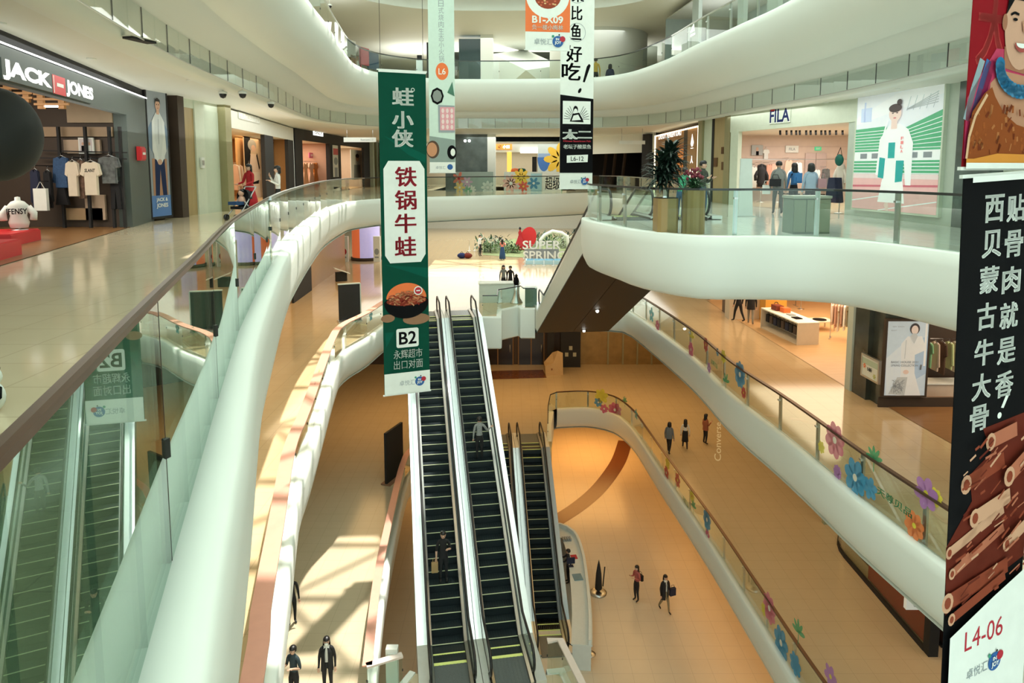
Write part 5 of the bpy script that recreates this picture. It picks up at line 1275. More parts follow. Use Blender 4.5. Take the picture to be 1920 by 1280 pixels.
# ================================================================== people
SHOE = mat('dark_shoe', (.015, .013, .012), .5)
def person(name_label, loc, rz, H, top, bottom, pose='stand', hair='short', skirt=None, jacket=None, arms=('down', 'down'), shoes=SHOE, legs_skin=False, long_sleeve=True, lean=0, group=None, hairm=None, mask=False, sit=False):
    """one continuous body grown on a skeleton; local -y is the way the person faces"""
    s = H/1.72
    V, E, R, G = [], [], [], []          # joints, bones, radii, region of each bone
    def j(x, y, z, r): V.append((x*s, y*s, z*s)); R.append(r*s); return len(V)-1
    def e(a, b, g): E.append((a, b)); G.append(g)
    L = lean
    pel = j(0, 0, .93, .128); wai = j(0, -L*.18, 1.10, .112); che = j(0, -L*.38, 1.30, .135); nb = j(0, -L*.52, 1.445, .075); nk = j(0, -L*.56-.005, 1.50, .052)
    h0 = j(0, -L*.6-.02, 1.555, .068); h1 = j(0, -L*.62-.025, 1.63, .085); h2 = j(0, -L*.62-.01, 1.70, .062)
    e(pel, wai, 'top'); e(wai, che, 'top'); e(che, nb, 'top'); e(nb, nk, 'skin'); e(nk, h0, 'skin'); e(h0, h1, 'skin'); e(h1, h2, 'skin')
    no = j(0, -L*.62-.112, 1.61, .012); e(h1, no, 'skin')
    for sg in (-1, 1):
        ea = j(sg*.088, -L*.62-.01, 1.62, .014); e(h1, ea, 'skin')
        sh = j(sg*.165, -L*.45, 1.395, .058); e(nb, sh, 'sleeve')
        a = arms[0 if sg < 0 else 1]
        sx, sy, sz = sg*.165, -L*.45, 1.395
        el, wr = {'down': ((.06, .02, -.28), (.07, -.05, -.53)), 'phone': ((.07, .0, -.28), (-.02, -.22, -.16)), 'push': ((.06, -.06, -.27), (.02, -.33, -.33)), 'hip': ((.14, .06, -.26), (.04, -.04, -.42)),
                  'rail': ((.16, -.04, -.24), (.30, -.20, -.20)), 'face': ((.08, -.08, -.22), (-.06, -.20, -.02)), 'up': ((.10, -.10, .10), (.06, -.18, .36)), 'fwd': ((.05, -.20, -.20), (.02, -.45, -.10)), 'back': ((.08, .08, -.26), (.05, .02, -.50))}[a]
        eb = j(sx+sg*el[0], sy+el[1], sz+el[2], .046); wb = j(sx+sg*wr[0], sy+wr[1], sz+wr[2], .030)
        e(sh, eb, 'sleeve'); e(eb, wb, 'sleeve' if long_sleeve else 'skin')
        d = Vector((sg*(wr[0]-el[0]), wr[1]-el[1], wr[2]-el[2])).normalized()
        side = d.cross(Vector((0, 1, 0) if abs(d.y) < .8 else (0, 0, 1))).normalized(); nrm = d.cross(side)
        w = Vector((sx+sg*wr[0], sy+wr[1], sz+wr[2]))
        p1 = w+d*.045; p2 = w+d*.085
        a1 = j(*p1, .030); a2 = j(*p2, .033); e(wb, a1, 'skin'); e(a1, a2, 'skin')
        for k in range(4):
            o = side*((k-1.5)*.019); ln = (.062, .075, .070, .055)[k]
            f1 = p2+o+d*.03+nrm*.004; f2 = f1+d*ln*.5+nrm*.016*sg; f3 = f2+d*ln*.35+nrm*.024*sg
            i1 = j(*f1, .0095); i2 = j(*f2, .0085); i3 = j(*f3, .0075); e(a2, i1, 'skin'); e(i1, i2, 'skin'); e(i2, i3, 'skin')
        t1 = p1-side*.035+d*.012; t2 = t1-side*.018+d*.032+nrm*.012*sg
        i1 = j(*t1, .0105); i2 = j(*t2, .009); e(a1, i1, 'skin'); e(i1, i2, 'skin')
        # leg
        st = {'stand': 0.0, 'walk': .20*sg, 'wide': .05*sg}[pose]
        hp = j(sg*.085, 0, .86, .092); e(pel, hp, 'bottom')
        lg = 'skin' if legs_skin else 'bottom'
        kn = j(sg*.095, -.02-st*.6, .49, .062); an = j(sg*.10, .03-st*1.15+(.06 if st < 0 else 0), .085+(.05 if st < 0 else 0), .040)
        e(hp, kn, 'bottom' if not legs_skin else lg); e(kn, an, lg)
        hz = .035+(.03 if st < 0 else 0)
        to = j(sg*.11, -.12-st*1.15+(.03 if st < 0 else 0), hz, .034); e(an, to, 'shoe')
    me = bpy.data.meshes.new('figure'); me.from_pydata(V, E, []); o = bpy.data.objects.new('figure', me); COL.objects.link(o)
    sk = o.modifiers.new('skin', 'SKIN'); sk.use_smooth_shade = True
    for k, v in enumerate(me.skin_vertices[0].data): v.radius = (R[k], R[k]*(.74 if k in (pel, wai, che) else 1)); v.use_root = k == 0
    sb = o.modifiers.new('sub', 'SUBSURF'); sb.levels = 1
    dg = bpy.context.evaluated_depsgraph_get()
    m2 = bpy.data.meshes.new_from_object(o.evaluated_get(dg))
    bpy.data.objects.remove(o); bpy.data.meshes.remove(me)
    mats = [SKIN, top, bottom, shoes, jacket[1] if jacket else top]; idx = {'skin': 0, 'top': 1, 'bottom': 2, 'shoe': 3, 'sleeve': 4}
    for m in mats: m2.materials.append(m)
    segs = [(Vector(V[a]), Vector(V[b]), (R[a]+R[b])/2, idx[g]) for (a, b), g in zip(E, G)]
    for p in m2.polygons:
        c = p.center; best = 1e9; bi = 0
        for a, b, r, i in segs:
            ab = b-a; t = max(0, min(1, (c-a).dot(ab)/ab.length_squared)); dd = (c-a-ab*t).length-r
            if dd < best: best = dd; bi = i
        if bi == 1 and c.z < .96*s: bi = 2
        p.material_index = bi; p.use_smooth = True
    t = bpy.data.objects.new('person', m2); COL.objects.link(t); t.location = loc; t.rotation_euler = (0, 0, rz)
    tag(t, name_label, 'person', group)
    hy = -L*.62*s
    hm = hairm or HAIR
    b = MB()
    b.lathe((0, hy+.002*s, 1.60*s), [(.098*s, 0), (.104*s, .04*s), (.098*s, .09*s), (.07*s, .135*s), (.001, .15*s)], 14, sy=1.08, a0=-pi*.12, a1=pi*1.12)
    b.ball((0, hy-.005*s, 1.685*s), (.093*s, .105*s, .07*s), 14, 8)
    if hair in ('long', 'bob'):
        dz = .42 if hair == 'long' else .20
        b.lathe((0, hy+.015*s, (1.66-dz)*s), [(.06*s, 0), (.115*s, dz*.25*s), (.108*s, dz*.8*s), (.09*s, dz*s)], 14, sy=.85, a0=-pi*.08, a1=pi*1.08)
    if hair == 'bun': b.ball((0, hy+.06*s, 1.76*s), .045*s, 10, 6)
    b.build('hair', hm, t)
    for sg in (-1, 1):
        b = MB(); b.ball((sg*.034*s, hy-.105*s, 1.635*s), (.012*s, .008*s, .008*s), 8, 6); b.build('eye', CBK, t)
    b = MB()
    if mask: b.ball((0, hy-.085*s, 1.58*s), (.06*s, .045*s, .045*s), 10, 6); b.build('face_mask', CW, t)
    else: b.ball((0, hy-.103*s, 1.575*s), (.024*s, .010*s, .007*s), 8, 5); b.build('mouth', paint(.35, .09, .07), t)
    if skirt:
        z0, m, r0 = skirt
        b = MB(); n = 10
        prof = [(r0*s, z0*s), (r0*s*.9, (z0+(.98-z0)*.4)*s), (.165*s, .92*s), (.135*s, 1.08*s), (.13*s, 1.085*s)]
        b.lathe((0, 0, 0), prof, 18, sy=.85); b.build('skirt', m, t)
    if jacket:
        z0, m = jacket
        b = MB(); b.lathe((0, -L*.2*s, 0), [(.185*s, z0*s), (.175*s, 1.05*s), (.185*s, 1.30*s), (.12*s, 1.42*s), (.07*s, 1.46*s)], 18, sy=.78, a0=-pi*.42, a1=pi*1.42); b.build('jacket', m, t)
        for sg in (-1, 1):
            a = arms[0 if sg < 0 else 1]
    return t
def bag(kind, label, parent_t, off, m, size=(.26, .12, .22)):
    """bag carried by somebody: a thing of its own, placed in that person's frame"""
    M = Matrix.Translation(parent_t.location) @ Matrix.Rotation(parent_t.rotation_euler.z, 4, 'Z')
    p = M @ Vector(off)
    t = thing(kind, label, 'bag', p, parent_t.rotation_euler.z)
    b = MB(); w, d, h = size
    b.prism([(-w/2, -d*.4), (-w*.4, -d/2), (w*.4, -d/2), (w/2, -d*.4), (w/2, d*.4), (w*.4, d/2), (-w*.4, d/2), (-w/2, d*.4)], 0, h); b.build('body', m, t)
    b = MB()
    if kind == 'backpack':
        for sg in (-1, 1): b.tube([(sg*w*.3, -d*.5, h*.9), (sg*w*.34, -d*.5-.16, h*1.05), (sg*w*.34, -d*.5-.17, h*.5)], .016, 6)
        b.build('strap', m, t); b = MB(); b.box((0, d*.56, h*.35), (w*.7, .05, h*.4)); b.build('front_pocket', m, t)
    else:
        b.tube([(-w*.35, 0, h), (-w*.2, 0, h+.14), (w*.2, 0, h+.14), (w*.35, 0, h)], .010, 6); b.build('handle', m, t)
    return t
GREYC = paint(.22, .23, .22, .85); LBLUE = paint(.30, .40, .50, .85); DKBL = paint(.03, .07, .16, .85); JEANS = paint(.05, .10, .18, .85); WHC = paint(.72, .72, .68, .85); REDC = paint(.42, .012, .02, .8); GRNC = paint(.03, .32, .16, .8); PKC = paint(.60, .20, .16, .85); TANC = paint(.42, .27, .12, .85)
def P0(px, py, z): v = at(px, py, z); return Vector((v.x, v.y, z))
# this floor, left
w1 = person('woman in a long red dress pushing a stroller on the left walkway', P0(470, 402, .0), radians(-25), 1.66, REDC, REDC, hair='long', skirt=(.22, REDC, .30), arms=('push', 'push'))
def P1(x, y): return Vector((x, y, 0))
w2 = person('woman in a white top beside the curved glass left of the green banner', P1(aty(520, 320, 21).x, 21), radians(-60), 1.60, WHC, BLKC, hair='bob', arms=('face', 'phone'))
# stroller
st = thing('stroller', 'black baby stroller with a child in front of the woman in red', 'stroller', P0(445, 412, 0)+Vector((.1, .2, 0)), radians(-25))
b = MB(); b.tube([(-.22, .35, .98), (-.22, -.25, .25), (-.2, -.45, .1)], .018, 6); b.tube([(.22, .35, .98), (.22, -.25, .25), (.2, -.45, .1)], .018, 6); b.tube([(-.22, .35, .98), (.22, .35, .98)], .02, 6); b.tube([(-.2, .3, .1), (-.2, -.1, .55)], .016, 6); b.tube([(.2, .3, .1), (.2, -.1, .55)], .016, 6); b.build('frame', paint(.5, .52, .52, .3), st)
b = MB(); b.add([(-.22, -.30, .42), (.22, -.30, .42), (.22, .02, .40), (-.22, .02, .40), (-.22, .2, .85), (.22, .2, .85)], [(0, 1, 2, 3), (3, 2, 5, 4)]); b.box((0, -.02, .36), (.44, .5, .08)); b.build('seat', BLKC, st)
b = MB(); b.lathe((0, .02, .62), [(.25, .0), (.24, .14), (.16, .26), (.001, .31)], 14, a0=0, a1=pi, sy=1.2); b.build('canopy', BLKC, st)
for x, y in ((-.2, -.45), (.2, -.45), (-.2, .3), (.2, .3)):
    b = MB(); b.lathe((0, 0, 0), [(.03, -.03), (.09, -.03), (.09, .03), (.03, .03)], 12); o = b.build('wheel', BLACK, st); o.rotation_euler = (0, pi/2, 0); o.location = (x, y, .09)
b = MB(); b.box((0, -.25, .50), (.34, .3, .10)); b.build('blanket', DKBL, st)
ch = thing('person', 'small child sitting in the black stroller under a blue blanket', 'person', st.location+Vector((0, 0, .5)), radians(-25))
b = MB(); b.lathe((0, -.02, -.05), [(.10, 0), (.12, .12), (.09, .22), (.04, .26)], 12); b.ball((0, -.04, .30), (.085, .09, .10), 12, 8); b.build('body', SKIN, ch)
b = MB(); b.ball((0, -.02, .34), (.088, .09, .075), 12, 8); b.build('hair', HAIR, ch)
# this floor, right
m1 = person('man in a grey jacket seen from behind, entering the sportswear shop', P0(1457, 402, 0), radians(165), 1.76, GREYC, paint(.08, .08, .07, .85), pose='walk', jacket=(.86, GREYC))
bag('shoulder_bag', 'black bag on the back of the man in the grey jacket', m1, (.12, .2, .95), BLKC, (.36, .14, .24)); bag('paper_bag', 'white paper bag in the hand of the man in the grey jacket', m1, (.36, -.1, .68), WHC, (.26, .10, .3))
m2 = person('woman in a blue jacket seen from behind at the sportswear shop', P0(1486, 401, 0), radians(190), 1.70, paint(.05, .16, .36, .85), BLKC, pose='stand', hair='long', arms=('phone', 'down'))
bag('backpack', 'blue backpack worn by the woman in the blue jacket', m2, (0, .2, 1.05), paint(.03, .17, .42), (.28, .14, .34))
m3 = person('person in a pale blue hooded jacket behind the grey counter', P1(aty(1520, 340, 21.5).x, 21.5), radians(175), 1.68, LBLUE, BLKC, hair='bob', jacket=(.88, LBLUE))
bag('shoulder_bag', 'dusty pink bag at the side of the person in pale blue', m3, (-.32, .05, .95), paint(.40, .22, .24), (.26, .14, .28))
m4 = person('young man in a dark floral shirt behind the flower planter', P1(aty(1318, 330, 20.3).x, 20.3), radians(40), 1.74, mat('dark_floral_shirt', (.04, .05, .035), .8, noise=(14, 1.0)), JEANS, arms=('phone', 'phone'))
m5 = person('stooping person in a green top and jeans behind the two planters', P1(aty(1276, 380, 20.6).x, 20.6), radians(150), 1.55, GRNC, JEANS, lean=.7, arms=('fwd', 'fwd'), pose='wide')
# one floor below
def PF(px, py, z): return P0(px, py, z)
person('man standing at the foot of the enclosed escalators holding a white bundle', PF(1044, 577, Z1)+Vector((.2, .8, 0)), radians(10), 1.72, BLKC, BLKC, arms=('phone', 'phone'), group=None)
person('attendant in grey at the white counter by the escalator head', PF(944, 551, Z1), radians(20), 1.68, GREYC, BLKC, hair='bob')
person('attendant in black beside the grey one at the white counter', PF(957, 552, Z1), radians(-20), 1.66, BLKC, BLKC)
person('man in white shirt and dark trousers near the spring garden', PF(900, 480, Z1), radians(60), 1.74, WHC, BLKC, pose='stand', arms=('down', 'up'))
person('woman in a pink top and long blue skirt facing the spring garden', PF(942, 487, Z1), radians(170), 1.66, PKC, DKBL, hair='long', skirt=(.10, DKBL, .27), arms=('fwd', 'fwd'))
# shoppers' legs at the right-hand clothes shop
person('shopper in all black at the entrance of the lower right shop', PF(1384, 603, Z1), radians(200), 1.74, BLKC, BLKC, pose='walk')
person('shopper in a black coat and grey trousers beside the one in all black', PF(1407, 608, Z1), radians(160), 1.72, BLKC, paint(.25, .23, .19, .85), pose='walk', jacket=(.72, BLKC))
# two floors below
person('woman in grey carrying a dark coat, left of the three walkers', PF(1254, 850, Z2), radians(150), 1.70, paint(.16, .18, .20, .85), BLKC, pose='walk', hair='bob', jacket=(.85, paint(.16, .18, .20, .85)))
w8 = person('woman in a white top and black skirt, middle of the three walkers', PF(1284, 841, Z2), radians(170), 1.62, WHC, BLKC, hair='long', skirt=(.45, BLKC, .19), pose='walk')
w9 = person('woman in a rust coloured jacket, right of the three walkers', PF(1322, 832, Z2), radians(110), 1.68, paint(.32, .10, .05, .85), BLKC, hair='long', jacket=(.82, paint(.32, .10, .05, .85)), arms=('phone', 'down'))
bag('hand_bag', 'dark blue bag held by the woman in the rust jacket', w9, (.25, -.15, .72), DKBL, (.26, .12, .24))
person('woman in a black jacket and white scarf walking on the sunlit floor', Vector((at(612, 1195, Z2+1.68).x, at(612, 1195, Z2+1.68).y, Z2)), radians(8), 1.68, WHC, BLKC, hair='long', jacket=(.72, BLKC), mask=True)
w10 = person('person in a dark top half hidden by the rose copper handrail', Vector((at(549, 1212, Z2+1.7).x, at(549, 1212, Z2+1.7).y, Z2)), radians(-20), 1.70, paint(.05, .07, .08, .85), BLKC, arms=('phone', 'phone'), long_sleeve=False)
person('person in black almost hidden behind the rose copper handrail', Vector((at(545, 1078, Z2+1.68).x, at(545, 1078, Z2+1.68).y, Z2)), radians(30), 1.68, BLKC, BLKC)
# bottom floor
w11 = person('woman in white and red looking at her phone on the bottom floor', PF(1193, 1126, Z3), radians(-60), 1.72, mat('red_white_top', (.42, .10, .09), .8, noise=(4, .8)), BLKC, hair='long', arms=('phone', 'phone'), pose='stand')
bag('hand_bag', 'black handbag behind the woman looking at her phone', w11, (-.05, .28, .92), BLKC, (.30, .12, .26))
w12 = person('person in a black coat walking on the bottom floor beside the woman with the phone', PF(1246, 1146, Z3), radians(20), 1.74, WHC, paint(.28, .22, .13, .85), pose='walk', hair='bob', jacket=(.62, BLKC))
bag('hand_bag', 'navy bag at the side of the person in the black coat', w12, (.33, -.1, .78), NAVY, (.30, .14, .34))
person('attendant in black inside the white round counter', P0(1065, 1092, Z3), radians(-90), 1.70, BLKC, BLKC, arms=('fwd', 'fwd'))
# riders
def on_lane(T, B, lane, t):
    T, B = Vector(T), Vector(B); d = B-T; d.z = 0; L = d.length; d.normalize(); sd = Vector((-d.y, d.x, 0))*(.87*lane)
    k = round(t*L/.4)*.4; s = k-.2; H = T.z-B.z
    z = T.z-H*max(0, min(1, ((k)-.8)/(L-1.6)))+.012
    p = T+d*s+sd; return Vector((p.x, p.y, z))
def lane_at(T, B, lane, py):
    best = min((abs((lambda p: PPY-FOC*((p-EYE).dot(Vector((0, _sp, _cp)))/(p-EYE).dot(Vector((0, _cp, -_sp)))))(on_lane(T, B, lane, k/200))-py), k/200) for k in range(10, 195)); return on_lane(T, B, lane, best[1])
up_dir = (E1T-E1B); r_up = atan2(up_dir.y, up_dir.x)+pi/2
# the right lane in the picture is local -y ... pick by x
lanes = sorted((-1, 1), key=lambda l: on_lane(E1T, E1B, l, .5).x)
person('man in a grey shirt riding up the right lane of the big escalators', lane_at(E1T, E1B, lanes[1], 858), r_up, 1.72, mat('grey_striped_shirt', (.27, .29, .29), .8, noise=(25, .5)), BLKC, arms=('rail', 'down'))
m20 = person('man in black riding down the left lane of the big escalators', lane_at(E1T, E1B, lanes[0], 1088), r_up+pi, 1.76, BLKC, BLKC, arms=('down', 'phone'), long_sleeve=False)
bag('paper_bag', 'brown and white paper bag held by the rider in black', m20, (-.30, -.1, .42), TANC, (.22, .12, .34))
# upper floor
person('person in a mustard top sitting at the upper bridge railing', Vector((aty(1117, 130, 37.5).x, 37.5, ZU-.3)), radians(180), 1.65, paint(.50, .32, .06, .85), BLKC)
person('person in dark blue behind the upper bridge railing', Vector((aty(1144, 130, 37.8).x, 37.8, ZU-.55)), radians(160), 1.65, NAVY, BLKC, hair='bob', jacket=(.8, NAVY))
person('person in white leaning at the upper left railing', Vector((aty(626, 80, 28).x-.9, 28, ZU)), radians(100), 1.70, WHC, BLKC, hair='short')

# ================================================================== terrace furniture
gm = wood('gold_planter_veneer', (.26, .17, .06), (.40, .27, .11), .4)
c = P0(1253, 440, 0)+Vector((0, .35, 0))
t = thing('planter', 'square-cut gold wood planter holding the dark leafy plant', 'planter', c, .1); b = MB(); b.prism([(-.25, -.18), (-.18, -.25), (.18, -.25), (.25, -.18), (.25, .18), (.18, .25), (-.18, .25), (-.25, .18)], 0, .84); b.build('pot', gm, t)
b = MB(); b.prism([(-.22, -.2), (.22, -.2), (.22, .2), (-.22, .2)], .84, .86); b.build('soil', paint(.03, .02, .015), t)
c2 = P0(1306, 441, 0)+Vector((0, .35, 0))
t = thing('planter', 'taller fluted round gold planter holding red flowers', 'planter', c2, 0); b = MB(); n = 24
b.prism([((.25+.018*(k % 2))*cos(2*pi*k/n), (.25+.018*(k % 2))*sin(2*pi*k/n)) for k in range(n)], 0, 1.04); b.build('pot', gm, t); b = MB(); b.lathe((0, 0, 1.04), [(.22, 0), (.22, .015)], 16); b.build('soil', paint(.03, .02, .015), t)
def blade(b, p, az, el, L, w, bend, mi=None):
    """one arching leaf with a keel"""
    d = Vector((cos(az), sin(az), 0)); side = Vector((-sin(az), cos(az), 0)); pts = []; q = Vector(p); a = el
    for k in range(5):
        pts.append((q.copy(), w*(.45, 1, .9, .55, .04)[k])); q = q+d*(cos(a)*L/4)+Vector((0, 0, sin(a)*L/4)); a -= bend/4
    vs = []
    for q, ww in pts: vs += [q-side*ww/2, q+Vector((0, 0, -ww*.15)), q+side*ww/2]
    b.add(vs, [(3*i+k, 3*i+k+1, 3*i+k+4, 3*i+k+3) for i in range(4) for k in range(2)], mi)
rnd = random.Random(4)
t = thing('dracaena_plant', 'dark long-leaved plant in the square gold planter', 'plant', c+Vector((0, 0, .86)))
stems = [(0, 0, .62), (.14, .05, .78), (-.14, -.04, .5)]
for sx, sy, h in stems:
    b = MB(); b.tube([(sx*.3, sy*.3, -.02), (sx*.7, sy*.7, h*.5), (sx, sy, h)], .02, 6); b.build('stem', paint(.06, .045, .03), t)
b = MB()
for sx, sy, h in stems:
    for k in range(105): blade(b, (sx, sy, h-.28+.66*rnd.random()), rnd.uniform(0, 2*pi), rnd.uniform(-.2, 1.2), rnd.uniform(.40, .62), .095, rnd.uniform(.8, 1.9))
b.build('foliage', mat('dark_green_leaf', (.012, .028, .018), .35), t)
t = thing('flower_arrangement', 'low arrangement of green leaves and red flowers in the round planter', 'plant', c2+Vector((0, 0, 1.05)))
b = MB()
for k in range(90): blade(b, (rnd.uniform(-.1, .1), rnd.uniform(-.1, .1), rnd.uniform(0, .15)), rnd.uniform(0, 2*pi), rnd.uniform(.1, 1.3), rnd.uniform(.25, .45), .06, rnd.uniform(.8, 1.6))
b.build('foliage', mat('mid_green_leaf', (.04, .11, .045), .4), t)
b = MB()
for k in range(26):
    a = rnd.uniform(0, 2*pi); r = rnd.uniform(0, .22); b.ball((r*cos(a), r*sin(a), rnd.uniform(.25, .48)), rnd.uniform(.03, .05), 7, 5)
b.build('flowers', mat('dark_red_petal', (.22, .03, .05), .6), t)
p = P0(1493, 441, 0); q = P0(1564, 441, 0)
t = thing('counter', 'grey-green panelled counter standing inside the terrace railing', 'counter', ((p.x+q.x)/2, p.y+.55, 0), .06); W = (q.x-p.x)*1.02
b = MB(); b.box((0, 0, .42), (W, .55, .84)); b.build('body', paint(.20, .24, .19, .4), t); b = MB(); b.box((0, 0, .87), (W+.04, .6, .06)); b.build('top', paint(.34, .36, .30, .4), t)
for k in range(3): b = MB(); b.box((-W/2+W*(k+.5)/3, -.285, .43), (W/3-.03, .03, .76)); b.build('front_panel', paint(.24, .27, .20, .4), t)
p = P0(1396, 406, 0)
t = thing('info_stand', 'white upright information stand at the left of the sportswear entrance', 'stand', p, .1)
b = MB(); b.add([(-.22, -.03, 0), (.26, -.03, 0), (.17, -.03, 1.85), (-.20, -.03, 1.85), (-.22, .03, 0), (.26, .03, 0), (.17, .03, 1.85), (-.20, .03, 1.85)], [(0, 1, 2, 3), (5, 4, 7, 6), (1, 5, 6, 2), (4, 0, 3, 7), (3, 2, 6, 7), (0, 4, 5, 1)]); b.build('panel', paint(.62, .68, .64, .4), t); b = MB(); b.box((0, 0, .015), (.6, .4, .03)); b.build('base', STEEL, t)
# ceiling fittings
t = thing('ceiling_vent', 'black slot vent in the white ceiling of the left walkway', 'vent', at(262, 74, 3.775), radians(75)); b = MB(); b.box((0, 0, -.01), (.55, .2, .04)); b.build('slot', BLACKM, t); b = MB(); b.box((0, 0, .012), (.62, .27, .008)); b.build('frame', CEIL, t)
for x, y, l in ((418, 178, 'left of the two dome cameras before the fashion shop'), (455, 178, 'right of the two dome cameras before the fashion shop'), (508, 197, 'small dome camera hanging over the left walkway farther on'), (618, 12, 'dome camera under the upper left ceiling')):
    p = at(x, y, 3.62 if y > 100 else ZU+3.4); top = 3.78 if y > 100 else ZT-2.0
    t = thing('dome_camera', l, 'security camera', p); b = MB(); b.lathe((0, 0, 0), [(.001, -.10), (.07, -.07), (.10, 0), (.10, .05), (.001, .06)], 14); b.build('dome', BLACK, t); b = MB(); b.lathe((0, 0, .03), [(.12, 0), (.12, .06), (.03, .09)], 14); b.tube([(0, 0, .05), (0, 0, top-p.z)], .015, 6); b.build('bracket', CW, t)
DL = mat('downlight_glow', (1, .95, .85), emit=14)
def downlight(p, label, group, r=.07):
    t = thing('downlight', label, 'ceiling light', p, 0, group); b = MB(); b.lathe((0, 0, 0), [(r, -.012), (.001, -.012)], 12); b.build('lamp', DL, t); b = MB(); b.lathe((0, 0, 0), [(r, -.02), (r*1.3, -.012), (r*1.3, .01)], 14); b.build('rim', CW, t)
for z, pts, l in ((-1.3, [(x, y) for x in (9.4, 11) for y in (18, 22, 26, 30, 34)], 'recessed downlight over the middle right walkway'), (Z1-1.3, [(x, y) for x in (8.8, 10.8) for y in (20, 24, 28, 32, 36, 40)]+[(-1, 42), (2, 44), (5, 46)], 'recessed downlight over the lower right walkway'),
               (Z2-1.3, [(9.6, y) for y in (18, 24, 30, 36, 42)]+[(5, 46), (3, 45), (-1, 40)], 'recessed downlight over the bottom floor'), (3.78, [(-7.9, 11), (-8.6, 14.5), (-8.2, 18), (-9, 22), (-9.3, 27), (10.7, 24), (10.9, 20), (10.2, 28)], 'recessed downlight in the ceiling of this floor'), (-1.3, [(-8, 12), (-8.6, 18), (-9, 24), (-9, 30)], 'recessed downlight over the middle left walkway')):
    for x, y in pts: downlight((x, y, z-.004 if z < 3 else 3.776), l, l+'s')
for s, (x, y) in (('upper', (1120, 583)), ('lower', (1095, 620))):   # in the escalator soffit
    d = (E3B-E3T); tt = .5
    r = ray(x, y); n = Vector((-d.z, 0, 0)); hd = Vector((d.x, d.y, 0)).normalized(); L = hypot(d.x, d.y)-1.6; nn = (Vector((0, 0, 1))*L-hd*d.z).normalized(); p0 = E3T+hd*.8+Vector((0, 0, -1.13))
    k = (p0-EYE).dot(nn)/r.dot(nn); p = EYE+r*k
    t = thing('downlight', s+' bright round downlight in the brown underside of the terrace escalators', 'ceiling light', p); t.rotation_euler = nn.to_track_quat('Z', 'Y').to_euler(); b = MB(); b.ball((0, 0, 0), .07, 12, 8); b.build('lamp', DL, t); b = MB(); b.lathe((0, 0, .03), [(.09, 0), (.09, .06)], 14); b.build('rim', DSTEEL, t)

# ------------------------------------------------------------------ panda figure by the left edge
p = at(-14, 772, 0)
t = thing('panda_figure', 'small black and white panda figure at the lower left picture edge', 'figure', (p.x, p.y, 0), -.3); t.scale = (.42, .42, .42)
b = MB(); b.ball((0, 0, .24), (.20, .18, .24), 16, 10); b.ball((0, -.02, .55), (.19, .17, .17), 16, 10); b.build('body', CW, t)
for sg in (-1, 1):
    b = MB(); b.ball((sg*.14, 0, .69), .06, 10, 6); b.build('ear', CBK, t); b = MB(); b.ball((sg*.075, -.15, .57), (.05, .03, .06), 10, 6); b.build('eye_patch', CBK, t)
    b = MB(); b.tube([(sg*.17, -.02, .40), (sg*.24, -.08, .28), (sg*.2, -.16, .22)], .06, 8); b.build('arm', CBK, t); b = MB(); b.tube([(sg*.10, -.06, .08), (sg*.15, -.2, .06), (sg*.16, -.24, .10)], .07, 8); b.build('leg', CBK, t)

# ================================================================== one floor below
CT = paint(.55, .62, .57, .4)
p = P0(935, 573, Z1); 
t = thing('counter', 'pale green service counter at the head of the big escalators', 'counter', (p.x, p.y+1.2, Z1), .05)
b = MB(); b.box((0, 0, .52), (2.2, .7, 1.04)); b.build('body', CT, t); b = MB(); b.box((0, 0, 1.06), (2.3, .8, .05)); b.build('top', CW, t); b = MB(); b.box((-1.0, .5, 1.15), (.06, .8, .3)); b.build('side_screen', GLASS, t)
t = thing('pedestal_stand', 'slim dark and chrome stand with a flared foot beside the pale counter', 'stand', P0(968, 570, Z1)+Vector((0, .4, 0)))
b = MB(); b.lathe((0, 0, 0), [(.36, 0), (.34, .04), (.22, .25), (.13, .6), (.11, 1.0)], 18); b.build('skirted_base', STEEL, t); b = MB(); b.lathe((0, 0, 1.0), [(.12, 0), (.16, .18), (.12, .36), (.07, .42), (.09, .5), (.001, .62)], 14); b.build('head', CBK, t)
p = P0(996, 578, Z1)
t = thing('display_cabinet', 'small green-grey cabinet behind the angled glass railing', 'cabinet', (p.x, p.y+.6, Z1)); b = MB(); b.box((0, 0, .5), (.62, .5, 1.0)); b.build('body', paint(.13, .2, .16, .4), t); b = MB(); b.box((0, 0, 1.01), (.66, .54, .04)); b.build('top', CT, t)
# spring garden
SG = [P0(985, 498, Z1), P0(1056, 500, Z1)]
p = P0(1021, 495, Z1)
t = thing('garden_pool', 'long blue pool base in front of the SUPER SPRING letters', 'pool', (p.x, p.y+.4, Z1), -.03); Wp = (SG[1]-SG[0]).length
b = MB(); b.box((0, 0, .15), (Wp, 1.2, .30)); b.build('basin', paint(.42, .66, .74, .4), t); b = MB(); b.box((0, 0, .31), (Wp*.93, .9, .02)); b.build('water', paint(.05, .36, .58, .15), t)
for txt, py, px, w, l in (('SUPER', 479, 1017, 3.1, 'white standing letters SUPER of the spring garden'), ('SPRING', 489, 1021, 3.4, 'white standing letters SPRING just behind the blue pool')):
    q = P0(px, 489, Z1) if txt == 'SPRING' else P0(px, 489, Z1)+Vector((0, .8, 0)); h = .70
    z0 = .14 if txt == 'SPRING' else .88
    a = Art(.05); a.text(txt, 0, h/2, w, h, CW, .015); t = thing('standing_letters', l, 'letters', (q.x, q.y+.5, Z1+z0-.1), 0, 'spring garden letters'); a.done('letter_faces', t)
    a = Art(.05); a.text(txt, 0, h/2, w, h, CGY, .025); o = a.done('letter_backs', t); o.location = (0, .12, 0)
    b = MB(); b.box((0, .2, -(z0-.1)/2), (w*.9, .06, z0-.1)); b.box((0, .16, h*.5), (w*.96, .02, .03)); b.build('support', CGY, t)
rnd = random.Random(8)
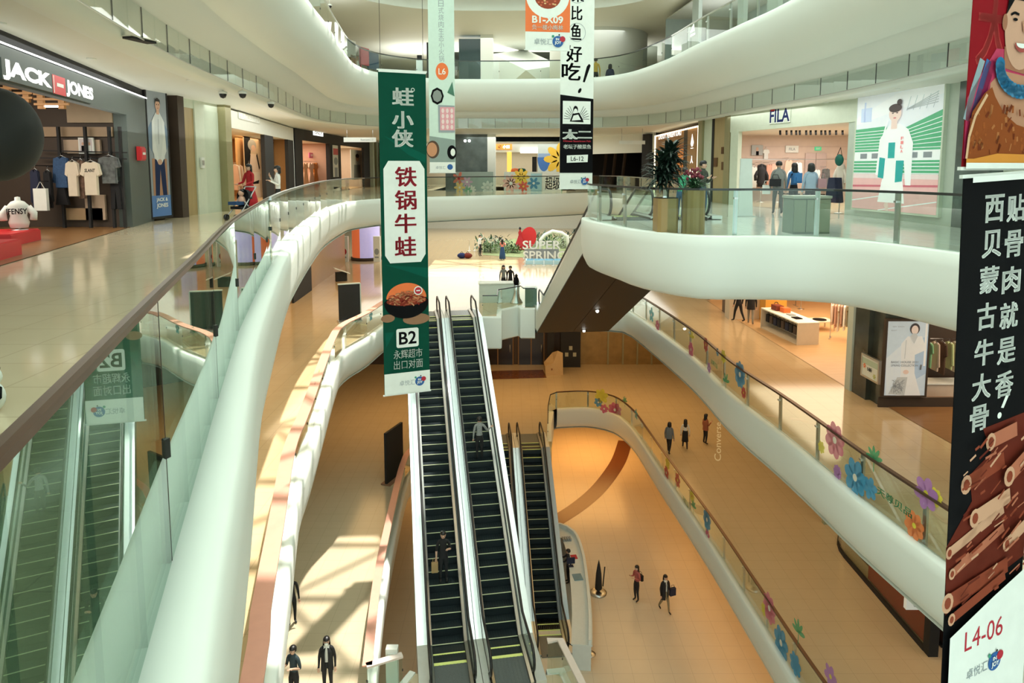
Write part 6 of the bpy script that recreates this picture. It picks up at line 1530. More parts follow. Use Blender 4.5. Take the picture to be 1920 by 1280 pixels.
q = P0(975, 468, Z1)
t = thing('red_fan_figure', 'figure in a long red gown before a big red fan in the spring garden', 'figure', (q.x, q.y, Z1), 0)
b = MB(); b.lathe((0, 0, 0), [(.62, 0), (.42, .5), (.2, 1.1), (.13, 1.35), (.17, 1.55), (.06, 1.75), (.10, 1.9), (.001, 2.05)], 18); b.build('gown', REDC, t)
b = MB(); b.ball((0, 0, 1.92), (.11, .11, .15), 10, 8); b.build('head', HAIR, t)
a = Art(.03); a.ell(.75, 1.05, .72, 1.0, RED, 28, rot=-.25); o = a.done('fan', t); o.location = (0, .35, 0)
def shrub(px, py, r, h, m, label, group, ztop=None):
    q = P0(px, py, Z1); t = thing('shrub', label, 'plant', (q.x, q.y, Z1), 0, group); b = MB()
    for k in range(int(70)):
        a = rnd.uniform(0, 2*pi); rr = r*sqrt(rnd.random()); blade(b, (rr*cos(a), rr*sin(a), rnd.uniform(0, h*.75)), rnd.uniform(0, 2*pi), rnd.uniform(0, 1.3), rnd.uniform(.35, .7), .14, rnd.uniform(.6, 1.6))
    b.build('foliage', m, t); b = MB(); b.tube([(0, 0, 0), (0, 0, h*.7)], .04, 6); b.build('stem', paint(.08, .05, .03), t)
LG = [mat('spring_leaf_%d' % k, c, .6) for k, c in enumerate(((.04, .12, .06), (.12, .2, .07), (.45, .5, .4), (.03, .07, .06)))]
for k, (x, y, r, h) in enumerate(((908, 472, .8, 1.6), (920, 474, .8, 1.2), (928, 470, .9, 1.3), (936, 464, .9, 1.4), (952, 468, .9, .8), (962, 474, .7, .5), (995, 462, 1, 1.2), (1010, 458, 1, 1.5), (1024, 456, 1, 1.4), (1040, 460, 1, 1.2), (1056, 464, .9, 1.5), (1068, 462, .9, 1.8), (1078, 466, .8, 1.5))):
    shrub(x, y, r, h, LG[(0, 1, 2, 3)[k % 4]], ('dark green', 'yellow green', 'pale flowering', 'blue green')[k % 4]+' shrub number %s from the left in the spring garden' % ('one two three four five six seven eight nine ten eleven twelve thirteen'.split()[k]), 'spring garden shrubs')
b = MB(); q0 = P0(925, 486, Z1); b.flat([tuple(P0(x, y, Z1))[:2] for x, y in ((905, 478), (960, 482), (1075, 486), (1085, 450), (1000, 442), (905, 458))], Z1+.02); tag(b.build('artificial_lawn', mat('yellow_green_turf', (.28, .34, .16), .9, noise=(3, .5)), None, 'stuff'), 'yellow-green turf under the spring garden', 'lawn')
t = thing('garden_arch', 'white cloud-shaped arch behind the SUPER letters', 'arch', P0(1042, 474, Z1)+Vector((0, 1.5, 0)))
b = MB(); b.tube([(-1.2, 0, 0), (-1.25, 0, 1.0), (-.9, 0, 1.4), (-.2, 0, 1.75), (.6, 0, 1.6), (1.1, 0, 1.3), (1.2, 0, 0)], .16, 8); b.build('arch', CW, t)
for x in (880, 890, 984, 1001, 1020, 1038, 1054):
    q = P0(x, 470 if x < 900 else 498, Z1); t = thing('barrier_post', 'thin steel barrier post by the spring garden', 'post', q, 0, 'thin barrier posts round the spring garden'); b = MB(); b.lathe((0, 0, 0), [(.16, 0), (.16, .02), (.02, .03), (.02, .95), (.035, .96), (.001, 1.0)], 10); b.build('pole', STEEL, t)
for x, m, l in ((866, paint(.02, .03, .10), 'dark blue bag lying on the floor left of the man in white'), (877, paint(.16, .03, .02), 'dark red bag lying on the floor left of the man in white')):
    t = thing('travel_bag', l, 'bag', P0(x, 484, Z1)); b = MB(); b.ball((0, 0, .22), (.38, .26, .23), 12, 8); b.build('body', m, t); b = MB(); b.tube([(-.15, 0, .40), (0, 0, .55), (.15, 0, .40)], .02, 5); b.build('handle', CBK, t)
# far and left walls of that floor
slabwall('wall_far', -22, 22, 84, 84.4, Z1, -1.3, paint(.60, .62, .55))
LW1 = Shop((-11.2, 20), (-12.6, 52), Z1)
LW1.seg('wall_left', 0, LW1.L, 0, 4.45, paint(.40, .24, .10, .35), .02, .3)
p = LW1.px(563, 560)[0]; 
b = LW1.mb(); p, q = LW1.px(549, 585, -.02), LW1.px(582, 530, -.02); b.box2((p[0], -.1, 0), (q[0], -.0, 3.2)); tag(b.build('shop_shutter', BLACKM), 'black shop front panel under the left curve one floor below', 'panel')
q = P0(606, 527, Z1)
t = thing('sloped_display', 'white sloped display board before the black shop front', 'display', q+Vector((1.2, 0, 0)), .5); b = MB(); b.bar((-.5, 0, .9), (.5, 0, .5), .5, .06); b.build('board', CW, t); b = MB(); b.box((0, .1, .3), (.7, .3, .6)); b.build('base', BLACKM, t)
q = P0(681, 490, Z1)
t = thing('round_kiosk', 'round glowing orange and violet kiosk on the floor below', 'kiosk', q+Vector((0, 1.2, 0)))
vio = mat('lit_violet', (.48, .44, .75), .5, emit=.55); lor = mat('lit_orange_red', (.75, .16, .05), .5, emit=.5)
b = MB(); b.lathe((0, 0, 0), [(1.22, 0), (1.22, .22), (1.1, .24)], 36); b.build('plinth', BROWNW, t)
b = MB(); b.lathe((0, 0, .24), [(1.1, 0), (1.1, 2.6)], 24, a0=pi*1.42, a1=pi*2.2); b.build('violet_screen', vio, t); b = MB(); b.lathe((0, 0, .24), [(1.1, 0), (1.1, 2.6)], 24, a0=pi*.7, a1=pi*1.42); b.build('orange_screen', lor, t); b = MB(); b.lathe((0, 0, 2.84), [(1.16, 0), (1.16, .3), (.001, .3)], 36); b.build('cap', CBK, t)
for k, (x0, x1, l) in enumerate(((640, 653, 'white advertising box left of the round kiosk'), (701, 713, 'white advertising box right of the round kiosk'))):
    p, q = aty(x0, 483, 54), aty(x1, 455, 54); t = thing('light_box', l, 'sign', ((p.x+q.x)/2, 54, Z1)); b = MB(); b.box((0, 0, 1.0), (q.x-p.x, .3, 2.0)); b.build('box', CW, t); a = Art(); a.ell(0, .8, .18, .25, (CRD, CGY)[k]); a.rect(-.15, .3, .15, .42, CGY); o = a.done('printing', t); o.location = (0, -.16, 0)
q = P0(622, 508, Z1); t = thing('floor_stool', 'small red stool on the floor left of the round kiosk', 'stool', q); b = MB(); b.lathe((0, 0, 0), [(.28, 0), (.28, .42), (.001, .44)], 16); b.build('seat', paint(.62, .08, .05), t)
for k, (x, l) in enumerate(((613, 'left'), (628, 'right'))):
    q = P0(x, 500, Z1); t = thing('gold_ornament', l+' thin gold ornament behind the red stool', 'ornament', q); b = MB(); b.tube([(0, 0, 0), (.1, 0, .6), (-.1, 0, 1.1), (.05, 0, 1.5)], .06, 6); b.build('stem', paint(.62, .42, .2), t)
q = P0(666, 606, Z1)
t = thing('display_screen', 'tall black screen on a stand beside the curved railing one floor below', 'screen', (q.x-.35, q.y+.4, Z1), radians(22)); b = MB(); b.box((0, 0, .95), (1.0, .12, 1.7)); b.build('panel', BLACKM, t)
for z0, m in ((.1, CT),): b = MB(); b.box((.53, 0, .93), (.05, .14, 1.76)); b.box((0, 0, 1.83), (1.05, .14, .05)); b.build('frame', m, t)
b = MB(); b.box((0, 0, .04), (1.1, .5, .08)); b.build('base', STEEL, t)
# mirror image of a sign, painted on the stone as flat letters
def floor_reflection(txt, px0, py0, px1, py1, z, h, label, m):
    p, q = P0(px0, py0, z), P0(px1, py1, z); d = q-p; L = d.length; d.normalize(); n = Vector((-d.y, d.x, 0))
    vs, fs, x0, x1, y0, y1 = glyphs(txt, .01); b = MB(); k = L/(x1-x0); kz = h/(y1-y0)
    b.add([p+d*((v.x-x0)*k)+n*((v.y-y0)*kz)+Vector((0, 0, .006)) for v in vs], fs); o = b.build('floor_sign_reflection', m); return tag(o, label, 'sign')
floor_reflection('Converse', 1352, 865, 1352, 792, Z2, .34, 'painted reflection of a brand word along the lower right floor', CW)

# ------------------------------------------------------------------ right-hand clothes shop one floor below
R1 = Shop((10.75, 37.5), (11.2, 22.6), Z1); OAKW = paint(.62, .42, .24, .7)
R1S = Shop((10.9, 34.5), (20, 34.5), Z1)
b = MB(); b.flat([(10.82, 35.6), (11.2, 22.6), (11.4, 22.4), (21.5, 22.4), (21.5, 38), (10.82, 38)], Z1+.012); struct('floor', b, WOODL)
b = MB(); b.flat([(11.0, 36), (11.3, 22.6), (21.5, 22.6), (21.5, 38), (11.0, 38)], Z1+3.9, None, False); struct('ceiling', b, paint(.6, .5, .4, .7))
slabwall('wall_back', 11, 21.5, 37.9, 38.1, Z1, Z1+3.9, OAKW); slabwall('wall_right', 21.4, 21.5, 22.6, 38, Z1, Z1+3.9, OAKW)
light('AREA', 'shop_lamp_row', (15.5, 30, Z1+3.8), 900, (1, .76, .52), 7, 9, target=(15.5, 30, Z1))
R1.seg('wall_segment', R1.px(1590, 700)[0], R1.px(1600, 700)[0], 0, 4.4, CT, -.1, .15); R1.seg('wall_segment', R1.px(1356, 570)[0], R1.px(1364, 570)[0], 0, 4.4, paint(.16, .1, .05), -.05, .1)
q = P0(1478, 648, Z1)
t = thing('display_counter', 'long white counter with a row of dark bags along its open side', 'counter', P0(1473, 645, Z1)+Vector((.65, 1.4, 0)), radians(-83))
b = MB(); b.box((0, 0, .93), (3.2, .95, .05)); b.build('top', CW, t)
b = MB(); b.box((1.57, 0, .46), (.06, .95, .92)); b.box((-1.57, 0, .46), (.06, .95, .92)); b.box((0, .25, .46), (3.1, .04, .9)); b.box((0, 0, .04), (3.1, .9, .08)); b.build('frame', paint(.66, .58, .46, .6), t)
for k in range(9):
    x = -1.35+k*.34; o = thing('hanging_bag', ('first', 'second', 'third', 'fourth', 'fifth', 'sixth', 'seventh', 'eighth', 'ninth')[k]+' dark bag hanging in the side of the white counter', 'bag', t.matrix_basis @ Vector((x, -.22, .34)), t.rotation_euler.z, 'dark bags in the counter side')
    b = MB(); b.prism([(-.12, -.07), (.12, -.07), (.12, .07), (-.12, .07)], 0, .34); b.build('body', (BLKC, BROWNW, NAVY)[k % 3], o); b = MB(); b.tube([(-.08, 0, .34), (0, 0, .56), (.08, 0, .34)], .01, 5); b.build('handle', BLKC, o)
for x, y, z, s, m, k, l in ((-1.0, 0, .96, (.5, .35, .22), paint(.22, .05, .03), 'box', 'dark red box on the far end of the white counter'), (-.5, .1, .96, (.4, .3, .2), COR, 'box', 'orange box on the white counter'), (.1, .05, .96, (.35, .28, .03), CGY, 'magazine', 'grey magazine lying on the white counter'), (.75, -.05, .96, (.42, .3, .03), CBK, 'tray', 'dark tray at the near end of the white counter')):
    o = thing('display_'+k, l, k, t.matrix_basis @ Vector((x, y, z)), t.rotation_euler.z); b = MB(); b.box((0, 0, s[2]/2), s); b.box((0, 0, s[2]+.004), (s[0]*.7, s[1]*.7, .01)); b.build('body', m, o)
t = thing('cash_desk', 'tall orange-yellow desk with a round emblem at the back of the shop', 'desk', P0(1445, 607, Z1)+Vector((.3, .6, 0))); b = MB(); b.box((0, 0, .62), (1.0, .8, 1.24)); b.build('body', paint(.72, .38, .06, .5), t); b = MB(); b.box((0, 0, 1.27), (1.05, .85, .06)); b.build('top', paint(.72, .60, .40), t); a = Art(); a.ring(0, .92, .10, .03, BROWNW); o = a.done('emblem', t); o.location = (0, -.41, 0)
b = MB(); p = P0(1425, 606, Z1); b.box((p.x-.4, p.y+1.2, Z1+.55), (1.6, .7, 1.1)); tag(b.build('side_desk', paint(.66, .56, .42)), 'pale desk joining the orange-yellow desk on its left', 'desk')
t = thing('low_table', 'low pale table with a round tray before the clothes rail', 'table', P0(1545, 622, Z1)+Vector((0, .5, 0)), .1); b = MB(); b.box((0, 0, .42), (1.1, .9, .05)); b.build('top', paint(.72, .62, .48), t)
for sx in (-1, 1):
    for sy in (-1, 1): b = MB(); b.box((sx*.5, sy*.4, .2), (.05, .05, .40)); b.build('leg', paint(.6, .48, .34), t)
b = MB(); b.lathe((0, 0, .45), [(.3, 0), (.3, .02), (.24, .02), (.001, .015)], 20); b.build('tray', CBK, t)
def rackset(shop_a, p, q, h, n, cols, group, names, w=.48, hh=1.05):
    """floor rail from p to q with n garments facing across it"""
    p, q = Vector(p), Vector(q); d = (q-p).normalized(); L = (q-p).length
    t = thing('garment_rack', 'steel rack of '+group+' in the lower right shops', 'rack', p, atan2(d.y, d.x))
    b = MB(); b.tube([(0, 0, 0), (0, 0, h), (L, 0, h), (L, 0, 0)], .022, 8); b.build('tube_frame', STEEL, t)
    for x in (0, L): b = MB(); b.box((x, 0, .02), (.05, .6, .04)); b.build('foot', STEEL, t)
    for k in range(n):
        garment(names[k % len(names)][0], w, hh*(.85+.3*((k*7) % 5)/5), cols[k % len(cols)], '%s garment, number %d from the left on the %s rack' % (names[k % len(names)][1], k+1, group), p+d*(L*(k+.6)/n)+Vector((0, 0, h-.06)), atan2(d.y, d.x)+pi/2, 'clothes on the '+group+' rack', th=.07)
    return t
cr = [paint(.72, .56, .44), paint(.62, .36, .26), paint(.70, .62, .50), paint(.50, .30, .22), CW, paint(.22, .2, .12), paint(.72, .58, .44), paint(.66, .5, .38), paint(.5, .42, .33)]
rackset(R1, P0(1556, 634, Z1), P0(1606, 640, Z1), 1.62, 9, cr, 'long clothes', [('shirt', 'cream'), ('shirt', 'rust'), ('dress', 'beige')])
rackset(R1, P0(1462, 592, Z1)+Vector((0, 2.5, 0)), P0(1530, 592, Z1)+Vector((0, 2.5, 0)), 1.7, 8, [COR, paint(.6, .25, .15), paint(.7, .5, .35), CBK, paint(.2, .25, .12), paint(.62, .5, .4), BLKC, paint(.25, .25, .15)], 'back wall', [('tee', 'orange'), ('shirt', 'dark')], hh=.8)
torso(R1S, 1500, 612, 1.0, 1.75, paint(.72, .60, .50), 'mannequin in pale clothes behind the white counter')
# dark pillar with the lit fashion picture
slabwall('wall_pillar', 11.35, 12.6, 20.7, 22.3, Z1, -1.3, mat('dark_marble', (.05, .055, .045), .15, noise=(1.5, .7)))
R1.seg('wall_segment', R1.px(1600, 730)[0], R1.px(1625, 745)[0], 0, 4.4, mat('dark_marble', (.05, .055, .045), .15, noise=(1.5, .7)), -.05, .3)
LB = Shop((11.3, 20.62), (13.6, 20.62), Z1)
def whitead(a, W, H):
    L = LIT; a.rect(0, 0, W, H, L(.62, .72, .80)); a.shape([(W*.05, 0), (W*.0, H*.5), (W*.5, H*.75), (W*.55, 0)], L(.74, .80, .84)); a.shape([(W*.7, H*.75), (W, H*.8), (W, H*.3), (W*.7, H*.2)], L(.45, .58, .72)); a.rect(W*.92, H*.4, W*.97, H*.97, L(.9, .9, .86))
    a.shape([(W*.30, 0), (W*.38, H*.30), (W*.35, H*.70), (W*.5, H*.80), (W*.85, H*.80), (W*.98, H*.62), (W*.7, H*.55), (W*.72, H*.3), (W*.9, 0)], L(.82, .82, .80)); a.shape([(W*.1, H*.02), (W*.3, H*.25), (W*.55, H*.25), (W*.5, 0)], L(.55, .56, .54))
    a.lay += 1
    for k in range(30): a.line([(W*rnd.uniform(.15, .5), H*rnd.uniform(.02, .22)), (W*rnd.uniform(.15, .5), H*rnd.uniform(.02, .22))], .01, L(.3, .31, .3), True)
    a.ell(W*.66, H*.90, W*.12, H*.075, L(.06, .05, .05)); a.ell(W*.66, H*.885, W*.085, H*.06, L(.85, .70, .62)); a.shape([(W*.55, H*.80), (W*.62, H*.84), (W*.70, H*.84), (W*.74, H*.80), (W*.66, H*.70)], L(.6, .62, .62)); a.ell(W*.5, H*.32, W*.07, H*.03, L(.8, .6, .5)); a.line([(W*.45, H*.5), (W*.46, H*.75)], .02, L(.55, .56, .56)); a.line([(W*.86, H*.42), (W*.85, H*.35)], .05, L(.15, .16, .16))
    a.lay += 1; a.text('BASIC HOUSE 2021', W*.45, H*.455, W*.66, H*.028, L(.25, .28, .3), .02, True); a.text('SPRING COLLECTION', W*.45, H*.41, W*.66, H*.028, L(.25, .28, .3), .02, True); a.text('NEW  SEASON', W*.25, H*.93, W*.28, H*.016, L(.3, .34, .38), 0, True); a.text('READY', W*.15, H*.88, W*.14, H*.016, L(.3, .34, .38), 0, True)
LB.art('advertising_lightbox', 'bright pale blue fashion picture on the dark pillar of the lower right shop', 'advertisement', 1657, 741, 1733, 602, -.05, CW, whitead, th=.10, frame=BROWNW)
b = MB(); b.box2((11.25, 20.63, Z1), (13.75, 20.69, Z1+.3)); struct('trim_30', b, BROWNW)
p = R1.px(1630, 675, -.25)
R1.art('notice_board', 'small framed notice with a green and orange border on the dark pillar', 'notice', 1616, 700, 1646, 664, -.35, CW, lambda a, W, H: (a.rect(0, H*.6, W, H*.9, paint(.5, .62, .5)), flower(a, W*.15, H*.5, H*.14, 6, COR, CW), flower(a, W*.8, H*.18, H*.14, 6, paint(.6, .65, .2), CW), a.text('5折', W*.5, H*.42, W*.3, H*.2, CBK, .03)), frame=STEEL)
slabwall('wall_right', 17.5, 17.7, 12, 22, Z1, -1.3, BROWNW); slabwall('wall_back', 13.8, 17.5, 22.4, 22.5, Z1, -1.3, BROWNW)
b = MB(); b.flat([(11.6, 19.5), (12.2, 10), (21.5, 10), (21.5, 22.3), (11.5, 22.3)], Z1+.012); struct('floor', b, WOODF)
light('AREA', 'shop_lamp_row', (15.5, 19, Z1+3.8), 260, (1, .8, .6), 3, 4, target=(15.5, 19, Z1))
gcol = [paint(.25, .50, .25), paint(.62, .48, .36), paint(.10, .06, .04), paint(.50, .58, .28), paint(.62, .56, .45), paint(.10, .09, .05), paint(.2, .16, .1)]
p, q = aty(1740, 640, 21.6), aty(1795, 640, 21.6)
rackset(R1, (p.x-.1, 21.6, Z1+.012), (q.x+.5, 21.6, Z1+.012), 1.9, 7, gcol, 'green shirts', [('tee', 'pale'), ('shirt', 'dark')], w=.44, hh=.95)
t = thing('low_bench', 'pale low shelf under the rack of green shirts', 'shelf', ((p.x+q.x)/2+.3, 21.9, Z1+.012)); b = MB(); b.box((0, 0, .2), (1.6, .6, .4)); b.build('body', paint(.6, .5, .4), t); b = MB(); b.box((0, -.02, .42), (1.66, .64, .04)); b.build('top', CW, t)

# ================================================================== two floors below
slabwall('wall_far', -12, xat(1082, 52), 52, 52.3, Z2, Z1-1.3, BROWNW)
slabwall('wall_far', xat(1088, 52), 14, 52, 52.3, Z2, Z1-1.3, GOLDW)
FB = Shop((-6, 52), (14, 52), Z2)
for x in (1086, 1140, 1168, 1195, 1222): FB.seg('trim_31', FB.px(x, 650)[0]-.06, FB.px(x, 650)[0]+.06, 0, 5.2, OLIVE, -.08, 0)
for k, (x0, x1, l) in enumerate(((905, 962, 'dark glazed shop front behind the big escalators'), (972, 1020, 'dark double door between gold posts behind the escalators'))):
    p, q = FB.px(x0, 690, -.06), FB.px(x1, 640, -.06); t = thing('shop_door', l, 'door', FB.w((p[0]+q[0])/2, -.06, 0)); W = q[0]-p[0]; b = MB(); b.box((0, 0, 1.55), (W, .06, 3.1)); lf = b.build('leaf', mat('dark_door_glass', (.02, .014, .01), .15), t); b = MB()
    for x in (-W/2, 0, W/2): b.box((x, -.04, 1.6), (.08, .06, 3.2))
    b.box((0, -.04, 3.2), (W, .06, .1)); b.build('frame', paint(.22, .13, .06, .4), t); b = MB(); b.tube([(W*.4, -.1, 1.0), (W*.4, -.1, 1.6)], .03, 6); b.build('handle', STEEL, lf)
t = thing('shop_display', 'black shop display with small pale goods left of the gold shutters', 'display', FB.w(FB.px(1068, 690)[0], -.5, 0)); b = MB(); b.box((0, 0, 1.5), (1.5, .6, 3.0)); b.build('cabinet', BLACKM, t)
for k in range(3): b = MB(); b.box((-.3+.3*k, -.32, 1.0+.5*(k % 2)), (.25, .06, .3)); b.build('goods', paint(.4, .4, .3), t)
b = MB(); b.box((xat(1034, 51.5), 51.4, (Z2+Z1-1.3)/2), (.5, .5, Z1-1.3-Z2)); struct('wall_pillar', b, BLACKM)
t = thing('paper_sculpture', 'crumpled pale brown paper-bag sculpture before the dark shop fronts', 'sculpture', P0(1038, 700, Z2), .2); b = MB()
b.add([(-.7, -.4, 0), (.6, -.45, 0), (.7, .4, 0), (-.6, .4, 0), (-.75, -.4, .7), (-.1, -.35, .9), (.25, -.2, 1.75), (.6, -.3, 1.6), (.7, .3, 1.3), (.0, .35, 1.5), (-.65, .35, .8)], [(3, 2, 1, 0), (0, 1, 5, 4), (1, 7, 6, 5), (1, 2, 8, 7), (2, 3, 9, 8), (3, 10, 9), (3, 0, 4, 10), (4, 5, 10), (5, 6, 9, 10), (6, 7, 8, 9)]); b.build('folded_paper', paint(.50, .36, .20, .8), t)
b = MB(); b.box((-.25, -.42, .45), (.10, .03, .12)); b.build('tag', paint(.25, .12, .06), t)
b = MB(); b.flat([tuple(P0(x, y, Z2))[:2] for x, y in ((895, 696), (1018, 693), (1025, 708), (895, 712))], Z2+.006); struct('trim_32', b, BROWNST)
# black folded board beside the big escalators
q = P0(742, 905, Z2)
t = thing('display_screen', 'tall black board standing left of the big escalators two floors below', 'screen', q+Vector((-.15, .5, 0)), radians(70)); b = MB(); b.box((0, 0, 1.3), (1.6, .12, 2.5)); b.build('panel', BLACKM, t); b = MB(); b.box((0, 0, .03), (1.7, .5, .06)); b.build('base', paint(.3, .16, .1), t)
# corner shop, lower right
CS = Shop((12.9, 25.4), (13.0, 12), Z2)
RWALL = paint(.36, .02, .02, .6)
b = MB()
arc = [(12.9+2.4-2.4*cos(a), 25.4+2.4*sin(a)) for a in [pi/2*k/8 for k in range(9)]]
b2 = [(12.9, y) for y in (20.2, 22, 24, 25.4)]
pth = [Vector((p[0], p[1], Z2)) for p in b2+arc[1:]]
b.sweep(pth, [(-.02, 0), (.02, 0), (.02, 5.0), (-.02, 5.0)], closed=True)
tag(b.build('curved_shop_window', SHOPG), 'curved glass window of the dark corner shop at the lower right', 'window')
b = MB(); b.sweep(pth, [(-.06, 0), (.05, 0), (.05, .14), (-.06, .14)], closed=True); struct('trim_33', b, BLACKM)
b = MB(); b.flat([(13, 10), (21.5, 10), (21.5, 28), (14, 28)], Z2+.01); struct('floor', b, BROWNST)
slabwall('wall_right', 18, 18.2, 10, 29, Z2, Z1-1.3, BROWNW); slabwall('wall_back', 13.2, 18, 27.9, 28.1, Z2, Z1-1.3, paint(.30, .33, .22, .6))
b = MB(); b.box2((13.02, 20.3, Z2+.1), (13.10, 23.9, Z2+2.3)); tag(b.build('window_panel', paint(.50, .015, .015, .6)), 'deep red panel inside the curved window of the corner shop', 'board')
b = MB(); b.box2((13.3, 24.6, Z2+.4), (13.38, 25.9, Z2+4.6)); tag(b.build('window_blind', paint(.42, .47, .36)), 'pale green blind inside the curved window of the corner shop', 'blind')
b = MB(); b.box2((13.5, 20.3, Z2+.01), (17.9, 27.8, Z2+.03)); struct('floor', b, BLACKM)
b = MB(); b.box2((13.6, 20.3, Z2+.03), (13.7, 24.4, Z1-1.35)); struct('wall_screen', b, mat('dark_walnut_front', (.03, .016, .010), .3))
slabwall('wall_segment', 12.85, 13.15, 19.9, 20.2, Z2, Z1-1.3, BLACKM)
slabwall('wall_segment', 12.88, 13.1, 12, 17.6, Z2, Z2+1.3, mat('dark_walnut_front', (.03, .016, .010), .3)); slabwall('wall_segment', 12.95, 13.0, 12, 17.6, Z2+1.3, Z1-1.3, mat('brown_glass', (.10, .045, .02), .1))
light('AREA', 'shop_lamp_row', (15.5, 20, Z1-1.4), 300, (1, .7, .45), 3, 10, target=(15.5, 20, Z2))
t = thing('hanging_sign', 'small white lit box sign with a letter hanging before the corner shop', 'sign', aty(1722, 1128, 19.6)); b = MB(); b.box((.0, 0, 0), (.8, .14, .42)); b.build('box', mat('soft_lit_white', (.75, .77, .73), .4, emit=.25), t); a = Art(); a.text('U', -.1, 0, .2, .24, CGY, .03); o = a.done('lettering', t); o.location = (0, -.08, 0); b = MB(); b.tube([(0, 0, .25), (0, 0, Z1-1.3-t.location.z)], .02, 6); b.build('rod', STEEL, t)

# ================================================================== bottom floor
b = MB(); b.sweep([Vector((p.x, p.y, Z3+.006)) for p in spline([at(*p, Z3)[:2] for p in ((1185, 828), (1172, 868), (1140, 915), (1100, 952), (1050, 985), (1010, 1008))], .5)], [(-.02, 0), (1.0, 0)]); struct('trim_34', b, BROWNST)
t = thing('information_counter', 'white rounded information counter beside the lower escalators', 'counter', (0, 0, 0)); zt = Z3+1.1
out = spline([at(*p, zt)[:2] for p in ((1020, 990), (1050, 986), (1080, 1002), (1096, 1040), (1104, 1090), (1110, 1150), (1111, 1210))], .4)
inn = offset(out, .85)
b = MB(); P = xy(out)+list(reversed(xy(inn))); b.prism(P, zt-.05, zt); b.build('worktop', paint(.72, .76, .72, .3), t)
b = MB(); P = xy(offset(out, .05))+list(reversed(xy(offset(out, .8)))); b.prism(P, Z3, zt-.05); b.build('body', paint(.70, .72, .68, .4), t)
b = MB(); P = xy(offset(out, .04))+list(reversed(xy(offset(out, .16)))); b.prism(P, zt, zt+.22); b.build('raised_edge', paint(.75, .80, .77, .3), t)
def on_counter(px, py): return at(px, py, zt)
for px, py, s, m, nm, l in ((1080, 1044, (.30, .36, .02), CRD, 'red_sheet', 'red square sheet on the white counter'), (1087, 1082, (.42, .50, .03), paint(.16, .28, .34), 'blue_mat', 'grey-blue mat on the white counter'), (1074, 1061, (.40, .25, .30), NAVY, 'monitor', 'dark monitor on the white counter'), (1066, 1012, (.5, .4, .10), CGY, 'leaflet_rack', 'grey leaflet rack at the curved end of the counter')):
    p = on_counter(px, py); t = thing(nm, l, nm.split('_')[-1], (p.x-.1, p.y, zt), .15); b = MB()
    if nm == 'monitor': b.box((0, 0, .28), (s[0], .05, s[2])); b.build('screen', m, t); b = MB(); b.box((0, .02, .07), (.06, .06, .14)); b.box((0, 0, .01), (.25, .2, .02)); b.build('foot', m, t)
    elif nm == 'leaflet_rack':
        for k in range(4): b.box((-.18+.12*k, 0, .06), (.09, .3, .12))
        b.build('leaflets', m, t)
    else: b.box((0, 0, s[2]/2), s); b.box((0, 0, s[2]+.002), (s[0]*.3, s[1]*.3, .004), 0, None); b.build('sheet', m, t)
t = thing('folded_parasol', 'dark folded parasol standing in a round clear base', 'parasol', P0(1122, 1112, Z3)); b = MB(); b.lathe((0, 0, 0), [(.38, 0), (.40, .06), (.30, .10), (.06, .12)], 20); b.build('base', STEEL, t)
b = MB(); b.lathe((0, 0, .1), [(.03, 0), (.17, .15), (.13, .9), (.06, 1.35), (.001, 1.6)], 12); b.build('canopy', BLKC, t); b = MB(); b.tube([(.22, .1, .3), (.30, .12, 1.25)], .03, 6); b.build('arm', BLKC, t)
p = P0(1107, 1226, Z3)
t = thing('stanchion', 'steel stanchion post with a disc foot near the white counter', 'stanchion', p); b = MB(); b.lathe((0, 0, 0), [(.22, 0), (.22, .02), (.1, .04), (.03, .05)], 18); b.build('foot', STEEL, t); b = MB(); b.tube([(0, 0, .04), (0, 0, .98)], .03, 8); b.ball((0, 0, 1.0), .05, 10, 6); b.build('pole', STEEL, t)
t = thing('barrier_rope', 'dark barrier rope hanging from the steel stanchion', 'rope', p+Vector((0, 0, .9))); b = MB(); b.tube([(-1.0*k/8, -.5*k/8, -.38*sin(pi*k/8)) for k in range(9)], .022, 6); b.build('rope', BLKC, t)
# white tile patch and tall pale box at the escalator foot
t = thing('rail_totem', 'pale upright box standing in the guard rail left of the escalator foot', 'post', (at(735, 1215, Z2+1.2).x, at(735, 1215, Z2+1.2).y, Z2)); b = MB(); b.box((0, 0, .62), (.34, .22, 1.24)); b.build('box', paint(.68, .70, .64), t); b = MB(); b.box((0, -.115, 1.0), (.2, .01, .25)); b.build('plate', CW, t)

# ------------------------------------------------------------------ flower stickers on the railings
def sticker(key, px, py, rpx, n, col, ccol, label=None, leaf=False, rot=.3):
    t, panels, z, h = RAILS[key]
    r = ray(px, py); best = None
    for p, q in panels:
        d = (q-p); d.z = 0; nrm = Vector((d.y, -d.x, 0)).normalized()
        k = (p-EYE).dot(nrm)/r.dot(nrm)
        if k <= 0: continue
        w = EYE+r*k; u = (w-p).dot(d.normalized())
        if -.1 <= u <= d.length+.1 and (best is None or k < best[0]): best = (k, w, d.normalized(), nrm)
    if best is None: return
    k, w, d, nrm = best; R = rpx*k/FOC
    a = Art(.001)
    if leaf:
        a.lay += 1
        for j in range(n): an = rot+pi*.9*j/max(1, n-1); a.ell(R*.5*cos(an), R*.5*sin(an), R*.5, R*.18, col, 12, rot=an, same=True)
        a.line([(0, -R), (0, 0)], R*.1, col, True)
    else: flower(a, 0, 0, R, n, col, ccol, rot, .62)
    o = a.done('flower_sticker', t)
    sg = 1 if nrm.dot(EYE-w) > 0 else -1
    o.location = w+nrm*(.012*sg)-t.location; o.rotation_euler = (0, 0, atan2(nrm.y*sg, nrm.x*sg)+pi/2)
def film(name, c): return mat('film_'+name, c, .5, alpha=.86)
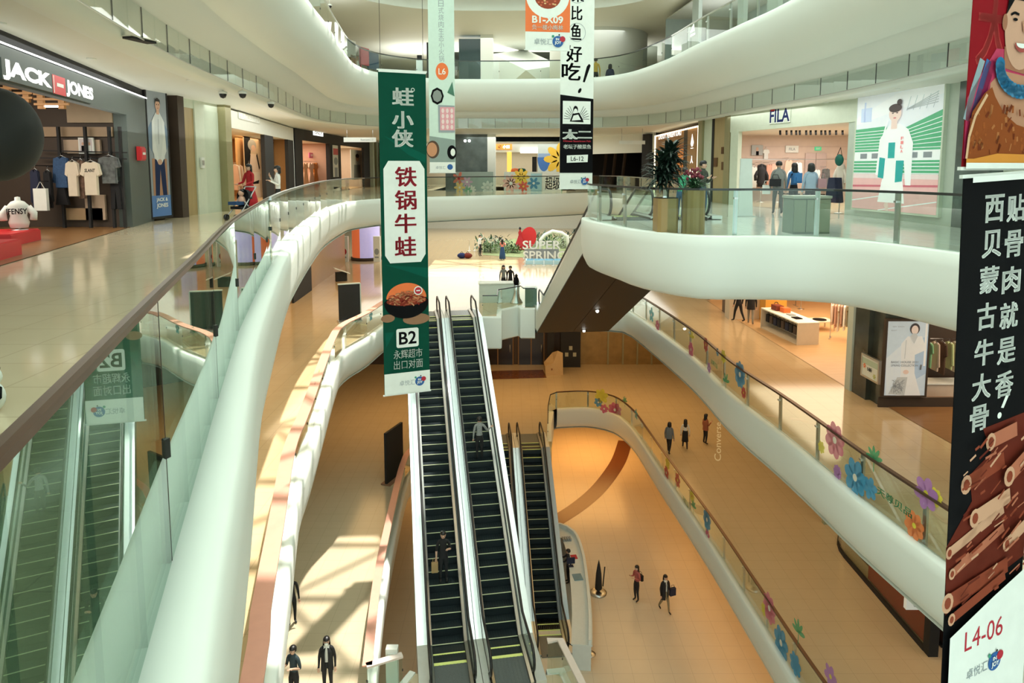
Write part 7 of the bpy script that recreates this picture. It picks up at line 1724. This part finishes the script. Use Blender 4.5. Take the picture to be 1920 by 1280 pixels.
FM, FR, FY, FB_, FG, FV, FO, FT = film('magenta', (.62, .10, .22)), film('red', (.55, .05, .05)), film('yellow', (.72, .62, .05)), film('blue', (.03, .28, .50)), film('green', (.04, .34, .15)), film('violet', (.42, .18, .48)), film('orange', (.75, .20, .05)), film('teal', (.05, .35, .40))
FP = film('pink', (.66, .18, .26)); FC = film('cream', (.75, .72, .6))
for px, py, r, n, c, cc, lf in ((1222, 590, 14, 5, FT, FC, 0), (1233, 610, 11, 6, FM, FC, 0), (1298, 632, 15, 4, FY, FY, 1), (1296, 655, 15, 7, FM, FC, 0), (1324, 646, 14, 7, FR, FY, 0), (1357, 668, 13, 7, FY, FO, 0), (1346, 660, 8, 6, FB_, FC, 0), (1388, 702, 25, 9, FB_, FC, 0), (1362, 715, 17, 4, FG, FG, 1), (1395, 736, 11, 8, FR, FY, 0), (1330, 690, 11, 6, FV, FC, 0),
                                (1566, 825, 34, 8, FP, FC, 0), (1541, 838, 12, 7, FY, FY, 0), (1640, 860, 25, 5, FG, FG, 1), (1604, 895, 36, 7, FB_, FC, 0), (1571, 885, 14, 9, FV, FV, 0), (1632, 915, 22, 6, FB_, FB_, 0), (1715, 985, 27, 8, FO, FY, 0), (1737, 925, 32, 6, FV, FY, 0), (1755, 932, 18, 8, FY, FG, 0)):
    sticker('R1', px, py, r, n, c, cc, leaf=lf)
for px, py, r, n, c, cc, lf in ((1128, 742, 14, 6, FY, FY, 0), (1122, 754, 9, 6, FB_, FC, 0), (1133, 766, 9, 6, FM, FC, 0), (1153, 768, 14, 8, FM, FC, 0), (1172, 752, 10, 5, FG, FG, 1), (1193, 776, 10, 5, FT, FC, 0), (1252, 868, 12, 7, FY, FY, 0), (1250, 886, 13, 7, FR, FC, 0), (1271, 900, 14, 6, FR, FY, 0), (1298, 930, 12, 7, FY, FO, 0), (1301, 950, 14, 5, FG, FG, 1), (1326, 974, 20, 8, FB_, FC, 0), (1327, 1003, 11, 7, FM, FC, 0),
                                (1443, 1140, 28, 8, FP, FC, 0), (1433, 1142, 12, 7, FY, FY, 0), (1498, 1185, 25, 5, FG, FG, 1), (1465, 1205, 30, 7, FB_, FC, 0), (1492, 1245, 22, 7, FB_, FB_, 0), (1558, 1268, 22, 6, FV, FY, 0)):
    sticker('R2', px, py, r, n, c, cc, leaf=lf)
for px, py, r, n, c, cc, lf in ((668, 600, 9, 5, FG, FG, 1), (695, 592, 10, 5, FT, FC, 0), (604, 690, 10, 5, FG, FG, 1), (590, 725, 10, 6, FM, FC, 0), (598, 700, 9, 6, FY, FC, 0), (580, 760, 9, 6, FT, FC, 0)):
    sticker('L1', px, py, r, n, c, cc, leaf=lf)
def rail_text(key, txt, px, py, wpx, hpx, m):
    t, panels, z, h = RAILS[key]; r = ray(px, py)
    for p, q in panels:
        d = (q-p); d.z = 0; nrm = Vector((d.y, -d.x, 0)).normalized(); k = (p-EYE).dot(nrm)/r.dot(nrm); w = EYE+r*k; u = (w-p).dot(d.normalized())
        if k > 0 and -.05 <= u <= d.length+.05:
            a = Art(.001); a.text(txt, 0, 0, wpx*k/FOC, hpx*k/FOC, m, .02); o = a.done('glass_lettering', t); sg = 1 if nrm.dot(EYE-w) > 0 else -1
            o.location = w+nrm*(.014*sg)-t.location; o.rotation_euler = (0, 0, atan2(nrm.y*sg, nrm.x*sg)+pi/2); return
rail_text('R1', '天尊贝品', 1677, 940, 100, 16, FG); rail_text('R1', '天尊贝品', 1340, 682, 40, 9, FG); rail_text('R2', '天尊贝品', 1286, 940, 30, 10, FG)
